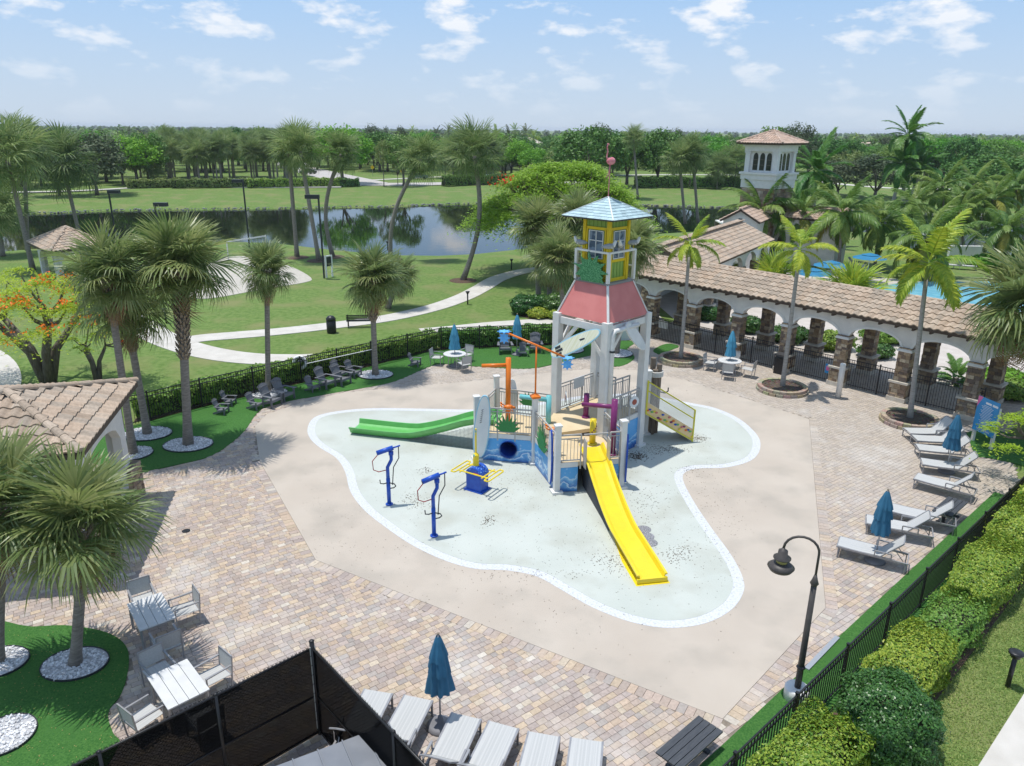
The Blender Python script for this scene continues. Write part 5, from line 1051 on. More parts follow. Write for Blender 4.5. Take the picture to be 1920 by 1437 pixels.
def lean_to(base, px, py):
    """height and lean so that the crown of a palm rooted at base shows at a pixel"""
    z = hgt(base, px, py); d = ray(px, py); t_ = base.y/d[1]; return H+d[2]*t_, d[0]*t_-base.x
def palm_px(bpx, cpx, label, R, **k):
    zg = k.pop('zg', None); base = at(*bpx) if zg is None else atg(*bpx)
    h, lx_ = lean_to(base, *cpx); h -= base.z; return sabal(base, h, label, R, lean=(lx_, 0), **k), base
# near and middle sabals, each with its own fronds
def sab_g(bpx, cpx, label, R, glabel, grx=.95, gry=None, **k):
    o, base = palm_px(bpx, cpx, label, R, **k); base.z = .018
    if glabel: gravel(base, grx, gry or grx, glabel)
    return o
sab_g((141, 1247), (158, 1000), 'fan palm leaning over the left dining tables in a white gravel ring', 1.02, 'white gravel ring with black edging beside the square dining tables', .78, .62, nf=28, boots=.85, seed=1, r0=.125, lo=-28)
palm_px((-4, 1243), (2, 965), 'dense fan palm beside the tiled pavilion, crown cut by its roof', 1.02, nf=30, seed=2, r0=.125, lo=-28)
gravel(at(-4, 1243, .018), .7, .6, 'white gravel ring under the palm by the pavilion'); gravel(at(8, 1380, .018), .62, .62, 'white gravel ring in the turf near the screened enclosure'); 
sab_g((353, 835), (338, 510), 'stout fan palm with criss-cross booted trunk on the turf corner', 1.25, 'white gravel ring under the stout booted palm', 1.0, .8, nf=34, boots=3.4, seed=3, r0=.17, lo=-34)
sab_g((277, 815), (236, 585), 'fan palm leaning left in the turf behind the booted palm', 1.15, 'white gravel ring behind the booted palm', 1.0, .8, nf=30, boots=1.6, seed=4, r0=.15, lo=-34)
sab_g((250, 852), (203, 530), 'fan palm rising beside the pavilion wall', 1.15, 'white gravel ring against the pavilion wall', .75, .7, nf=28, boots=1.3, seed=5, r0=.14, lo=-34)
sab_g((503, 738), (500, 515), 'slim fan palm among the grey garden chairs', .85, 'white gravel ring behind the garden chairs', .95, .8, nf=34, boots=.9, seed=6, r0=.13, lo=-36)
sab_g((704, 704), (697, 528), 'fan palm with brown booted neck on the turf by the fence', 1.15, 'white gravel ring near the round table', .95, .8, nf=36, boots=2.0, seed=7, r0=.15)
sab_g((1064, 657), (1048, 490), 'full fan palm standing left behind the play tower', 1.12, 'white gravel ring left behind the play tower', 1.0, .9, nf=32, boots=1.2, seed=8, r0=.15)
sab_g((1155, 664), (1186, 470), 'full fan palm standing right behind the play tower', 1.15, 'white gravel ring right behind the play tower', 1.0, .9, nf=32, boots=1.2, seed=9, r0=.15)
for k, (bp_, cp_, R2, lb) in enumerate((((1030, 575), (1030, 500), 1.05, 'low full fan palm over the clipped shrubs by the lawn path'), ((1085, 570), (1085, 415), 1.3, 'big-crowned fan palm in front of the poinciana, nearer the play tower'), ((1010, 560), (1003, 428), 1.3, 'big-crowned fan palm in front of the poinciana, nearer the lake'), ((727, 578), (748, 520), 1.0, 'fan palm on the lawn half hidden by the booted-neck palm'))):
    palm_px(bp_, cp_, lb, R2, seed=20+k, nf=32, boots=.8)
palm_px((1985, 830), (1930, 585), 'large fan palm drooping over the arcade roof end', 1.7, seed=31, nf=34, boots=.6)
# tall slender sabals along the lake
gp_ = 'tall sabal palms along the lake'
for k, (bp_, cp_, R2, lb) in enumerate((((557, 483), (541, 287), 1.3, 'tall straight sabal with shaded crown next to a leaning one by the floodlight'), ((598, 489), (563, 285), 1.6, 'tall sabal leaning left beside the floodlight pole'), ((624, 482), (640, 290), 1.3, 'tall sabal with a kinked trunk leaning right by the lake'), ((732, 486), (790, 300), 1.6, 'tall sabal leaning strongly right over the lake'), ((868, 526), (889, 293), 1.6, 'tall sabal with an S-curved trunk near the poinciana'), ((62, 506), (14, 300), 2.2, 'tall sabal leaning left across the far lawn beside the shelter'), ((152, 452), (117, 308), 2.2, 'tall sabal leaning left behind the lake shelter'), ((52, 470), (45, 275), 1.9, 'slim tall sabal behind the leaning pair by the lake'), ((6, 480), (-6, 400), 1.8, 'short curved sabal at the lake edge'), ((1196, 372), (1188, 262), 1.7, 'tall sabal on the lawn behind the poinciana'), ((1285, 420), (1274, 302), 1.6, 'tall pale-trunked sabal beside the lake, left of a pair'), ((1309, 418), (1299, 290), 1.7, 'tall pale-trunked sabal beside the lake, right of a pair'))):
    far_ = k in (9,); rt, _b = palm_px(bp_, cp_, lb, R2, seed=40+k, detail=False, group=gp_, curve=((.0, 0), (.0, 0), (-1.1, 0), (-1.0, 0), (.9, 0))[k] if k < 5 else (0, 0), r0=.21, **({'zg': 1} if far_ else {}))
    mb_ = MB(); mb_.lathe([(1.2, -.02), (1.1, .03), (.2, .06)], _b, 16); 
    if k < 5: tag(mb_.build('mulch_ring', m_mulch), 'brown mulch ring round '+('a', 'another', 'a third', 'a fourth', 'a fifth')[k]+' tall lakeside palm trunk', 'mulch', 'mulch rings')
MS = [trunk_mb(1, .03, .027, k=6, n=7)[0].mesh('trunk') for _ in range(2)]
for m_ in MS: m_.materials.append(m_trunk)
def far_sabal(base, h, R2, label, group, seed):
    rt = T('sabal_palm', label, 'palm tree', base, 0, group); O('trunk', MS[0], None, rt, sc=(h*.9 if h < 8 else 7, h*.9 if h < 8 else 7, h)); O('crown', SABC[seed % 4], None, rt, loc=(0, 0, h), sc=R2, rot=(0, 0, seed*1.3)); return rt
r_ = random.Random(4)
for k in range(46):                                             # palm grove beyond the lake
    x = r_.uniform(312, 565); y = r_.uniform(330, 347); bse = atg(x, y); far_sabal(bse, r_.uniform(5.6, 8.4), r_.uniform(1.6, 2.05), 'sabal palm in the grove between hedge and road beyond the lake', 'palm grove beyond the lake', k)
for k, (x, y, ty) in enumerate(((850, 333, 285), (860, 333, 280), (875, 334, 282), (905, 333, 285), (912, 334, 283), (925, 334, 290), (835, 335, 300), (290, 345, 310), (880, 335, 300))):
    bse = atg(x, y); far_sabal(bse, hgt(bse, x, ty)-bse.z, 2.3, 'sabal palm on the strip of lawn beyond the road hedge', 'palms by the road', k)
for k, (x, y, ty, R2) in enumerate(((1344, 354, 318, 2.2), (1377, 353, 305, 2.5))): bse = atg(x, y); far_sabal(bse, hgt(bse, x, ty)-bse.z, R2, ('shorter sabal palm in front of the far hedge by the tower', 'taller sabal palm in front of the far hedge by the tower')[k], 'palms by the tower', k+1)
# ---- feather palms
def feather(bpx, cpx, label, meshes, n, R2, name, r0=.14, tm=None, lo=-40, hi=75, shaft=None, seed=0, base=None, yellow=0, group=None, rsc=1.0):
    base = at(*bpx) if base is None else base; h, lx_ = lean_to(base, *cpx); rt = T(name, label, 'palm tree', base, 0, group); r = random.Random(seed); b, pts = trunk_mb(h, r0, r0*.75, (lx_, 0), (0, 0), 12); b.build('trunk', tm or m_trunk, rt, True); top = Vector(pts[-1])
    if shaft: sbm = MB(); sbm.tube([top-UP*.1, top+UP*shaft*.5, top+UP*shaft], [r0*.78, r0*.7, r0*.35], 10); sbm.build('crownshaft', M('crownshaft_green', (.16, .27, .05), .5, c2=(.22, .32, .07), scale=4), rt, True)
    for i, (m, t_) in enumerate(frond_mats(n, lo, hi, R2*.8, R2, seed, .06, .15, .35)):
        ml = COCY if (yellow and r.random() < yellow and t_ > .55) else meshes; O('frond', ml[min(len(ml)-1, int(t_*len(ml)*.9+r.random()*.7))], None, rt, mw=Matrix.Translation(top+UP*(shaft or 0)*.85) @ m)
    return rt
for k, (bp_, cp_, lb) in enumerate((((1276, 678), (1292, 478), 'young yellow-green palm in the stone ring nearest the arcade gate'), ((1466, 732), (1497, 492), 'young yellow-green palm in the stone ring by the litter bin'), ((1705, 792), (1737, 520), 'young yellow-green palm in the stone ring by the loungers'))):
    feather(bp_, cp_, lb, YPM, 12 if k < 2 else 14, .9 if k < 2 else 1.15, 'christmas_palm', .115, m_trunk_p, -25, 70, .75, 60+k)
    b0 = at(*bp_); ring = T('tree_ring', ('low stone tree ring nearest the arcade gate', 'low stone tree ring by the litter bin', 'low stone tree ring by the loungers')[k], 'planter', b0)
    for cse in range(2):
        for i in range(22):
            a = 2*PI*(i+.5*cse)/22; rad = 1.16-.06*cse; b = MB(); b.col = tuple(v*rnd.uniform(.85, 1.15) for v in (.36, .30, .22)); b.box((0, 0, .07), (.32, .2, .135)); O('ring_stone', b.mesh('ring_stone'), m_stone, ring, loc=(rad*math.cos(a), rad*math.sin(a), .14*cse), rot=(0, 0, a+PI/2))
    b = MB(); b.lathe([(1.08, .02), (1.06, .2), (.3, .24)], (0, 0, 0), 24); b.build('soil', m_soil, ring)
    q_, cl_ = [], []
    for i in range(160): a, s = rnd.uniform(0, 6.28), math.sqrt(rnd.random())*1.0; q_.append(Matrix.Translation((s*math.cos(a), s*math.sin(a), .23)) @ Matrix.Rotation(rnd.uniform(0, 6), 4, 'Z') @ Matrix.Diagonal((.09, .03, .015, 1))); cl_.append(tuple(v*rnd.uniform(.4, 1.6) for v in (.16, .11, .075)))
    o = O('wood_chips', merged('wood_chips', MB().box((0, 0, 0), (1, 1, 1)), q_, cl_), m_gravel, ring); o['kind'] = 'stuff'
cocos = (((1418, 488), (1428, 395), 1.35, 'coconut palm in front of the tower by the arches'), ((1572, 506), (1580, 400), 1.4, 'coconut palm between the tower and the swimming pool'), ((1742, 520), (1738, 445), 1.5, 'big coconut palm with hanging fronds beside the pool'), ((1808, 470), (1800, 395), 1.3, 'coconut palm with a yellowing frond behind the pool'), ((1870, 470), (1862, 375), 1.25, 'coconut palm at the far pool terrace edge'), ((1920, 455), (1905, 350), 1.3, 'coconut palm at the pool terrace corner'), ((1830, 445), (1826, 345), 1.15, 'slender coconut palm near the far lake bank'), ((1640, 500), (1650, 418), 1.25, 'coconut palm leaning over the open blue umbrella'), ((1505, 492), (1502, 405), 1.2, 'coconut palm before the clubhouse gable'), ((1770, 455), (1768, 350), 1.2, 'coconut palm behind the yellowing one'), ((1890, 500), (1885, 430), 1.2, 'coconut palm among the lush planter'), ((1700, 470), (1712, 385), 1.2, 'coconut palm crowded below the royal palms'))
for k, (bp_, cp_, s_, lb) in enumerate(cocos): feather(bp_, cp_, lb, COCM, 26, s_, 'coconut_palm', .15, m_trunk, -45, 78, None, 80+k, yellow=.25)
for k, (bp_, cp_, s_, lb) in enumerate((((1522, 462), (1528, 340), 1.5, 'dark green royal palm beside the tower'), ((1663, 420), (1690, 322), 1.45, 'tall royal palm with a pale thick trunk'), ((1690, 418), (1700, 268), 1.5, 'tallest royal palm, rising above the horizon'), ((1680, 420), (1725, 330), 1.35, 'royal palm crowded against the tallest one'))): feather(bp_, cp_, lb, ROYM, 22, s_, 'royal_palm', .27, m_trunk_p, -35, 80, 1.2, 95+k)
# bushy yellow-green palms along the arcade roof
for k, (x, y, w, lb) in enumerate(((1330, 505, 2.0, 'bushy yellow-green palms clump near the arcade gate'), (1450, 520, 1.9, 'bushy yellow-green fan palm behind the arcade, beside the dark screen'), (1590, 545, 2.1, 'bushy yellow-green fan palm next to the blue umbrellas'))):
    p_ = at(x, y+38); rt = T('fan_palm_bush', lb, 'palm', p_); r = random.Random(k)
    hz = hgt(p_, x, y)-.1
    MB().tube([(0, 0, 0), (0, 0, max(.6, hz-.5))], .15, 8).build('stem', m_trunk, rt, True)
    for m, t_ in frond_mats(30, -25, 82, .7*w, w, 120+k): O('frond', FANY[min(2, int(t_*3))], None, rt, mw=Matrix.Translation((0, 0, max(.6, hz-.6))) @ m @ Matrix.Scale(.8, 4))
# ---- broadleaf trees
def leaf_quads(pos, nrm, size, r, asp=.55):
    n = len(pos); a = r.normal(size=(n, 3)); t1 = np.cross(nrm, a); t1 /= np.linalg.norm(t1, axis=1)[:, None]+1e-9; t2 = np.cross(nrm, t1); t2 /= np.linalg.norm(t2, axis=1)[:, None]+1e-9
    s = (size*r.uniform(.7, 1.3, n))[:, None]; t1 = t1*s; t2 = t2*s*asp; return np.stack([pos-t1, pos-t2*.9+t1*.1, pos+t1, pos+t2*.9+t1*.1], 1)
def crown_quads(r, n_cl, per, rx, ry, rz, clr, leaf, flat=.75, shell=.55, up=.35):
    u = r.normal(size=(n_cl, 3)); u /= np.linalg.norm(u, axis=1)[:, None]; u[:, 2] = np.where(u[:, 2] < -.45, -u[:, 2], u[:, 2]); rad = shell+(1-shell)*r.rand(n_cl)**.6; C = u*rad[:, None]*np.array([rx, ry, rz]); cs = clr*r.uniform(.65, 1.35, n_cl); q = []
    for c, s in zip(C, cs):
        k = int(per*(s/clr)**1.6)+6; v = r.normal(size=(k, 3)); v /= np.linalg.norm(v, axis=1)[:, None]; d = v*(r.rand(k)**.45)[:, None]*np.array([s, s, s*flat]); nr = v*.7+r.normal(size=(k, 3))*.45+np.array([0, 0, up]); nr /= np.linalg.norm(nr, axis=1)[:, None]; q.append(leaf_quads(c+d, nr, np.full(k, leaf), r))
    return np.concatenate(q), C
def tree_proto(seed, n_cl, per, rx, rz, clr, leaf, mat, th, cz, tr=.3, limbs=6, flat=.75, shell=.55):
    r = np.random.RandomState(seed); q, C = crown_quads(r, n_cl, per, rx, rx, rz, clr, leaf, flat, shell); q[:, :, 2] += cz; cm_ = quads_mesh('crown', q); cm_.materials.append(mat); b = MB(); b.tube([(0, 0, 0), (.05, 0, th*.5), (0, .05, th)], [tr*1.3, tr, tr*.85], 8)
    for i in r.choice(len(C), min(limbs, len(C)), False):
        e = C[i]*.8+np.array([0, 0, cz]); m1 = np.array([e[0]*.4, e[1]*.4, th+(e[2]-th)*.55]); b.tube([(0, 0, th*.85), tuple(m1), tuple(e)], [tr*.6, tr*.35, tr*.1], 6)
    tm_ = b.mesh('trunk', True); tm_.materials.append(m_bark); return tm_, cm_
def tree_put(pr, base, sc, label, group, rz, name='broadleaf_tree', cat='tree'):
    rt = T(name, label, cat, base, rz, group); rt.scale = sc if hasattr(sc, '__len__') else (sc, sc, sc); O('trunk', pr[0], None, rt); O('crown', pr[1], None, rt); return rt
FIC = [tree_proto(200+k, 75, 62, 5.0, 3.6, 1.35, .26, lf_bright, 2.6, 5.6, .3) for k in range(2)]
MID = [tree_proto(210+k, 60, 55, 4.6, 3.6, 1.3, .26, lf_mid, 2.4, 5.2, .26) for k in range(3)]
DEP = [tree_proto(220+k, 85, 62, 5.6, 4.2, 1.4, .28, lf_deep, 2.2, 5.2, .34) for k in range(2)]
CAS = [tree_proto(230+k, 70, 60, 4.2, 5.0, 1.2, .24, lf_cas, 2.0, 6.2, .22, flat=1.1) for k in range(2)]
OLV = [tree_proto(240+k, 60, 50, 4.8, 3.2, 1.3, .27, lf_olive, 2.2, 4.8, .26) for k in range(2)]
THN = tree_proto(250, 30, 24, 2.8, 2.6, .9, .2, lf_olive, 3.0, 5.0, .14, 9)
def big(px, by, ty, wpx, pr, base_r, full_h, label, group=None, k=0, name='broadleaf_tree'):
    b_ = atg(px, by); h = hgt(b_, px, ty)-b_.z; dist = math.hypot(b_.x, b_.y); w = wpx/F*dist*1.0; return tree_put(pr, b_, (w/(2*base_r), w/(2*base_r), h/full_h), label, group, k*1.7, name)
big(642, 345, 236, 112, FIC[0], 5.6, 9.6, 'bright green ficus with rounded crown beside the far road hedge')
big(258, 347, 255, 98, FIC[1], 5.6, 9.6, 'bright green broad tree left of the palm grove')
big(182, 366, 248, 120, CAS[0], 4.9, 11.6, 'dark grey-green feathery tree beside the far lake path'); big(112, 368, 262, 90, CAS[1], 4.9, 11.6, 'dark feathery tree behind the leaning lake palms')
big(757, 349, 250, 80, MID[0], 5.4, 9.2, 'medium green tree with forked trunk by the far road'); big(720, 350, 262, 36, THN, 3.3, 7.8, 'thin sparse tree by the far road junction', name='sparse_tree'); big(746, 347, 300, 26, THN, 3.3, 7.8, 'leaning thin tree beside the forked-trunk tree', name='sparse_tree')
big(1105, 352, 241, 150, DEP[0], 6.6, 9.8, 'broad dark ficus left in the row behind the lawn', 'dark ficus row'); big(1175, 350, 246, 110, DEP[1], 6.6, 9.8, 'dark ficus in the middle of the row behind the lawn', 'dark ficus row', 1); big(1232, 349, 244, 105, DEP[0], 6.6, 9.8, 'tall dark ficus right in the row behind the lawn', 'dark ficus row', 2); big(1300, 348, 270, 90, DEP[1], 6.6, 9.8, 'lower dark tree behind the pair of pale-trunked palms', k=3); big(1345, 338, 268, 80, FIC[1], 5.6, 9.6, 'bright crown behind the two far-hedge palms', k=2)
big(40, 350, 240, 170, OLV[0], 5.6, 8.2, 'yellow-green spreading tree at the far left behind the lake palms'); big(318, 322, 243, 60, FIC[0], 5.6, 9.6, 'upright bright tree rising behind the palm grove', k=4)
big(1450, 330, 236, 90, MID[1], 5.4, 9.2, 'large tree rising behind the bell tower'); big(1570, 368, 300, 110, CAS[0], 4.9, 11.6, 'dark feathery tree behind the royal palms', k=1); big(1640, 372, 292, 120, CAS[1], 4.9, 11.6, 'dark feathery tree behind the pool terrace', k=2); big(1850, 378, 292, 150, DEP[0], 6.6, 9.8, 'dark tree mass behind the pool terrace corner', k=5)
# ---- poincianas: flat layered crowns
def poinciana(base, h, rx, label, seed, leafm, flowm, n_lay=60, nf=14, trunks=4, leaf=.10, per=150, ry=None, name='poinciana_tree', flare=1.0, tips=.5):
    r = np.random.RandomState(seed); rt = T(name, label, 'tree', base); ry = ry or rx; q = []; C = []
    for i in range(n_lay):
        a, s = r.uniform(0, 2*PI), math.sqrt(r.rand()); z = h*(.95-.42*s*s*flare)+r.uniform(-.3, .25)*h*.15; c = np.array([rx*s*math.cos(a), ry*s*math.sin(a), z]); C.append(c); cr_ = rx*.17*r.uniform(.7, 1.3); k = per; d = r.normal(size=(k, 3))*np.array([cr_, cr_, cr_*.16])*.6; d[:, 2] -= (d[:, 0]**2+d[:, 1]**2)/cr_*.28; nr = np.array([0, 0, 1.0])+r.normal(size=(k, 3))*.35; nr /= np.linalg.norm(nr, axis=1)[:, None]; q.append(leaf_quads(c+d, nr, np.full(k, leaf), r, .35))
    O('crown', quads_mesh('crown', np.concatenate(q)), leafm, rt)
    b = MB(); C = np.array(C)
    for k in range(trunks):
        a = 2*PI*k/trunks+.4; f_ = np.array([rx*.38*math.cos(a), ry*.38*math.sin(a), h*.55]); tr_ = .045*h; b.tube([(.08*math.cos(a), .08*math.sin(a), 0), tuple(f_*np.array([.35, .35, .55])), tuple(f_)], [tr_, tr_*.75, tr_*.5], 8); near_ = np.argsort(((C-f_)**2).sum(1))[:max(3, n_lay//(trunks*2))]
        for j in near_: m_ = (f_+C[j])/2+np.array([0, 0, -.05*h]); b.tube([tuple(f_), tuple(m_), tuple(C[j]-np.array([0, 0, .05]))], [tr_*.42, tr_*.25, tr_*.08], 5)
    b.build('trunk', m_bark, rt, True)
    if nf:
        q = []
        for i in r.choice(n_lay, nf, False): k = 60; cr_ = rx*.07*r.uniform(.6, 1.4); d = r.normal(size=(k, 3))*np.array([cr_, cr_, cr_*.5]); nr = r.normal(size=(k, 3)); nr /= np.linalg.norm(nr, axis=1)[:, None]; q.append(leaf_quads(C[i]+np.array([r.uniform(-.3, .3), r.uniform(-.3, .3), .12])+d, nr, np.full(k, leaf*.75), r, .8))
        O('blossoms', quads_mesh('blossoms', np.concatenate(q)), flowm, rt)
    return rt
pb_ = at(1045, 515); poinciana(pb_, 10.4, 7.5, 'broad bright-green poinciana with few red blossoms behind the play tower', 301, lf_poin, lf_flow_r, 230, 2, 5, .17, 200, 7.4, flare=1.25)
poinciana(at(92, 722), 6.1, 4.8, 'low poinciana with orange blossoms beyond the tiled pavilion', 302, lf_poin_y, lf_flow, 60, 24, 5, .085, 330, 3.8)
poinciana(at(183, 712), 3.2, 1.7, 'young poinciana sapling with forked dark trunk on mulch', 304, lf_poin_y, lf_flow, 12, 3, 3, .065, 120, 1.5)
poinciana(V(19.6, 24.8, 0), 3.4, 2.3, 'yellow-green feathery young tree in front of the blue rules sign', 303, lf_poin_y, lf_flow, 40, 0, 3, .07, 150, 2.0, 'feathery_tree')
# ---- hedges and shrubs
def leaf_shell(polyfn, n, leaf, r, mat, rt, nm='foliage'):
    pos, nr = polyfn(n, r); o = O(nm, quads_mesh(nm, leaf_quads(pos, nr, np.full(len(pos), leaf), r, .6)), mat, rt); return o
def box_hedge(a, c, w, h, label, mat, seed, dens=420, leaf=.05, name='hedge', jag=.08, z0=0.0, group=None, zb=.12):
    a = Vector(a); c = Vector(c); d = c-a; l = d.length; rz_ = math.atan2(d.y, d.x); rt = T(name, label, 'hedge', (a+c)/2, rz_, group); r = np.random.RandomState(seed)
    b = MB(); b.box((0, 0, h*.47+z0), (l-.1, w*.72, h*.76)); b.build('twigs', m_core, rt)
    def fn(n, r):
        A = [l*w, l*h*.9, l*h*.9, w*h, w*h]; f = r.choice(5, n, p=np.array(A)/sum(A)); u, v = r.uniform(-.5, .5, n), r.uniform(-.5, .5, n); P_ = np.zeros((n, 3)); Nr = np.zeros((n, 3)); lump = lambda x, y: jag*(np.sin(x*2.1+seed)+np.sin(x*5.3+y*3+seed*2)*.6+np.sin(y*4.1+x)*.5)
        for k in range(5):
            m_ = f == k
            if k == 0: P_[m_] = np.stack([u[m_]*l, v[m_]*w, np.full(m_.sum(), h)], 1); Nr[m_] = (0, 0, 1)
            elif k < 3: s = 1 if k == 1 else -1; P_[m_] = np.stack([u[m_]*l, np.full(m_.sum(), s*w/2), zb+(v[m_]+.5)*(h-zb)], 1); Nr[m_] = (0, s, .2)
            else: s = 1 if k == 3 else -1; P_[m_] = np.stack([np.full(m_.sum(), s*l/2), u[m_]*w, zb+(v[m_]+.5)*(h-zb)], 1); Nr[m_] = (s, 0, .2)
        off = lump(P_[:, 0], P_[:, 2]+P_[:, 1])-r.rand(n)**2*.16; P_ += Nr*off[:, None]; P_[:, 2] += z0; Nr = Nr+r.normal(size=(n, 3))*.55+np.array([0, 0, .25]); Nr /= np.linalg.norm(Nr, axis=1)[:, None]; return P_, Nr
    leaf_shell(fn, int(dens*(l*w+2*l*h+2*w*h)), leaf, r, mat, rt); return rt
def dome_shrub(c, rx, ry, h, label, mat, seed, dens=900, leaf=.045, name='shrub', group=None, jag=.10, mat2=None, box=.5, rz=0.0, stems=True):
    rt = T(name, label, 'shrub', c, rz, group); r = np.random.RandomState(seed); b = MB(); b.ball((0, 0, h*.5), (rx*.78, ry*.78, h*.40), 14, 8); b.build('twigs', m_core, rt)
    n = int(dens*(2*PI*max(rx, ry)*h+PI*rx*ry)); u = r.normal(size=(n, 3)); u[:, 2] = np.where(u[:, 2] < 0, u[:, 2]*.9, u[:, 2]); u /= np.linalg.norm(u, axis=1)[:, None]; e = 1/(np.abs(u)**(2/box*.5+.0)).sum(1)**(box) if False else 1.0
    k = (np.abs(u)**5.5).sum(1)**(-1/5.5) if box > .4 else np.ones(n); lum = 1+jag*(np.sin(u[:, 0]*7+seed)+np.sin(u[:, 1]*9+u[:, 2]*6+seed)+np.sin(u[:, 2]*11+u[:, 0]*5))*.6-r.rand(n)**2*.16+(r.rand(n) < .07)*r.rand(n)*.16
    P_ = u*(k*lum)[:, None]*np.array([rx, ry, h*.52]); P_[:, 2] += h*.5; P_[:, 2] = np.maximum(P_[:, 2], .06); Nr = u+r.normal(size=(n, 3))*.5+np.array([0, 0, .25]); Nr /= np.linalg.norm(Nr, axis=1)[:, None]; q = leaf_quads(P_, Nr, np.full(n, leaf), r, .6)
    O('foliage', quads_mesh('foliage', q), mat, rt)
    if stems:
        b = MB()
        for k in range(7): a = r.uniform(0, 6.28); b.tube([(.1*math.cos(a), .1*math.sin(a), 0), (rx*.5*math.cos(a), ry*.5*math.sin(a), h*.5)], [.03, .012], 5)
        b.build('stems', m_bark, rt)
    return rt
# back hedge behind the turf fence (built as the clipped runs between its corners)
out = [at(250, 792)]+bl
for i in range(len(out)-1):
    a, c = out[i], out[i+1]; d = (c-a).normalized(); n_ = V(-d.y, d.x, 0); n_ = n_ if n_.y > 0 else -n_
    box_hedge(a+n_*.75, c+n_*.75, 1.0, 1.02, 'clipped green hedge outside the turf fence, '+('beside the pavilion', 'behind the small chairs', 'behind the life ring', 'behind the booted-neck palm', 'behind the round table', 'behind the tall garden chairs', 'behind the play tower')[min(i, 6)], lf_hedge, 400+i, 330, .075, group='hedge along the turf fence')
    b = MB(); b.slab([a+n_*.1+UP*.006, c+n_*.1+UP*.006, c+n_*1.35+UP*.006, a+n_*1.35+UP*.006], .02, (0, 0, 1)); struct('mulch_bed', b, m_mulch)
# right-hand shrub border outside the lounger fence
mo = V(rd.y, -rd.x, 0)
b = MB(); k_ = [RF-rd*9+mo*.25, RF+rd*13+mo*.25, RF+rd*13+mo*1.5, RF-rd*9+mo*1.75]; b.prism(xy(k_), -.1, .008); struct('mulch_bed', b, m_mulch)
def rs(s, o_): p_ = RF+rd*s+mo*o_; p_.z = 0; return p_
rzr = math.atan2(rd.y, rd.x)
dome_shrub(rs(-5.2, .85), 1.45, .66, 1.15, 'golden-green clipped shrub behind the round dark shrub', lf_hedge_y, 501, 1700, .034, rz=rzr)
dome_shrub(rs(-3.05, 1.45), 1.0, 1.0, 1.75, 'big round dark green shrub outside the fence by the street lamp', lf_hedge_d, 502, 1800, .034, box=.3)
dome_shrub(rs(-.4, .95), 1.35, .64, 1.05, 'golden-green square shrub between the round shrub and the loose bush', lf_hedge_y, 503, 1700, .034, rz=rzr)
dome_shrub(rs(2.05, 1.0), 1.45, .6, .95, 'loose mid-green bush with open twigs outside the fence', lf_hedge, 504, 900, .036, rz=rzr, jag=.16)
dome_shrub(rs(4.95, .95), 1.85, .66, 1.25, 'clipped bright square shrub outside the fence behind the loungers', lf_hedge_y, 505, 1500, .036, rz=rzr)
dome_shrub(rs(8.3, .95), 2.0, .7, 1.3, 'long clipped bright shrub outside the fence toward the rules sign', lf_hedge_y, 506, 1200, .04, rz=rzr)
dome_shrub(rs(11.8, 1.0), 2.0, .75, 1.4, 'clipped shrub at the far end of the lounger fence', lf_hedge_y, 507, 600, .06, rz=rzr)
# clipped shrubs by the lawn path behind the tower
for k, (x, y, rx_, h_, mt, lb) in enumerate(((985, 588, 1.1, 1.3, lf_hedge_d, 'dark clipped shrub under the low fan palm, lake side'), (1012, 585, .9, 1.2, lf_hedge_d, 'dark clipped shrub beneath the low fan palm'), (1050, 590, 1.2, 1.5, lf_hedge_d, 'dark clipped shrub by the play tower leg'), (1010, 596, .75, .7, lf_hedge_y, 'yellow variegated shrub in front of the dark shrubs'), (1042, 598, .6, .6, lf_hedge_y, 'small yellow variegated shrub nearest the picket fence'))):
    dome_shrub(at(x, y), rx_, rx_, h_, lb, mt, 520+k, 420, .075, box=.3)
b = MB(); b.prism(xy(spline(pt((965, 583), (1010, 572), (1075, 575), (1085, 592), (1040, 603), (990, 597)), 4)), -.05, .005); struct('mulch_bed', b, m_mulch)
# hedges beyond the lake
for k, (x0, y0_, x1, y1_, h_, lb, mt) in enumerate(((240, 353.5, 340, 351, 1.6, 'grey-green hedge run left of the palm grove', lf_olive), (322, 353, 465, 351.5, 1.7, 'grey-green hedge along the far lake path before the palm grove', lf_olive), (467, 352.5, 640, 350.5, 1.7, 'green hedge along the far lake path by the road', lf_hedge), (636, 351, 672, 350, 1.6, 'short hedge under the bright green ficus', lf_hedge_d), (832, 350, 905, 346, 2.2, 'thick hedge beyond the lake before the poinciana', lf_mid), (900, 347, 1010, 343, 2.0, 'hedge beyond the lake behind the poinciana', lf_mid), (1190, 352, 1290, 352, 2.2, 'dark vase-shaped hedge on the far lawn left of the pale palms', lf_deep), (1292, 354, 1400, 352, 2.2, 'dark hedge on the far lawn right of the pale palms', lf_deep))):
    box_hedge(atg(x0, y0_), atg(x1, y1_), 1.8, h_, lb, mt, 540+k, 38, .20, jag=.15, group='hedges beyond the lake')
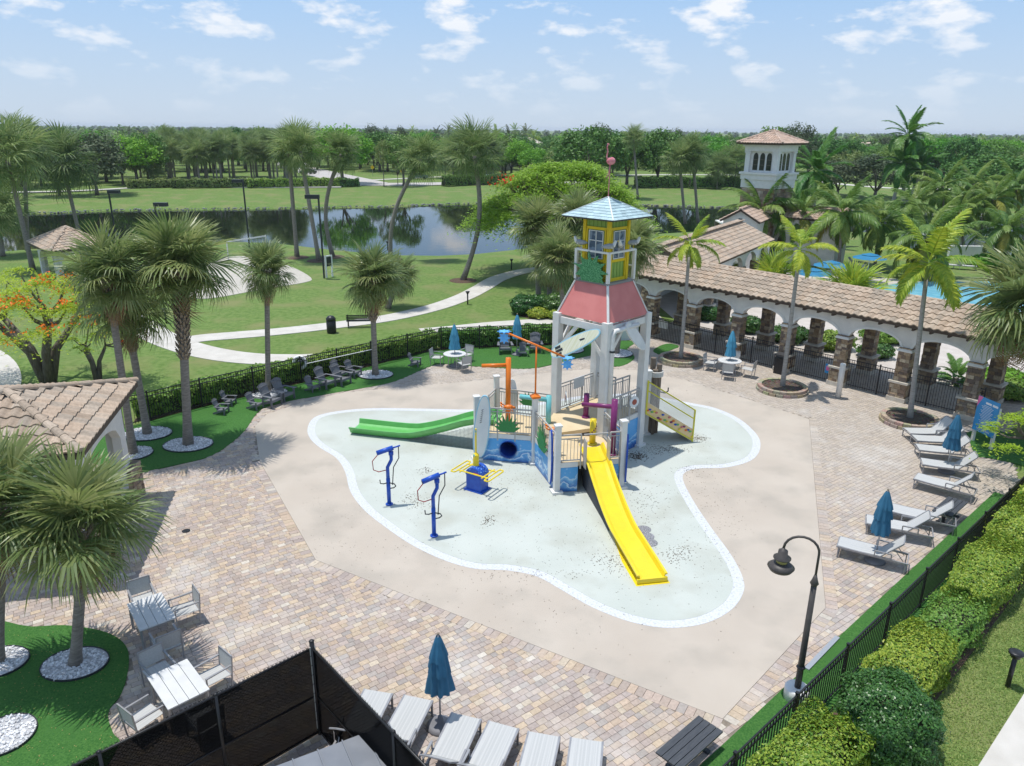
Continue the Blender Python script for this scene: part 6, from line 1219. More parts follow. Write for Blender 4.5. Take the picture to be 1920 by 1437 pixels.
# short grass blades on the near lawn strip by the walk
gr_ = np.random.RandomState(88); n = 42000; s_ = gr_.uniform(-7, 13, n); o_ = gr_.uniform(1.4, 2.93, n); P_ = np.array(RF)[None]+np.array(rd)[None]*s_[:, None]+np.array(mo)[None]*o_[:, None]; P_[:, 2] = -.02
a = gr_.uniform(0, 2*PI, n); w_ = np.stack([np.cos(a), np.sin(a), a*0], 1)*.012; tip = np.stack([gr_.normal(size=n)*.03, gr_.normal(size=n)*.03, gr_.uniform(.018, .04, n)], 1); q = np.stack([P_-w_, P_+w_, P_+tip+w_*.25, P_+tip-w_*.25], 1)
o = O('grass', quads_mesh('grass', q), LEAF('grass_blade', (.12, .21, .04), (.30, .33, .115), .3, .6, .2)); tag(o, 'short mown grass between the shrub border and the concrete walk', 'grass', kind='stuff')
# ================================================================== FURNITURE
m_alu = M('aluminium_frame', (.30, .30, .31), .4, metal=.35, c2=(.36, .36, .37), scale=8)
m_sling = M('white_sling', (.50, .50, .485), .8, c2=(.43, .435, .425), scale=2.2, detail=1, lo=.4, hi=.6, stretch=(.1, 9, .1))
m_slingd = M('grey_sling', (.46, .47, .46), .8, c2=(.40, .41, .40), scale=30)
m_canv = M('blue_canvas', (.022, .115, .205), .75, c2=(.032, .145, .25), scale=3, detail=6)
m_canvl = M('light_blue_canvas', (.05, .24, .38), .75, c2=(.07, .29, .44), scale=3, detail=6)
m_greyp = M('grey_poly', (.135, .14, .155), .7, c2=(.175, .18, .195), scale=6, detail=6, stretch=(1, 8, 1))
m_top = M('table_top', (.56, .56, .55), .6, c2=(.62, .62, .61), scale=3, detail=6)
m_dgrey = M('dark_grey_slat', (.045, .05, .058), .55, c2=(.065, .07, .078), scale=5, stretch=(1, 9, 1))
def make_lounger(back, nm):
    r = T(nm, 'x', 'lounger'); w, h, l = .66, .36, 1.95; hx = 1.22
    for s in (-1, 1):
        MB().bar((0, s*w/2, h), (l, s*w/2, h-.02), .045, .055).build('side_rail', m_alu, r)
        MB().bar((.05, s*w/2, 0), (.05, s*w/2, h), .045, .03).build('leg', m_alu, r); MB().bar((l-.05, s*w/2, 0), (l-.05, s*w/2, h), .045, .03).build('leg', m_alu, r)
        b = MB(); b.bar((1.05, s*(w/2+.04), h), (1.05, s*(w/2+.04), h+.2), .025, .035); b.bar((1.05, s*(w/2+.04), h+.2), (1.5, s*(w/2+.04), h+.2), .045, .03); b.bar((1.5, s*(w/2+.04), h+.2), (1.5, s*(w/2+.04), h-.02), .025, .035); b.build('armrest', m_alu, r)
    b = MB()
    for x in (.0, .62, l): b.bar((x, -w/2, h-.02), (x, w/2, h-.02), .03, .04)
    b.bar((.05, -w/2, .08), (.05, w/2, .08), .025, .025); b.bar((l-.05, -w/2, .08), (l-.05, w/2, .08), .025, .025); b.build('cross_bars', m_alu, r)
    vs = []; K_ = 10
    for i in range(K_+1): x = .02+(hx-.02)*i/K_; vs += [(x, -w/2+.02, h+.035-.012*math.sin(PI*i/K_)), (x, w/2-.02, h+.035-.012*math.sin(PI*i/K_))]
    b = MB(); b.add(vs, [(2*i, 2*i+2, 2*i+3, 2*i+1) for i in range(K_)]); b.add([(x, y, z-.012) for x, y, z in vs], [(2*i+1, 2*i+3, 2*i+2, 2*i) for i in range(K_)]); b.build('seat_sling', m_sling, r)
    bl_ = .78; vs = []; ca_, sa_ = math.cos(back), math.sin(back)
    for i in range(7): q = bl_*i/6; vs += [(hx+q*ca_, -w/2+.03, h+.03+q*sa_-.015*math.sin(PI*i/6)), (hx+q*ca_, w/2-.03, h+.03+q*sa_-.015*math.sin(PI*i/6))]
    b = MB(); b.add(vs, [(2*i, 2*i+2, 2*i+3, 2*i+1) for i in range(6)]); b.add([(x+.01*sa_, y, z-.012*ca_) for x, y, z in vs], [(2*i+1, 2*i+3, 2*i+2, 2*i) for i in range(6)]); b.build('back_sling', m_sling, r)
    b = MB(); e = (hx+bl_*ca_, h+.02+bl_*sa_)
    for s in (-1, 1): b.bar((hx, s*(w/2-.02), h+.02), (e[0], s*(w/2-.02), e[1]), .035, .03); b.bar((hx+.45*ca_, s*.2, h+.45*sa_), (hx+.6, s*.2, h-.02), .02, .02)
    b.tube([(e[0], -w/2+.02, e[1]), (e[0]+.02*ca_, -w/4, e[1]+.035), (e[0]+.02*ca_, w/4, e[1]+.035), (e[0], w/2-.02, e[1])], .02, 6); b.build('back_frame', m_alu, r); return r
PL_lo = Proto(make_lounger(math.radians(44), 'sun_lounger')); PL_hi = Proto(make_lounger(math.radians(47), 'sun_lounger'))
front = [((683, 1293), (737, 1297), (640, 1369)), ((760, 1303), (810, 1311), (733, 1351)), ((850, 1335), (900, 1347), (817, 1400)), ((918, 1352), (972, 1363), (883, 1422)), ((993, 1370), (1048, 1380), (975, 1437)), ((1073, 1383), (1128, 1388), (1066, 1437))]
lbl = ('white sling lounger half hidden by the black screen fence', 'white sling lounger between the screen fence and the umbrella base', 'white sling lounger right beside the umbrella base', 'white sling lounger third from the end of the front row away from the fence', 'white sling lounger second from the end of the front row away from the fence', 'white sling lounger at the end of the front row nearest the dark bench')
for k, (a, c, e) in enumerate(front):
    a, c, e = at(*a, .4), at(*c, .4), at(*e, .4); d = (e-a).normalized(); m_ = (a+c)/2; m_.z = .003; PL_lo.put(m_, math.atan2(d.y, d.x), lbl[k], 'loungers in the front row')
rgt = [((1690, 818), (1703.5, 829), None), ((1705, 832), (1716, 842), None), ((1711, 848), (1721, 861), None), ((1717, 875), (1731.6, 889), (1831.8, 903)), ((1709, 915.6), None, (1816, 945)), ((1664, 978), None, (1766, 1001)), ((1620, 1001), None, (1729, 1023)), ((1565.6, 1044), None, (1677.5, 1073))]
rl = ('lounger beside the stone tree ring, first before the rules sign', 'lounger second from the stone tree ring by the rules sign', 'lounger behind the closed umbrella by the rules sign', 'lounger right in front of the umbrella by the rules sign', 'last lounger of the group near the rules sign, next to the dark bench', 'lounger tucked beside the dark slatted bench', 'lounger under the closed umbrella between two other loungers', 'lounger by the fence alone on the street lamp side of the umbrella')
for k, (a, a2, e) in enumerate(rgt):
    a = at(*a)
    if e: e = at(*e); near_ = at(*a2) if a2 else a; d = (e-near_).normalized()
    else: d = (at(1831.8, 903)-at(1731.6, 889)).normalized(); d = Matrix.Rotation(math.radians((20, 14, 6)[k]), 3, 'Z') @ d
    n_ = V(-d.y, d.x, 0); foot = ((a+at(*a2))/2 if a2 else a+n_*.33); foot.z = .003; PL_hi.put(foot, math.atan2(d.y, d.x), rl[k], 'loungers along the right fence')
def make_umbrella(mat, nm='closed_umbrella'):
    r = T(nm, 'x', 'umbrella'); MB().cyl((0, 0, 0), (0, 0, 2.38), .021, n=10).build('pole', m_chrome if False else M('pole_grey', (.42, .42, .42), .4, metal=.3), r, True)
    b = MB(); b.lathe([(.30, 0), (.31, .03), (.24, .09), (.08, .13), (.05, .28), (.0305, .3)], n=20); b.build('base', M('umbrella_base', (.20, .20, .215), .6), r, True)
    for k, (zt, zb, rt_, rb) in enumerate(((1.74, 1.02, .16, .265), (2.07, 1.50, .135, .23), (2.36, 1.84, .045, .195))):
        n = 40; f = lambda i, a, k=k: (.17*(i/6.0))*math.cos(9*a+k)+.10*(i/6.0)*math.cos(2*a+k*2)+.05*math.cos(5*a); pr_ = [(rt_+(rb-rt_)*(i/6)**.8, zt+(zb-zt)*i/6-(.03 if i == 6 else 0)) for i in range(7)]; b = MB(); b.lathe(pr_, n=n, ruff=f, cap=False); b.build('canopy_tier', mat, r, True)
    MB().ball((0, 0, 2.42), .035, 8, 5).build('finial', M('finial_grey', (.30, .24, .18), .5), r); MB().tube([(.12*math.cos(a), .12*math.sin(a), 1.62) for a in np.linspace(0, 2*PI, 16)], .012, 5).build('strap', mat, r); return r
UD = Proto(make_umbrella(m_canv)); UL = Proto(make_umbrella(m_canvl))
for k, (P_, px, lb) in enumerate(((UD, (826, 1362), 'closed dark blue tiered umbrella among the front row of loungers'), (UD, (1640, 1052), 'closed dark blue tiered umbrella beside the lounger under the fence lamp'), (UD, (1774, 885), 'closed dark blue tiered umbrella near the rules sign'))): UD.put(at(*px, .004), k*1.1, lb, 'closed umbrellas')
# tables and chairs
def make_chair():
    r = T('dining_chair', 'x', 'chair'); w, d = .56, .52
    for sx in (-1, 1):
        MB().bar((d/2, sx*w/2, 0), (d/2, sx*w/2, .64), .03, .03).build('leg', m_alu, r); MB().bar((-d/2-.04, sx*w/2, 0), (-d/2-.12, sx*w/2, .88), .03, .03).build('leg', m_alu, r); MB().bar((d/2+.02, sx*w/2, .645), (-d/2-.1, sx*w/2, .66), .045, .025).build('armrest', m_alu, r)
    b = MB(); b.bar((d/2, -w/2, .42), (d/2, w/2, .42), .025, .03); b.bar((-d/2-.06, -w/2, .4), (-d/2-.06, w/2, .4), .025, .03); b.bar((-d/2-.12, -w/2, .88), (-d/2-.12, w/2, .88), .03, .035); b.build('frame', m_alu, r)
    MB().slab([(d/2+.01, -w/2+.015, .445), (d/2+.01, w/2-.015, .445), (-d/2-.05, w/2-.015, .415), (-d/2-.05, -w/2+.015, .415)], .012).build('seat_sling', m_sling, r)
    MB().slab([(-d/2-.065, -w/2+.015, .47), (-d/2-.065, w/2-.015, .47), (-d/2-.115, w/2-.015, .87), (-d/2-.115, -w/2+.015, .87)], .012).build('back_sling', m_slingd, r); return r
CH = Proto(make_chair())
def square_table(c4, label, hole=False, z=.72):
    c4 = [V(p.x, p.y, 0) for p in c4]; ctr = sum(c4, Vector())/4; u = (c4[1]-c4[0]+c4[2]-c4[3])/2; v = (c4[3]-c4[0]+c4[2]-c4[1])/2; r = T('patio_table', label, 'table', ctr); 
    for k in range(4):
        a0, a1_ = k/4+.006-.5, (k+1)/4-.006-.5; MB().slab([u*a0-v*.5+UP*z, u*a1_-v*.5+UP*z, u*a1_+v*.5+UP*z, u*a0+v*.5+UP*z], .03, (0, 0, 1)).build('plank', m_top, r)
    MB().slab([u*p_+v*q_+UP*(z-.035) for p_, q_ in ((-.47, -.47), (.47, -.47), (.47, .47), (-.47, .47))], .04, (0, 0, 1)).build('apron', m_alu, r)
    for p_ in (-.44, .44):
        for q_ in (-.44, .44): e = u*p_+v*q_; MB().bar(e, e+UP*(z-.07), .05, .05).build('leg', m_alu, r)
    return ctr, u, v
t1 = [at(*p, .72) for p in ((237.8, 1132), (302, 1111), (330.7, 1157), (260.5, 1184))]; t2_ = [at(*p, .72) for p in ((275.5, 1269), (350.7, 1236), (394, 1291), (314, 1332.7))]
def chairs_at(ctr, u, v, spec):
    for (du, dv_, lb) in spec: p_ = ctr+u*du+v*dv_; d = ctr-p_; CH.put((p_.x, p_.y, .004), math.atan2(d.y, d.x), lb, 'patio dining chairs')
ctr, u, v = square_table(t1, 'square slatted white table nearer the tiled pavilion'); chairs_at(ctr, u, v, ((.03, -.78, 'sling chair on the pavilion side of the first square table'), (.88, .0, 'sling chair on the open paver side of the first square table'), (.05, .80, 'sling chair between the two square tables, tucked to the first')))
ctr, u, v = square_table(t2_, 'square slatted white table with fallen leaves beside the screen fence'); chairs_at(ctr, u, v, ((-.1, -.78, 'sling chair between the two square tables, tucked to the second'), (.84, -.05, 'sling chair on the open paver side of the second square table'), (-.88, .12, 'sling chair on the gravel-ring side of the second square table'), (.12, .85, 'sling chair behind the black screen fence at the second table')))
def round_table(px, label, ch, ul, rad=.62):
    c = at(*px, .004); r = T('round_table', label, 'table', c); MB().lathe([(rad-.02, .69), (rad, .70), (rad, .73), (rad-.02, .735)], n=32).build('table_top', m_top, r); b = MB()
    for k in range(4): a = k*PI/2+.6; MB().bar((rad*.7*math.cos(a), rad*.7*math.sin(a), 0), (rad*.6*math.cos(a), rad*.6*math.sin(a), .69), .04, .04).build('leg', m_alu, r)
    UL.put(c+UP*.0, .4, ul, 'closed umbrellas')
    for a, lb in ch: p_ = c+V(math.cos(a), math.sin(a), 0)*1.0; CH.put((p_.x, p_.y, .02), a+PI, lb, 'patio dining chairs')
round_table((853, 687), 'round white table under the closed umbrella on the back turf', ((2.9, 'sling chair at the round turf table, on the garden chair side'), (-1.0, 'sling chair at the round turf table, on the pad side'), (1.0, 'sling chair at the round turf table, against the fence')), 'closed blue tiered umbrella through the round turf table')
round_table((1366, 700), 'round white table under the closed umbrella by the arcade fence', ((2.6, 'sling chair at the arcade table, toward the play tower'), (-1.9, 'sling chair at the arcade table, toward the splash pad'), (-.6, 'sling chair at the arcade table, toward the litter bin'), (1.1, 'sling chair at the arcade table, against the fence')), 'closed light blue tiered umbrella at the arcade table')
UL.put(at(969, 665, .018), 1.2, 'closed blue umbrella standing between the two tall garden chairs', 'closed umbrellas')
# adirondack chairs
def make_adirondack():
    r = T('garden_chair', 'x', 'chair')
    for k in range(7):
        t_ = (k-3)/3; MB().slab([(-.22, t_*.20-.034, .30), (-.22, t_*.20+.034, .30), (-.52, t_*.26+.040, 1.02-.09*t_*t_), (-.52, t_*.26-.040, 1.02-.09*t_*t_)], .022).build('back_slat', m_greyp, r)
    for k in range(5): MB().slab([(.30-.115*k, -.27, .36-.02*k), (.30-.115*k, .27, .36-.02*k), (.195-.115*k, .27, .342-.02*k), (.195-.115*k, -.27, .342-.02*k)], .022, (0, 0, 1)).build('seat_slat', m_greyp, r)
    for s in (-1, 1):
        MB().slab([(.40, s*.30, .56), (.40, s*.46, .56), (-.36, s*.40, .55), (-.40, s*.32, .55)], .022, (0, 0, 1)).build('armrest', m_greyp, r); MB().box((.30, s*.33, .27), (.11, .03, .54)).build('leg', m_greyp, r); MB().bar((.28, s*.29, .30), (-.5, s*.29, .05), .03, .12).build('stringer', m_greyp, r)
    b = MB(); b.bar((-.30, -.4, .53), (-.30, .4, .53), .07, .025); b.bar((-.44, -.28, .86), (-.44, .28, .86), .03, .07); b.box((.31, 0, .30), (.022, .6, .12)); b.build('cross_slats', m_greyp, r); return r
AD = Proto(make_adirondack()); FR_ = -.62
ads = [((417, 775), .68, -.1, 'small grey garden chair of the pair nearest the booted palm, in front'), ((431, 759), .68, -.1, 'small grey garden chair of the pair nearest the booted palm, behind'), ((480, 766), .74, -.35, 'small grey garden chair beside the slim palm'), ((510, 760), 1.0, -.45, 'large grey garden chair in front of the slim palm'), ((534, 749), 1.0, -.5, 'large grey garden chair right of the slim palm'), ((587, 733), .72, -.55, 'small grey garden chair under the life ring'), ((612, 726), 1.0, -.5, 'large grey garden chair next to the small one under the life ring'), ((641, 720), 1.0, -.55, 'large grey garden chair with a second one behind it'), ((639, 708), .9, -.5, 'grey garden chair half hidden behind a large one'), ((664, 706), .85, -.5, 'grey garden chair beside the booted-neck palm ring'), ((779, 686), .72, -.2, 'small grey garden chair alone between palm and round table'), ((947, 662), 1.05, -1.5, 'tall grey garden chair left of the turf umbrella'), ((1003, 660), 1.05, -1.6, 'tall grey garden chair right of the turf umbrella'), ((980, 667), .72, -1.55, 'small grey garden chair in front of the turf umbrella')]
for px, s_, a, lb in ads: AD.put(at(*px, .018), a, lb, 'grey garden chairs on the turf', s_)
# slatted benches / picnic tables
def bench_table(px, rz, label, l=1.75, w=.78, h=.74, n=5):
    c = at(*px, .004); r = T('slatted_table', label, 'bench', c, rz)
    for k in range(n): y = -w/2+w*(k+.5)/n; MB().box((0, y, h), (l, w/n-.015, .04)).build('slat', m_dgrey, r)
    for s in (-1, 1): b = MB(); b.bar((s*l*.3, 0, 0), (s*l*.3, 0, h-.02), .1, .08); b.bar((s*l*.3, -w/2+.05, h-.05), (s*l*.3, w/2-.05, h-.05), .06, .06); b.bar((s*l*.3, -w/2+.1, .03), (s*l*.3, w/2-.1, .03), .1, .06); b.build('leg', m_dgrey, r)
    return r
bench_table((1290, 1424), math.atan2(rd.y, rd.x), 'dark slatted bench by the turf strip at the foot of the fence', l=1.5, w=.62, h=.45, n=4)
bench_table((1776, 975), math.atan2(rd.y, rd.x), 'dark slatted bench between the fence and the loungers', l=1.5, w=.62, h=.5, n=4)
# lamps ---------------------------------------------------------------
m_brz = M('bronze_lamp', (.055, .048, .045), .5, c2=(.075, .066, .06), scale=8)
b0 = at(1492, 1310); r = T('gooseneck_lamp', 'bronze gooseneck street lamp arching over the concrete pad', 'street lamp', b0)
HT = 4.35; b = MB(); b.cyl((0, 0, 0), (0, 0, HT*.70), .075, .062, 12); b.lathe([(.065, HT*.70), (.095, HT*.712), (.065, HT*.73), (.03, HT*.76)], n=12); b.lathe([(.08, .86), (.105, .88), (.08, .92)], n=12); b.build('pole', m_brz, r, True)
aw_ = at(1480, 1045, HT*.93)-b0; aw_.z = 0; aw_ = V(-1, .35, 0).normalized(); arc = [(0, 0, HT*.74), (0, 0, HT*.88)]+[tuple(aw_*(.36-.36*math.cos(a))+UP*(HT*.88+.34*math.sin(a))) for a in np.linspace(.25, PI, 10)]; MB().tube(arc, .028, 8).build('arm', m_brz, r, True)
hd_ = Vector(arc[-1]); b = MB(); b.lathe([(.03, .0), (.05, -.05), (.10, -.07), (.11, -.2), (.19, -.24), (.19, -.26), (.11, -.27)], hd_, 20); b.lathe([(.12, -.36), (.21, -.40), (.29, -.47), (.27, -.50), (.24, -.55), (.20, -.56)], hd_, 24); b.build('lantern', m_brz, r, True); MB().lathe([(.12, -.26), (.13, -.31), (.12, -.37)], hd_, 18).build('lens', M('lamp_lens', (.38, .33, .12), .2), r, True)
MB().lathe([(.28, 0), (.28, .3), (.25, .33)], (0, 0, 0), 20).build('footing', m_white, r, True)
def bollard_light(px, label, z=None): b0 = at(*px); r = T('bollard_light', label, 'path light', b0); MB().cyl((0, 0, 0), (0, 0, .82), .055, n=10).build('post', m_black, r, True); b = MB(); b.lathe([(.06, .80), (.11, .84), (.11, .90), (.16, .93), (.165, .97), (.13, .99), (.03, 1.0)], n=18); b.build('head', m_black, r, True)
for px, lb in (((1889, 1287), 'black bollard light on the lawn by the concrete walk'), ((312, 606), 'black path light where the lawn walk bends by the sand court'), ((877, 571), 'black path light at the middle of the curving lawn walk'), ((959, 506), 'black path light where the walk meets the fan palms'), ((727, 470), 'path light at the lake edge beneath the leaning palm')): bollard_light(px, lb)
def flood(bpx, tpx, sx, label):
    b0 = at(*bpx); h = hgt(b0, *tpx); r = T('floodlight_pole', label, 'lamp post', b0); MB().bar((0, 0, 0), (0, 0, h), .13, .13).build('pole', m_dark, r); MB().box((sx*.52, 0, h+.12), (1.15, .45, .32)).build('lamp_head', m_dark, r); MB().box((sx*.52, 0, h-.05), (.9, .36, .02)).build('lens', M('flood_lens', (.5, .5, .48), .2), r)
flood((608, 522), (599, 372), -1, 'dark floodlight pole by the white court sign'); flood((468, 465), (455, 342), -1, 'dark floodlight pole behind the volleyball net'); flood((308, 510), (297, 386), 1, 'dark floodlight pole rising behind the booted palm crown'); flood((222, 475), (206, 362), 1, 'dark floodlight pole near the lake shelter')
# street furniture ----------------------------------------------------
b0 = at(622, 624); r = T('litter_bin', 'round black litter bin with domed lid beside the lawn walk', 'bin', b0); MB().lathe([(.27, 0), (.3, .05), (.3, .78), (.27, .8)], n=20).build('drum', m_black, r, True); MB().lathe([(.31, .8), (.30, .95), (.18, 1.08), (.03, 1.12)], n=20).build('lid', m_black, r, True)
b0 = at(1462, 700); r = T('litter_bin', 'square dark litter bin by the palm ring at the arcade fence', 'bin', b0, frz); MB().box((0, 0, .46), (.52, .52, .9)).build('drum', m_black, r); MB().box((0, 0, 1.05), (.6, .6, .1)).build('lid', M('bin_lid', (.05, .05, .052), .5), r); MB().box((0, 0, .96), (.44, .44, .1)).build('neck', m_dark, r)
b0 = at(675, 614); r = T('park_bench', 'black metal bench on the lawn walk past the round bin', 'bench', b0, .12)
for k in range(4): MB().box((0, -.05+.12*k, .43), (1.7, .1, .03)).build('seat_slat', m_black, r)
for k in range(4): MB().box((0, -.12, .52+.1*k), (1.7, .03, .07)).build('back_slat', m_black, r)
for s in (-.75, .75): b = MB(); b.bar((s, .3, 0), (s, .3, .43), .05, .05); b.bar((s, -.1, 0), (s, -.12, .9), .05, .05); b.bar((s, .3, .6), (s, -.1, .6), .05, .04); b.build('leg', m_black, r)
c = at(566, 713); r = T('life_ring', 'white life ring mounted on the turf fence above the small chairs', 'life ring', c); MB().cyl((0, 0, 0), (0, 0, .98), .03, n=8).build('post', m_chrome, r); MB().tube([(.30*math.cos(a), -.07, .98+.30*math.sin(a)) for a in np.linspace(0, 2*PI, 28)], .085, 10, cap=False).build('ring', m_wht, r, True); MB().slab([(.2*math.cos(a), -.03, .98+.2*math.sin(a)) for a in np.linspace(2*PI, 0, 20, endpoint=False)], .01).build('backplate', m_dark, r); MB().slab([(.13*math.cos(a), -.045, .98+.13*math.sin(a)) for a in np.linspace(2*PI, 0, 16, endpoint=False)], .01).build('emblem', m_wht, r)
a, c_ = at(575, 682, 1.15), at(700, 655, 1.2); rp_ = MB(); rp_.tube([a, c_], .018, 6); tag(rp_.build('rescue_pole', m_wht), 'long white rescue pole hung along the turf fence', 'pole')
b0 = at(1571, 746); r = T('white_bollard', 'round white post standing on the pavers before the arcade fence', 'post', b0); MB().lathe([(.135, 0), (.135, 1.72), (.115, 1.76), (.03, 1.78)], n=18).build('post', m_white, r, True); MB().lathe([(.14, 1.66), (.14, 1.70)], n=18).build('collar', m_stuc2, r, True)
# rules sign
sA, sB = at(1823, 826), at(1857, 843); sd_ = sB-sA; r = T('rules_sign', 'large blue rules board on white posts by the loungers', 'sign', (sA+sB)/2, math.atan2(sd_.y, sd_.x)); w_ = sd_.length
for s in (-1, 1): MB().box((s*w_/2, 0, .9), (.11, .11, 1.8)).build('post', m_white, r)
MB().box((0, -.08, 1.28), (w_+.12, .035, 1.5)).build('board', m_sign, r); MB().slab([(-w_/2-.06, -.1, 2.03), (-w_/2-.06, -.1, 1.55), (-w_/2+.18, -.1, 2.03)], .002, (0, -1, 0)).build('corner_splash', m_pnk, r)
MB().box((.02, -.1, 1.84), (w_*.3, .004, .09)).build('title_block', m_wht, r); MB().box((.36, -.1, 1.84), (w_*.28, .004, .09)).build('title_block', m_wht, r); text('NO DIVING', .13, (0, -.1, .66), m_wht, r)
for k in range(15): ll2 = w_*(.42+.3*((k*37) % 10)/10); MB().box((0, -.1, 1.72-.062*k), (ll2, .004, .016)).build('text_line', m_wht, r)
# court sign, net, white wall panel
b0 = at(618, 520); r = T('court_sign', 'white framed court notice beside the floodlight pole', 'sign', b0, 1.0)
for s in (-.35, .35): MB().box((s, 0, .95), (.12, .12, 1.9)).build('post', m_wht, r)
MB().box((0, 0, 1.35), (.6, .06, .8)).build('panel', m_dark, r); MB().box((0, 0, 1.85), (.7, .1, .1)).build('top_rail', m_wht, r)
nA, nB = at(430, 500), at(502, 487); r = T('volleyball_net', 'volleyball net with white tape across the sand court', 'net', nA); dn = nB-nA
for q in (V(0, 0, 0), dn): MB().cyl(q, q+UP*2.4, .06, n=8).build('post', m_white, r)
MB().bar(UP*2.3, dn+UP*2.3, .02, .14).build('top_tape', m_wht, r); b = MB()
for k in range(30): b.bar(dn*k/30+UP*1.4, dn*k/30+UP*2.25, .012, .012)
b.build('net_cords', m_net, r)
wa, wb = at(1118, 640), at(1195, 636); b = MB(); b.bar(wa+UP*.75, wb+UP*.75, .2, 1.5); tag(b.build('screen_wall', M('pale_wall', (.62, .68, .72), .8, c2=(.66, .71, .74), scale=2)), 'low pale blue-white wall behind the play tower legs', 'wall')
# pool side
def open_umb(px, z, label, R2=1.45): c = at(*px, z); c.z = 0; r = T('open_umbrella', label, 'umbrella', c); b = MB(); b.lathe([(R2, z-.38), (R2*.55, z-.16), (.06, z)], n=8); b.build('canopy', M('pool_umbrella', (.015, .16, .30), .7, c2=(.02, .19, .35), scale=3), r); MB().lathe([(R2*.5, z-.1), (.04, z+.06)], n=8).build('vent', M('pool_umbrella', (.015, .16, .30)), r); MB().cyl((0, 0, 0), (0, 0, z), .03, n=8).build('pole', m_chrome, r)
open_umb((1525, 504), 2.5, 'open blue umbrella nearest the arcade roof'); open_umb((1560, 490), 2.5, 'open blue umbrella behind the nearest open one'); open_umb((1632, 476), 2.5, 'open blue umbrella among the coconut palms')
for k, (x, y) in enumerate(((1590, 520), (1610, 522), (1650, 520), (1625, 505), (1800, 505), (1830, 507))): PL_hi.put(at(x, y, .0), 2.2+.1*k, 'white sling lounger on the swimming pool terrace', 'pool terrace loungers')
pA_, pB_ = at(1420, 478), at(1475, 478); r = T('dark_screen_fence', 'dark teal screen fence under the link arcade arches', 'fence', at(1375, 497)); o0 = Vector(r.location); e_ = at(1470, 492)-o0; MB().bar(UP*.85, e_+UP*.85, .04, 1.7).build('screen', M('teal_screen', (.02, .045, .055), .8), r); 
for k in range(5): MB().cyl(e_*k/4, e_*k/4+UP*1.8, .04, n=8).build('post', m_black, r)
r = T('planter_wall', 'white stepped planter wall beyond the swimming pool', 'wall', at(1830, 485)); 
for (x, y, w_, d_, h_) in ((0, 0, 6, .4, 1.3), (3.4, 3.5, .4, 7, 1.1), (-1, 6, 8, .5, 1.7)): MB().box((x, y, h_/2), (w_, d_, h_)).build('wall_segment', m_stuc2, r)
for k, (x, y, rx_, h_, mt, lb) in enumerate(((1862, 500, 2.2, 1.2, lf_bright, 'lush green plants in front of the white planter wall'), (1900, 480, 2.5, 1.6, lf_mid, 'lush green plants beside the white planter wall'), (1330, 600, .9, .9, lf_hedge_d, 'dark shrub between arcade piers nearest the gate'), (1400, 622, 1.2, 1.0, lf_hedge_d, 'dark shrub between the second and third rear piers'), (1478, 640, 1.3, 1.0, lf_hedge_d, 'dark shrub behind the litter bin in the arcade'), (1560, 655, 1.2, 1.1, lf_hedge, 'green shrub between middle rear arcade piers'), (1640, 670, 1.0, .8, lf_hedge_d, 'dark shrub by the arcade steps'), (1660, 640, 1.6, .9, lf_hedge, 'bright shrub bed beyond the arcade'), (1880, 720, 1.5, .7, lf_bright, 'low green shrub beyond the arcade end'), (1890, 745, 1.2, .9, lf_hedge, 'green shrub beside the arcade end pier'))): dome_shrub(at(x, y), rx_, rx_*.8, h_, lb, mt, 600+k, 260, .085, box=.3)
p_ = at(1790, 720); rt = T('cycad', 'dark green cycad rosette beyond the arcade pier', 'plant', p_)
for m, t_ in frond_mats(22, 5, 70, .34, .40, 9): O('frond', ROYM[1], None, rt, mw=Matrix.Translation((0, 0, .3)) @ m)
MB().cyl((0, 0, 0), (0, 0, .35), .16, n=8).build('stem', m_trunk, rt)
# drains
for k, (px, lb) in enumerate((((349, 996), 'round black drain cover on the open pavers'), ((214, 1067), 'round black drain cover in the pavilion shadow'))): b = MB(); b.lathe([(.13, .0), (.13, .012), (.11, .014)], at(*px), 20); tag(b.build('drain_cover', m_black), lb, 'drain')
for k, (x, y) in enumerate(((1207, 993), (1213, 1006), (1219, 1018))): b = MB(); b.lathe([(.24, .0), (.24, .012), (.2, .016)], at(x, y, Z0), 18); tag(b.build('floor_grate', M('grate_grey', (.34, .34, .36), .6, c2=(.12, .12, .13), scale=30, lo=.45, hi=.55)), ('grey floor grate farthest from the slide end', 'grey floor grate in the middle of three', 'grey floor grate nearest the slide end')[k], 'grate')
b = MB(); bl0, bl1 = at(1512, 1257), at(1570, 1197); b.bar(bl0+UP*.03, bl1+UP*.03, .12, .05); tag(b.build('metal_edging', M('galv', (.42, .44, .46), .4, metal=.4)), 'grey metal strip lying along the turf by the lamp', 'strip')
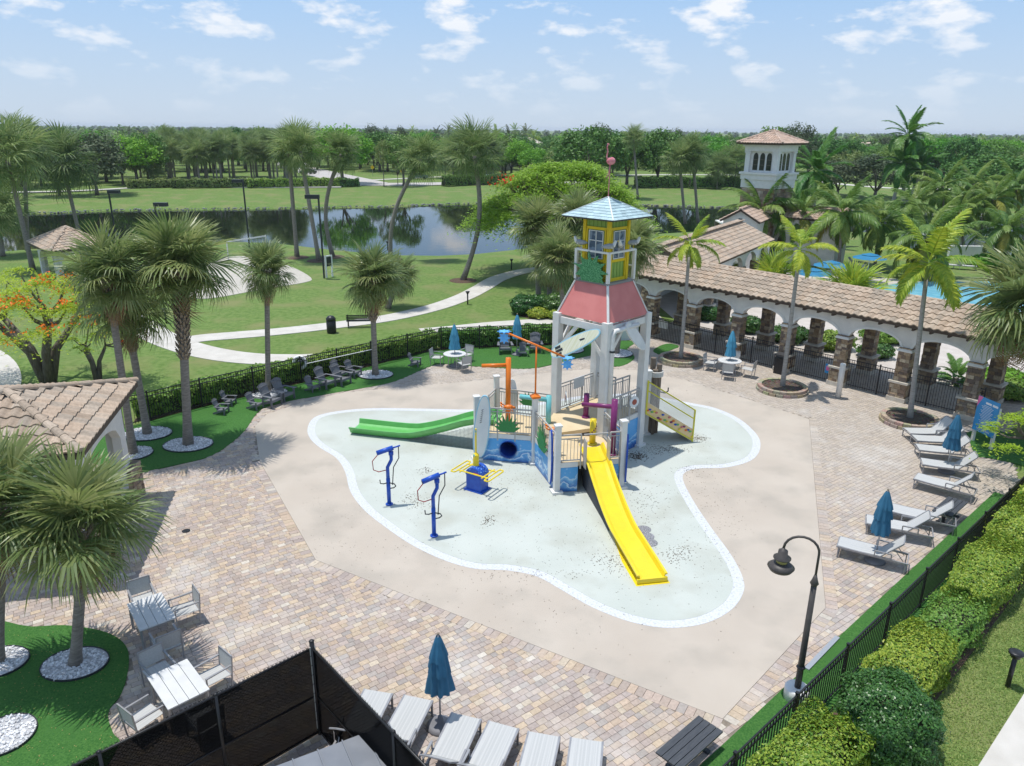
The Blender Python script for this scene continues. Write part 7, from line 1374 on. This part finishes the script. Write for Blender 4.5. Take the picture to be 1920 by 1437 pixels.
# leaf litter
q, cl_ = [], []; lr = np.random.RandomState(77)
def litter(px, py, sx, sy, n, s=.022, z=.019, dark=1.0):
    s *= 1.45
    for i in range(int(n*1.5)):
        p_ = at(px+lr.normal()*sx, py+lr.normal()*sy, z); q.append(Matrix.Translation(p_) @ Matrix.Rotation(lr.uniform(0, 6), 4, 'Z') @ Matrix.Diagonal((s*lr.uniform(.6, 1.6), s*lr.uniform(.3, .6), .006, 1))); c_ = lr.rand(); cl_.append((.035+.11*c_*dark, .025+.06*c_*dark, .018+.03*c_*dark))
for a in ((1193, 855, 10, 4, 150, .03), (1245, 843, 22, 5, 130, .024), (1310, 822, 10, 3, 90, .024), (1160, 1052, 26, 12, 130, .02), (1275, 1038, 16, 10, 90, .02), (1210, 945, 18, 18, 80, .02), (780, 938, 14, 9, 90, .018), (798, 882, 7, 4, 40, .02), (915, 975, 7, 5, 50, .022), (960, 905, 40, 30, 120, .014), (1150, 1000, 120, 70, 220, .013), (900, 1000, 140, 60, 160, .012), (1000, 1075, 60, 6, 60, .016), (760, 870, 80, 40, 90, .012), (1320, 900, 30, 30, 60, .014), (1350, 990, 40, 60, 120, .013), (1000, 1150, 200, 60, 120, .013), (620, 1010, 60, 70, 100, .013), (1290, 880, 14, 4, 30, .018), (1200, 740, 60, 12, 60, .018)): litter(*a)
for i in range(260):
    p_ = at(lr.uniform(0, 235), lr.uniform(1180, 1437), .022)
    if inpoly(np.array([p_.x]), np.array([p_.y]), TURF_LEFT)[0]: q.append(Matrix.Translation(p_) @ Matrix.Rotation(lr.uniform(0, 6), 4, 'Z') @ Matrix.Diagonal((.02, .01, .004, 1))); cl_.append((.42, .32, .12))
o = O('leaf_litter', merged('leaf_litter', MB().box((0, 0, 0), (1, 1, 1)), q, cl_), m_gravel); tag(o, 'scattered dry leaf litter on the splash pad and turf', 'leaves', kind='stuff')
# ================================================================== BEYOND: cars, signs, woods, roofs
def car(px, rz, col, label):
    b0 = atg(*px); r = T('car', label, 'car', b0, rz); m_ = M('car_'+label.split()[0], col, .25, c2=col, spec=.6, coat=.5); m_g = M('car_glass', (.02, .025, .03), .08)
    pr_ = [(-2.2, .35), (-2.25, .7), (-2.0, .92), (-1.2, 1.0), (1.0, .98), (2.0, .85), (2.25, .62), (2.2, .35)]; b = MB(); n = len(pr_); b.add([(x, -.88, z) for x, z in pr_]+[(x, .88, z) for x, z in pr_], [tuple(range(n)), tuple(range(2*n-1, n-1, -1))]+[(i, n+i, n+(i+1) % n, (i+1) % n) for i in range(n)]); b.build('body', m_, r)
    pr_ = [(-1.75, .96), (-1.1, 1.40), (.15, 1.42), (1.0, .96)]; b = MB(); b.add([(x, -.76+.1*(z > 1.2), z) for x, z in pr_]+[(x, .76-.1*(z > 1.2), z) for x, z in pr_], [(0, 1, 2, 3), (7, 6, 5, 4), (0, 4, 5, 1), (2, 6, 7, 3)]); b.build('windows', m_g, r); b = MB(); b.slab([(-1.1, -.67, 1.425), (.15, -.67, 1.435), (.15, .67, 1.435), (-1.1, .67, 1.425)], .03); b.build('roof_panel', m_, r)
    for x in (-1.35, 1.4):
        for y in (-.85, .85): MB().cyl((x, y-.1, .33), (x, y+.1, .33), .33, n=14).build('wheel', m_dark, r)
car((786, 336), .05, (.14, .19, .28), 'blue-grey saloon car on the far road'); car((920, 334), .05, (.62, .62, .62), 'silver car on the far road behind the hedge'); car((578, 327), .9, (.05, .05, .055), 'dark car waiting at the far road junction')
for k, (x, y, ty, lb) in enumerate(((699, 330, 314, 'yellow diamond road sign at the far junction'), (754, 332, 321, 'yellow road sign behind the forked-trunk tree'))):
    b0 = atg(x, y); h = hgt(b0, x, ty)-b0.z; r = T('road_sign', lb, 'road sign', b0); MB().cyl((0, .05, 0), (0, .05, h), .05, n=8).build('post', m_chrome, r); MB().slab([(.55*math.cos(a), 0, h+.55*math.sin(a)) for a in (0, -PI/2, PI, PI/2)], .02, (0, -1, 0)).build('panel', M('road_yellow', (.80, .50, .01), .5), r)
# tall shore reeds etc. skipped; far individual trees between road and woods
r_ = random.Random(21); P_ALL = [FIC[0], FIC[1], MID[0], MID[1], MID[2], OLV[0], OLV[1], CAS[0], DEP[0], DEP[1]]
wts = [3, 3, 4, 4, 4, 4, 4, 2, 2, 2]
lb_ = {0: 'bright green tree in the wooded belt beyond the road', 2: 'medium green tree in the wooded belt beyond the road', 5: 'yellow-green tree in the wooded belt beyond the road', 7: 'dark feathery tree in the wooded belt beyond the road', 8: 'dark dense tree in the wooded belt beyond the road'}
def lab(i): return lb_[0 if i < 2 else 2 if i < 5 else 5 if i < 7 else 7 if i < 8 else 8]
LIMPX = ((0, 352), (280, 350), (300, 328), (560, 322), (700, 322), (720, 328), (950, 330), (970, 340), (1140, 342), (1160, 325), (1400, 326), (1430, 342), (1930, 352))
n_ = 0
while n_ < 285:
    px = r_.uniform(-60, 1980); lim = atg(px, np.interp(px, [p[0] for p in LIMPX], [p[1] for p in LIMPX])).y+5; y = lim*(1+.85*r_.random()**1.6); x = (px-960)/F*(y*.947+3.8)
    i = r_.choices(range(10), wts)[0]; s = r_.uniform(.66, 1.0); b_ = V(x, y, gz(x, y)); tree_put(P_ALL[i], b_, (s*r_.uniform(.95, 1.3), s*r_.uniform(.95, 1.3), s*r_.uniform(.95, 1.28)), lab(i), 'trees in the wooded belt ('+('bright', 'medium', 'olive', 'feathery', 'dense')[(0, 0, 1, 1, 1, 2, 2, 3, 4, 4)[i]]+')', r_.uniform(0, 6)); n_ += 1
# distant woods: one mass out to the horizon
R3 = np.random.RandomState(5)
def woods(n, y0, y1, seed, mat, per, leaf, hmin, hmax):
    r = np.random.RandomState(seed); q = []
    y = y0*(y1/y0)**r.rand(n); x = r.uniform(-.85, .9, n)*y
    for xx, yy in zip(x, y):
        h = r.uniform(hmin, hmax)*(1.3 if r.rand() < .07 else 1); w = r.uniform(2.5, 5.0); v = r.normal(size=(per, 3)); v /= np.linalg.norm(v, axis=1)[:, None]; v[:, 2] = np.abs(v[:, 2])*1.2-.35; pos = v*np.array([w, w, h*.55])*(r.uniform(.75, 1.05, per))[:, None]+np.array([xx, yy, .7+h*.5]); nr = v+r.normal(size=(per, 3))*.35+np.array([0, 0, .4]); nr /= np.linalg.norm(nr, axis=1)[:, None]; q.append(leaf_quads(pos, nr, np.full(per, leaf*(1+yy/900)), r, .7))
    return np.concatenate(q)
for k, (mat, sd_) in enumerate(((lf_mid, 1), (lf_olive, 2), (lf_cas, 3), (lf_deep, 4))):
    a = woods(260, 240, 560, sd_, mat, 120, .42, 4.5, 9.5); b2 = woods(420, 560, 3800, sd_+10, mat, 46, 1.0, 5.5, 10.2)
    o = O('distant_woods', quads_mesh('distant_woods', np.concatenate([a, b2])), mat); tag(o, 'far woods stretching to the horizon, '+('mid green part', 'yellow-green part', 'grey-green part', 'dark green part')[k], 'woods', kind='stuff')
# distant coconut palms breaking the skyline
CCC = [crown_mesh('crown', [pin_frond(300+j, 3.0, (.7, 1.2, 1.7)[j], 14, .7, .5, .07) for j in range(3)], frond_mats(16, -35, 80, .9, 1.15, 130+k), lf_coco if k else lf_cas, lambda t_: min(2, int(t_*3))) for k in range(2)]
def far_coco(px, by, ty, label, group, k, s=1.0, Y=None):
    b_ = atg(px, by) if Y is None else V(zat(px, 300, Y).x, Y, .7); h = (zat(px, ty, b_.y).z)-b_.z; rt = T('coconut_palm', label, 'palm tree', b_, 0, group); O('trunk', MS[1], None, rt, sc=(6, 6, h)); O('crown', CCC[k % 2], None, rt, loc=(0, 0, h), sc=s, rot=(0, 0, k*1.9))
for k, (px, ty, Y, s) in enumerate(((250, 242, 330, 1.0), (308, 240, 380, .9), (290, 244, 420, .9), (490, 240, 420, 1.0), (580, 240, 300, .9), (600, 236, 320, 1.0), (725, 240, 430, .9), (775, 238, 400, 1.0), (842, 240, 320, 1.1), (875, 246, 250, 1.0), (910, 244, 260, 1.0), (930, 246, 240, 1.1), (955, 250, 240, 1.1), (965, 240, 300, 1.1), (985, 244, 280, 1.1), (1000, 252, 240, 1.0), (820, 248, 260, 1.0), (890, 252, 230, 1.0), (1187, 246, 330, 1.0), (1300, 248, 420, 1.0), (1318, 248, 400, 1.0), (1345, 250, 450, .9), (1560, 252, 420, 1.0), (1600, 252, 400, 1.0), (1640, 254, 430, 1.0), (1760, 254, 380, 1.1), (1808, 256, 420, 1.0), (1835, 256, 400, 1.0), (1880, 256, 420, 1.0), (1900, 258, 430, 1.0), (160, 248, 450, .9), (420, 246, 470, .9), (660, 244, 470, .9), (1080, 248, 430, .9), (1130, 248, 460, .9))): far_coco(px, 300, ty+6, 'feather-leaved palm standing out of the far woods', 'palms in the far woods', k, s, Y)
# roofs of far houses
m_hr = M('far_roof', (.50, .37, .29), .8, c2=(.58, .46, .38), scale=.8, detail=6); m_hr2 = M('far_roof_pale', (.60, .50, .42), .8, c2=(.66, .56, .48), scale=.8)
def house(px, py, w, d, label, grp, Y, k, h=3.6, rise=1.9):
    p_ = zat(px, py, Y); r = T('far_house', label, 'house', V(p_.x, Y, .7), .2*(k % 5)-.4, grp); z = max(2.6, p_.z-.7-rise); MB().box((0, 0, z/2), (w-1, d-1, z)).build('wall', M('far_wall', (.55, .47, .40), .9), r); b = MB(); e = [(-w/2, -d/2, z), (w/2, -d/2, z), (w/2, d/2, z), (-w/2, d/2, z), (-w*.2, 0, z+rise), (w*.2, 0, z+rise)]; b.add(e, [(0, 1, 5, 4), (1, 2, 5), (2, 3, 4, 5), (3, 0, 4), (3, 2, 1, 0)]); b.build('roof', m_hr if k % 2 else m_hr2, r)
    for s in (-.25, .25): MB().box((s*w, -d/2+.5, z*.5), (1.4, .06, 1.2)).build('window', m_dark, r)
house(905, 262, 18, 12, 'brown-roofed house half hidden by palms beyond the road', None, 240, 1); house(982, 258, 12, 9, 'pale-roofed house beside the brown-roofed one', None, 270, 0)
for k, (px, py, Y) in enumerate(((1385, 256, 300), (1310, 255, 380), (1540, 260, 330), (1565, 261, 320), (1590, 262, 360), (1625, 262, 310), (1660, 264, 380), (1750, 264, 340), (1780, 268, 290), (1840, 264, 350), (1870, 266, 340), (1905, 265, 330), (195, 256, 360), (240, 256, 380))): house(px, py+5, 9, 7, 'tan hip-roofed house among the far trees', 'far houses', Y, k)
# ------------------------------------------------------------------ air
hz = bpy.data.materials.new('haze_air'); hz.use_nodes = True; t = hz.node_tree; t.nodes.clear(); pv = N(t, 'ShaderNodeVolumePrincipled'); pv.inputs['Color'].default_value = (.86, .92, 1.0, 1); pv.inputs['Density'].default_value = 0.00014; pv.inputs['Anisotropy'].default_value = 0.0
om = N(t, 'ShaderNodeOutputMaterial'); L(t, pv.outputs[0], om.inputs['Volume'])
b = MB(); b.box((0, 3500, 10.5), (13000, 8200, 27)); ho = b.build('haze', hz); tag(ho, 'thin bright haze over the whole site', 'haze', kind='stuff')
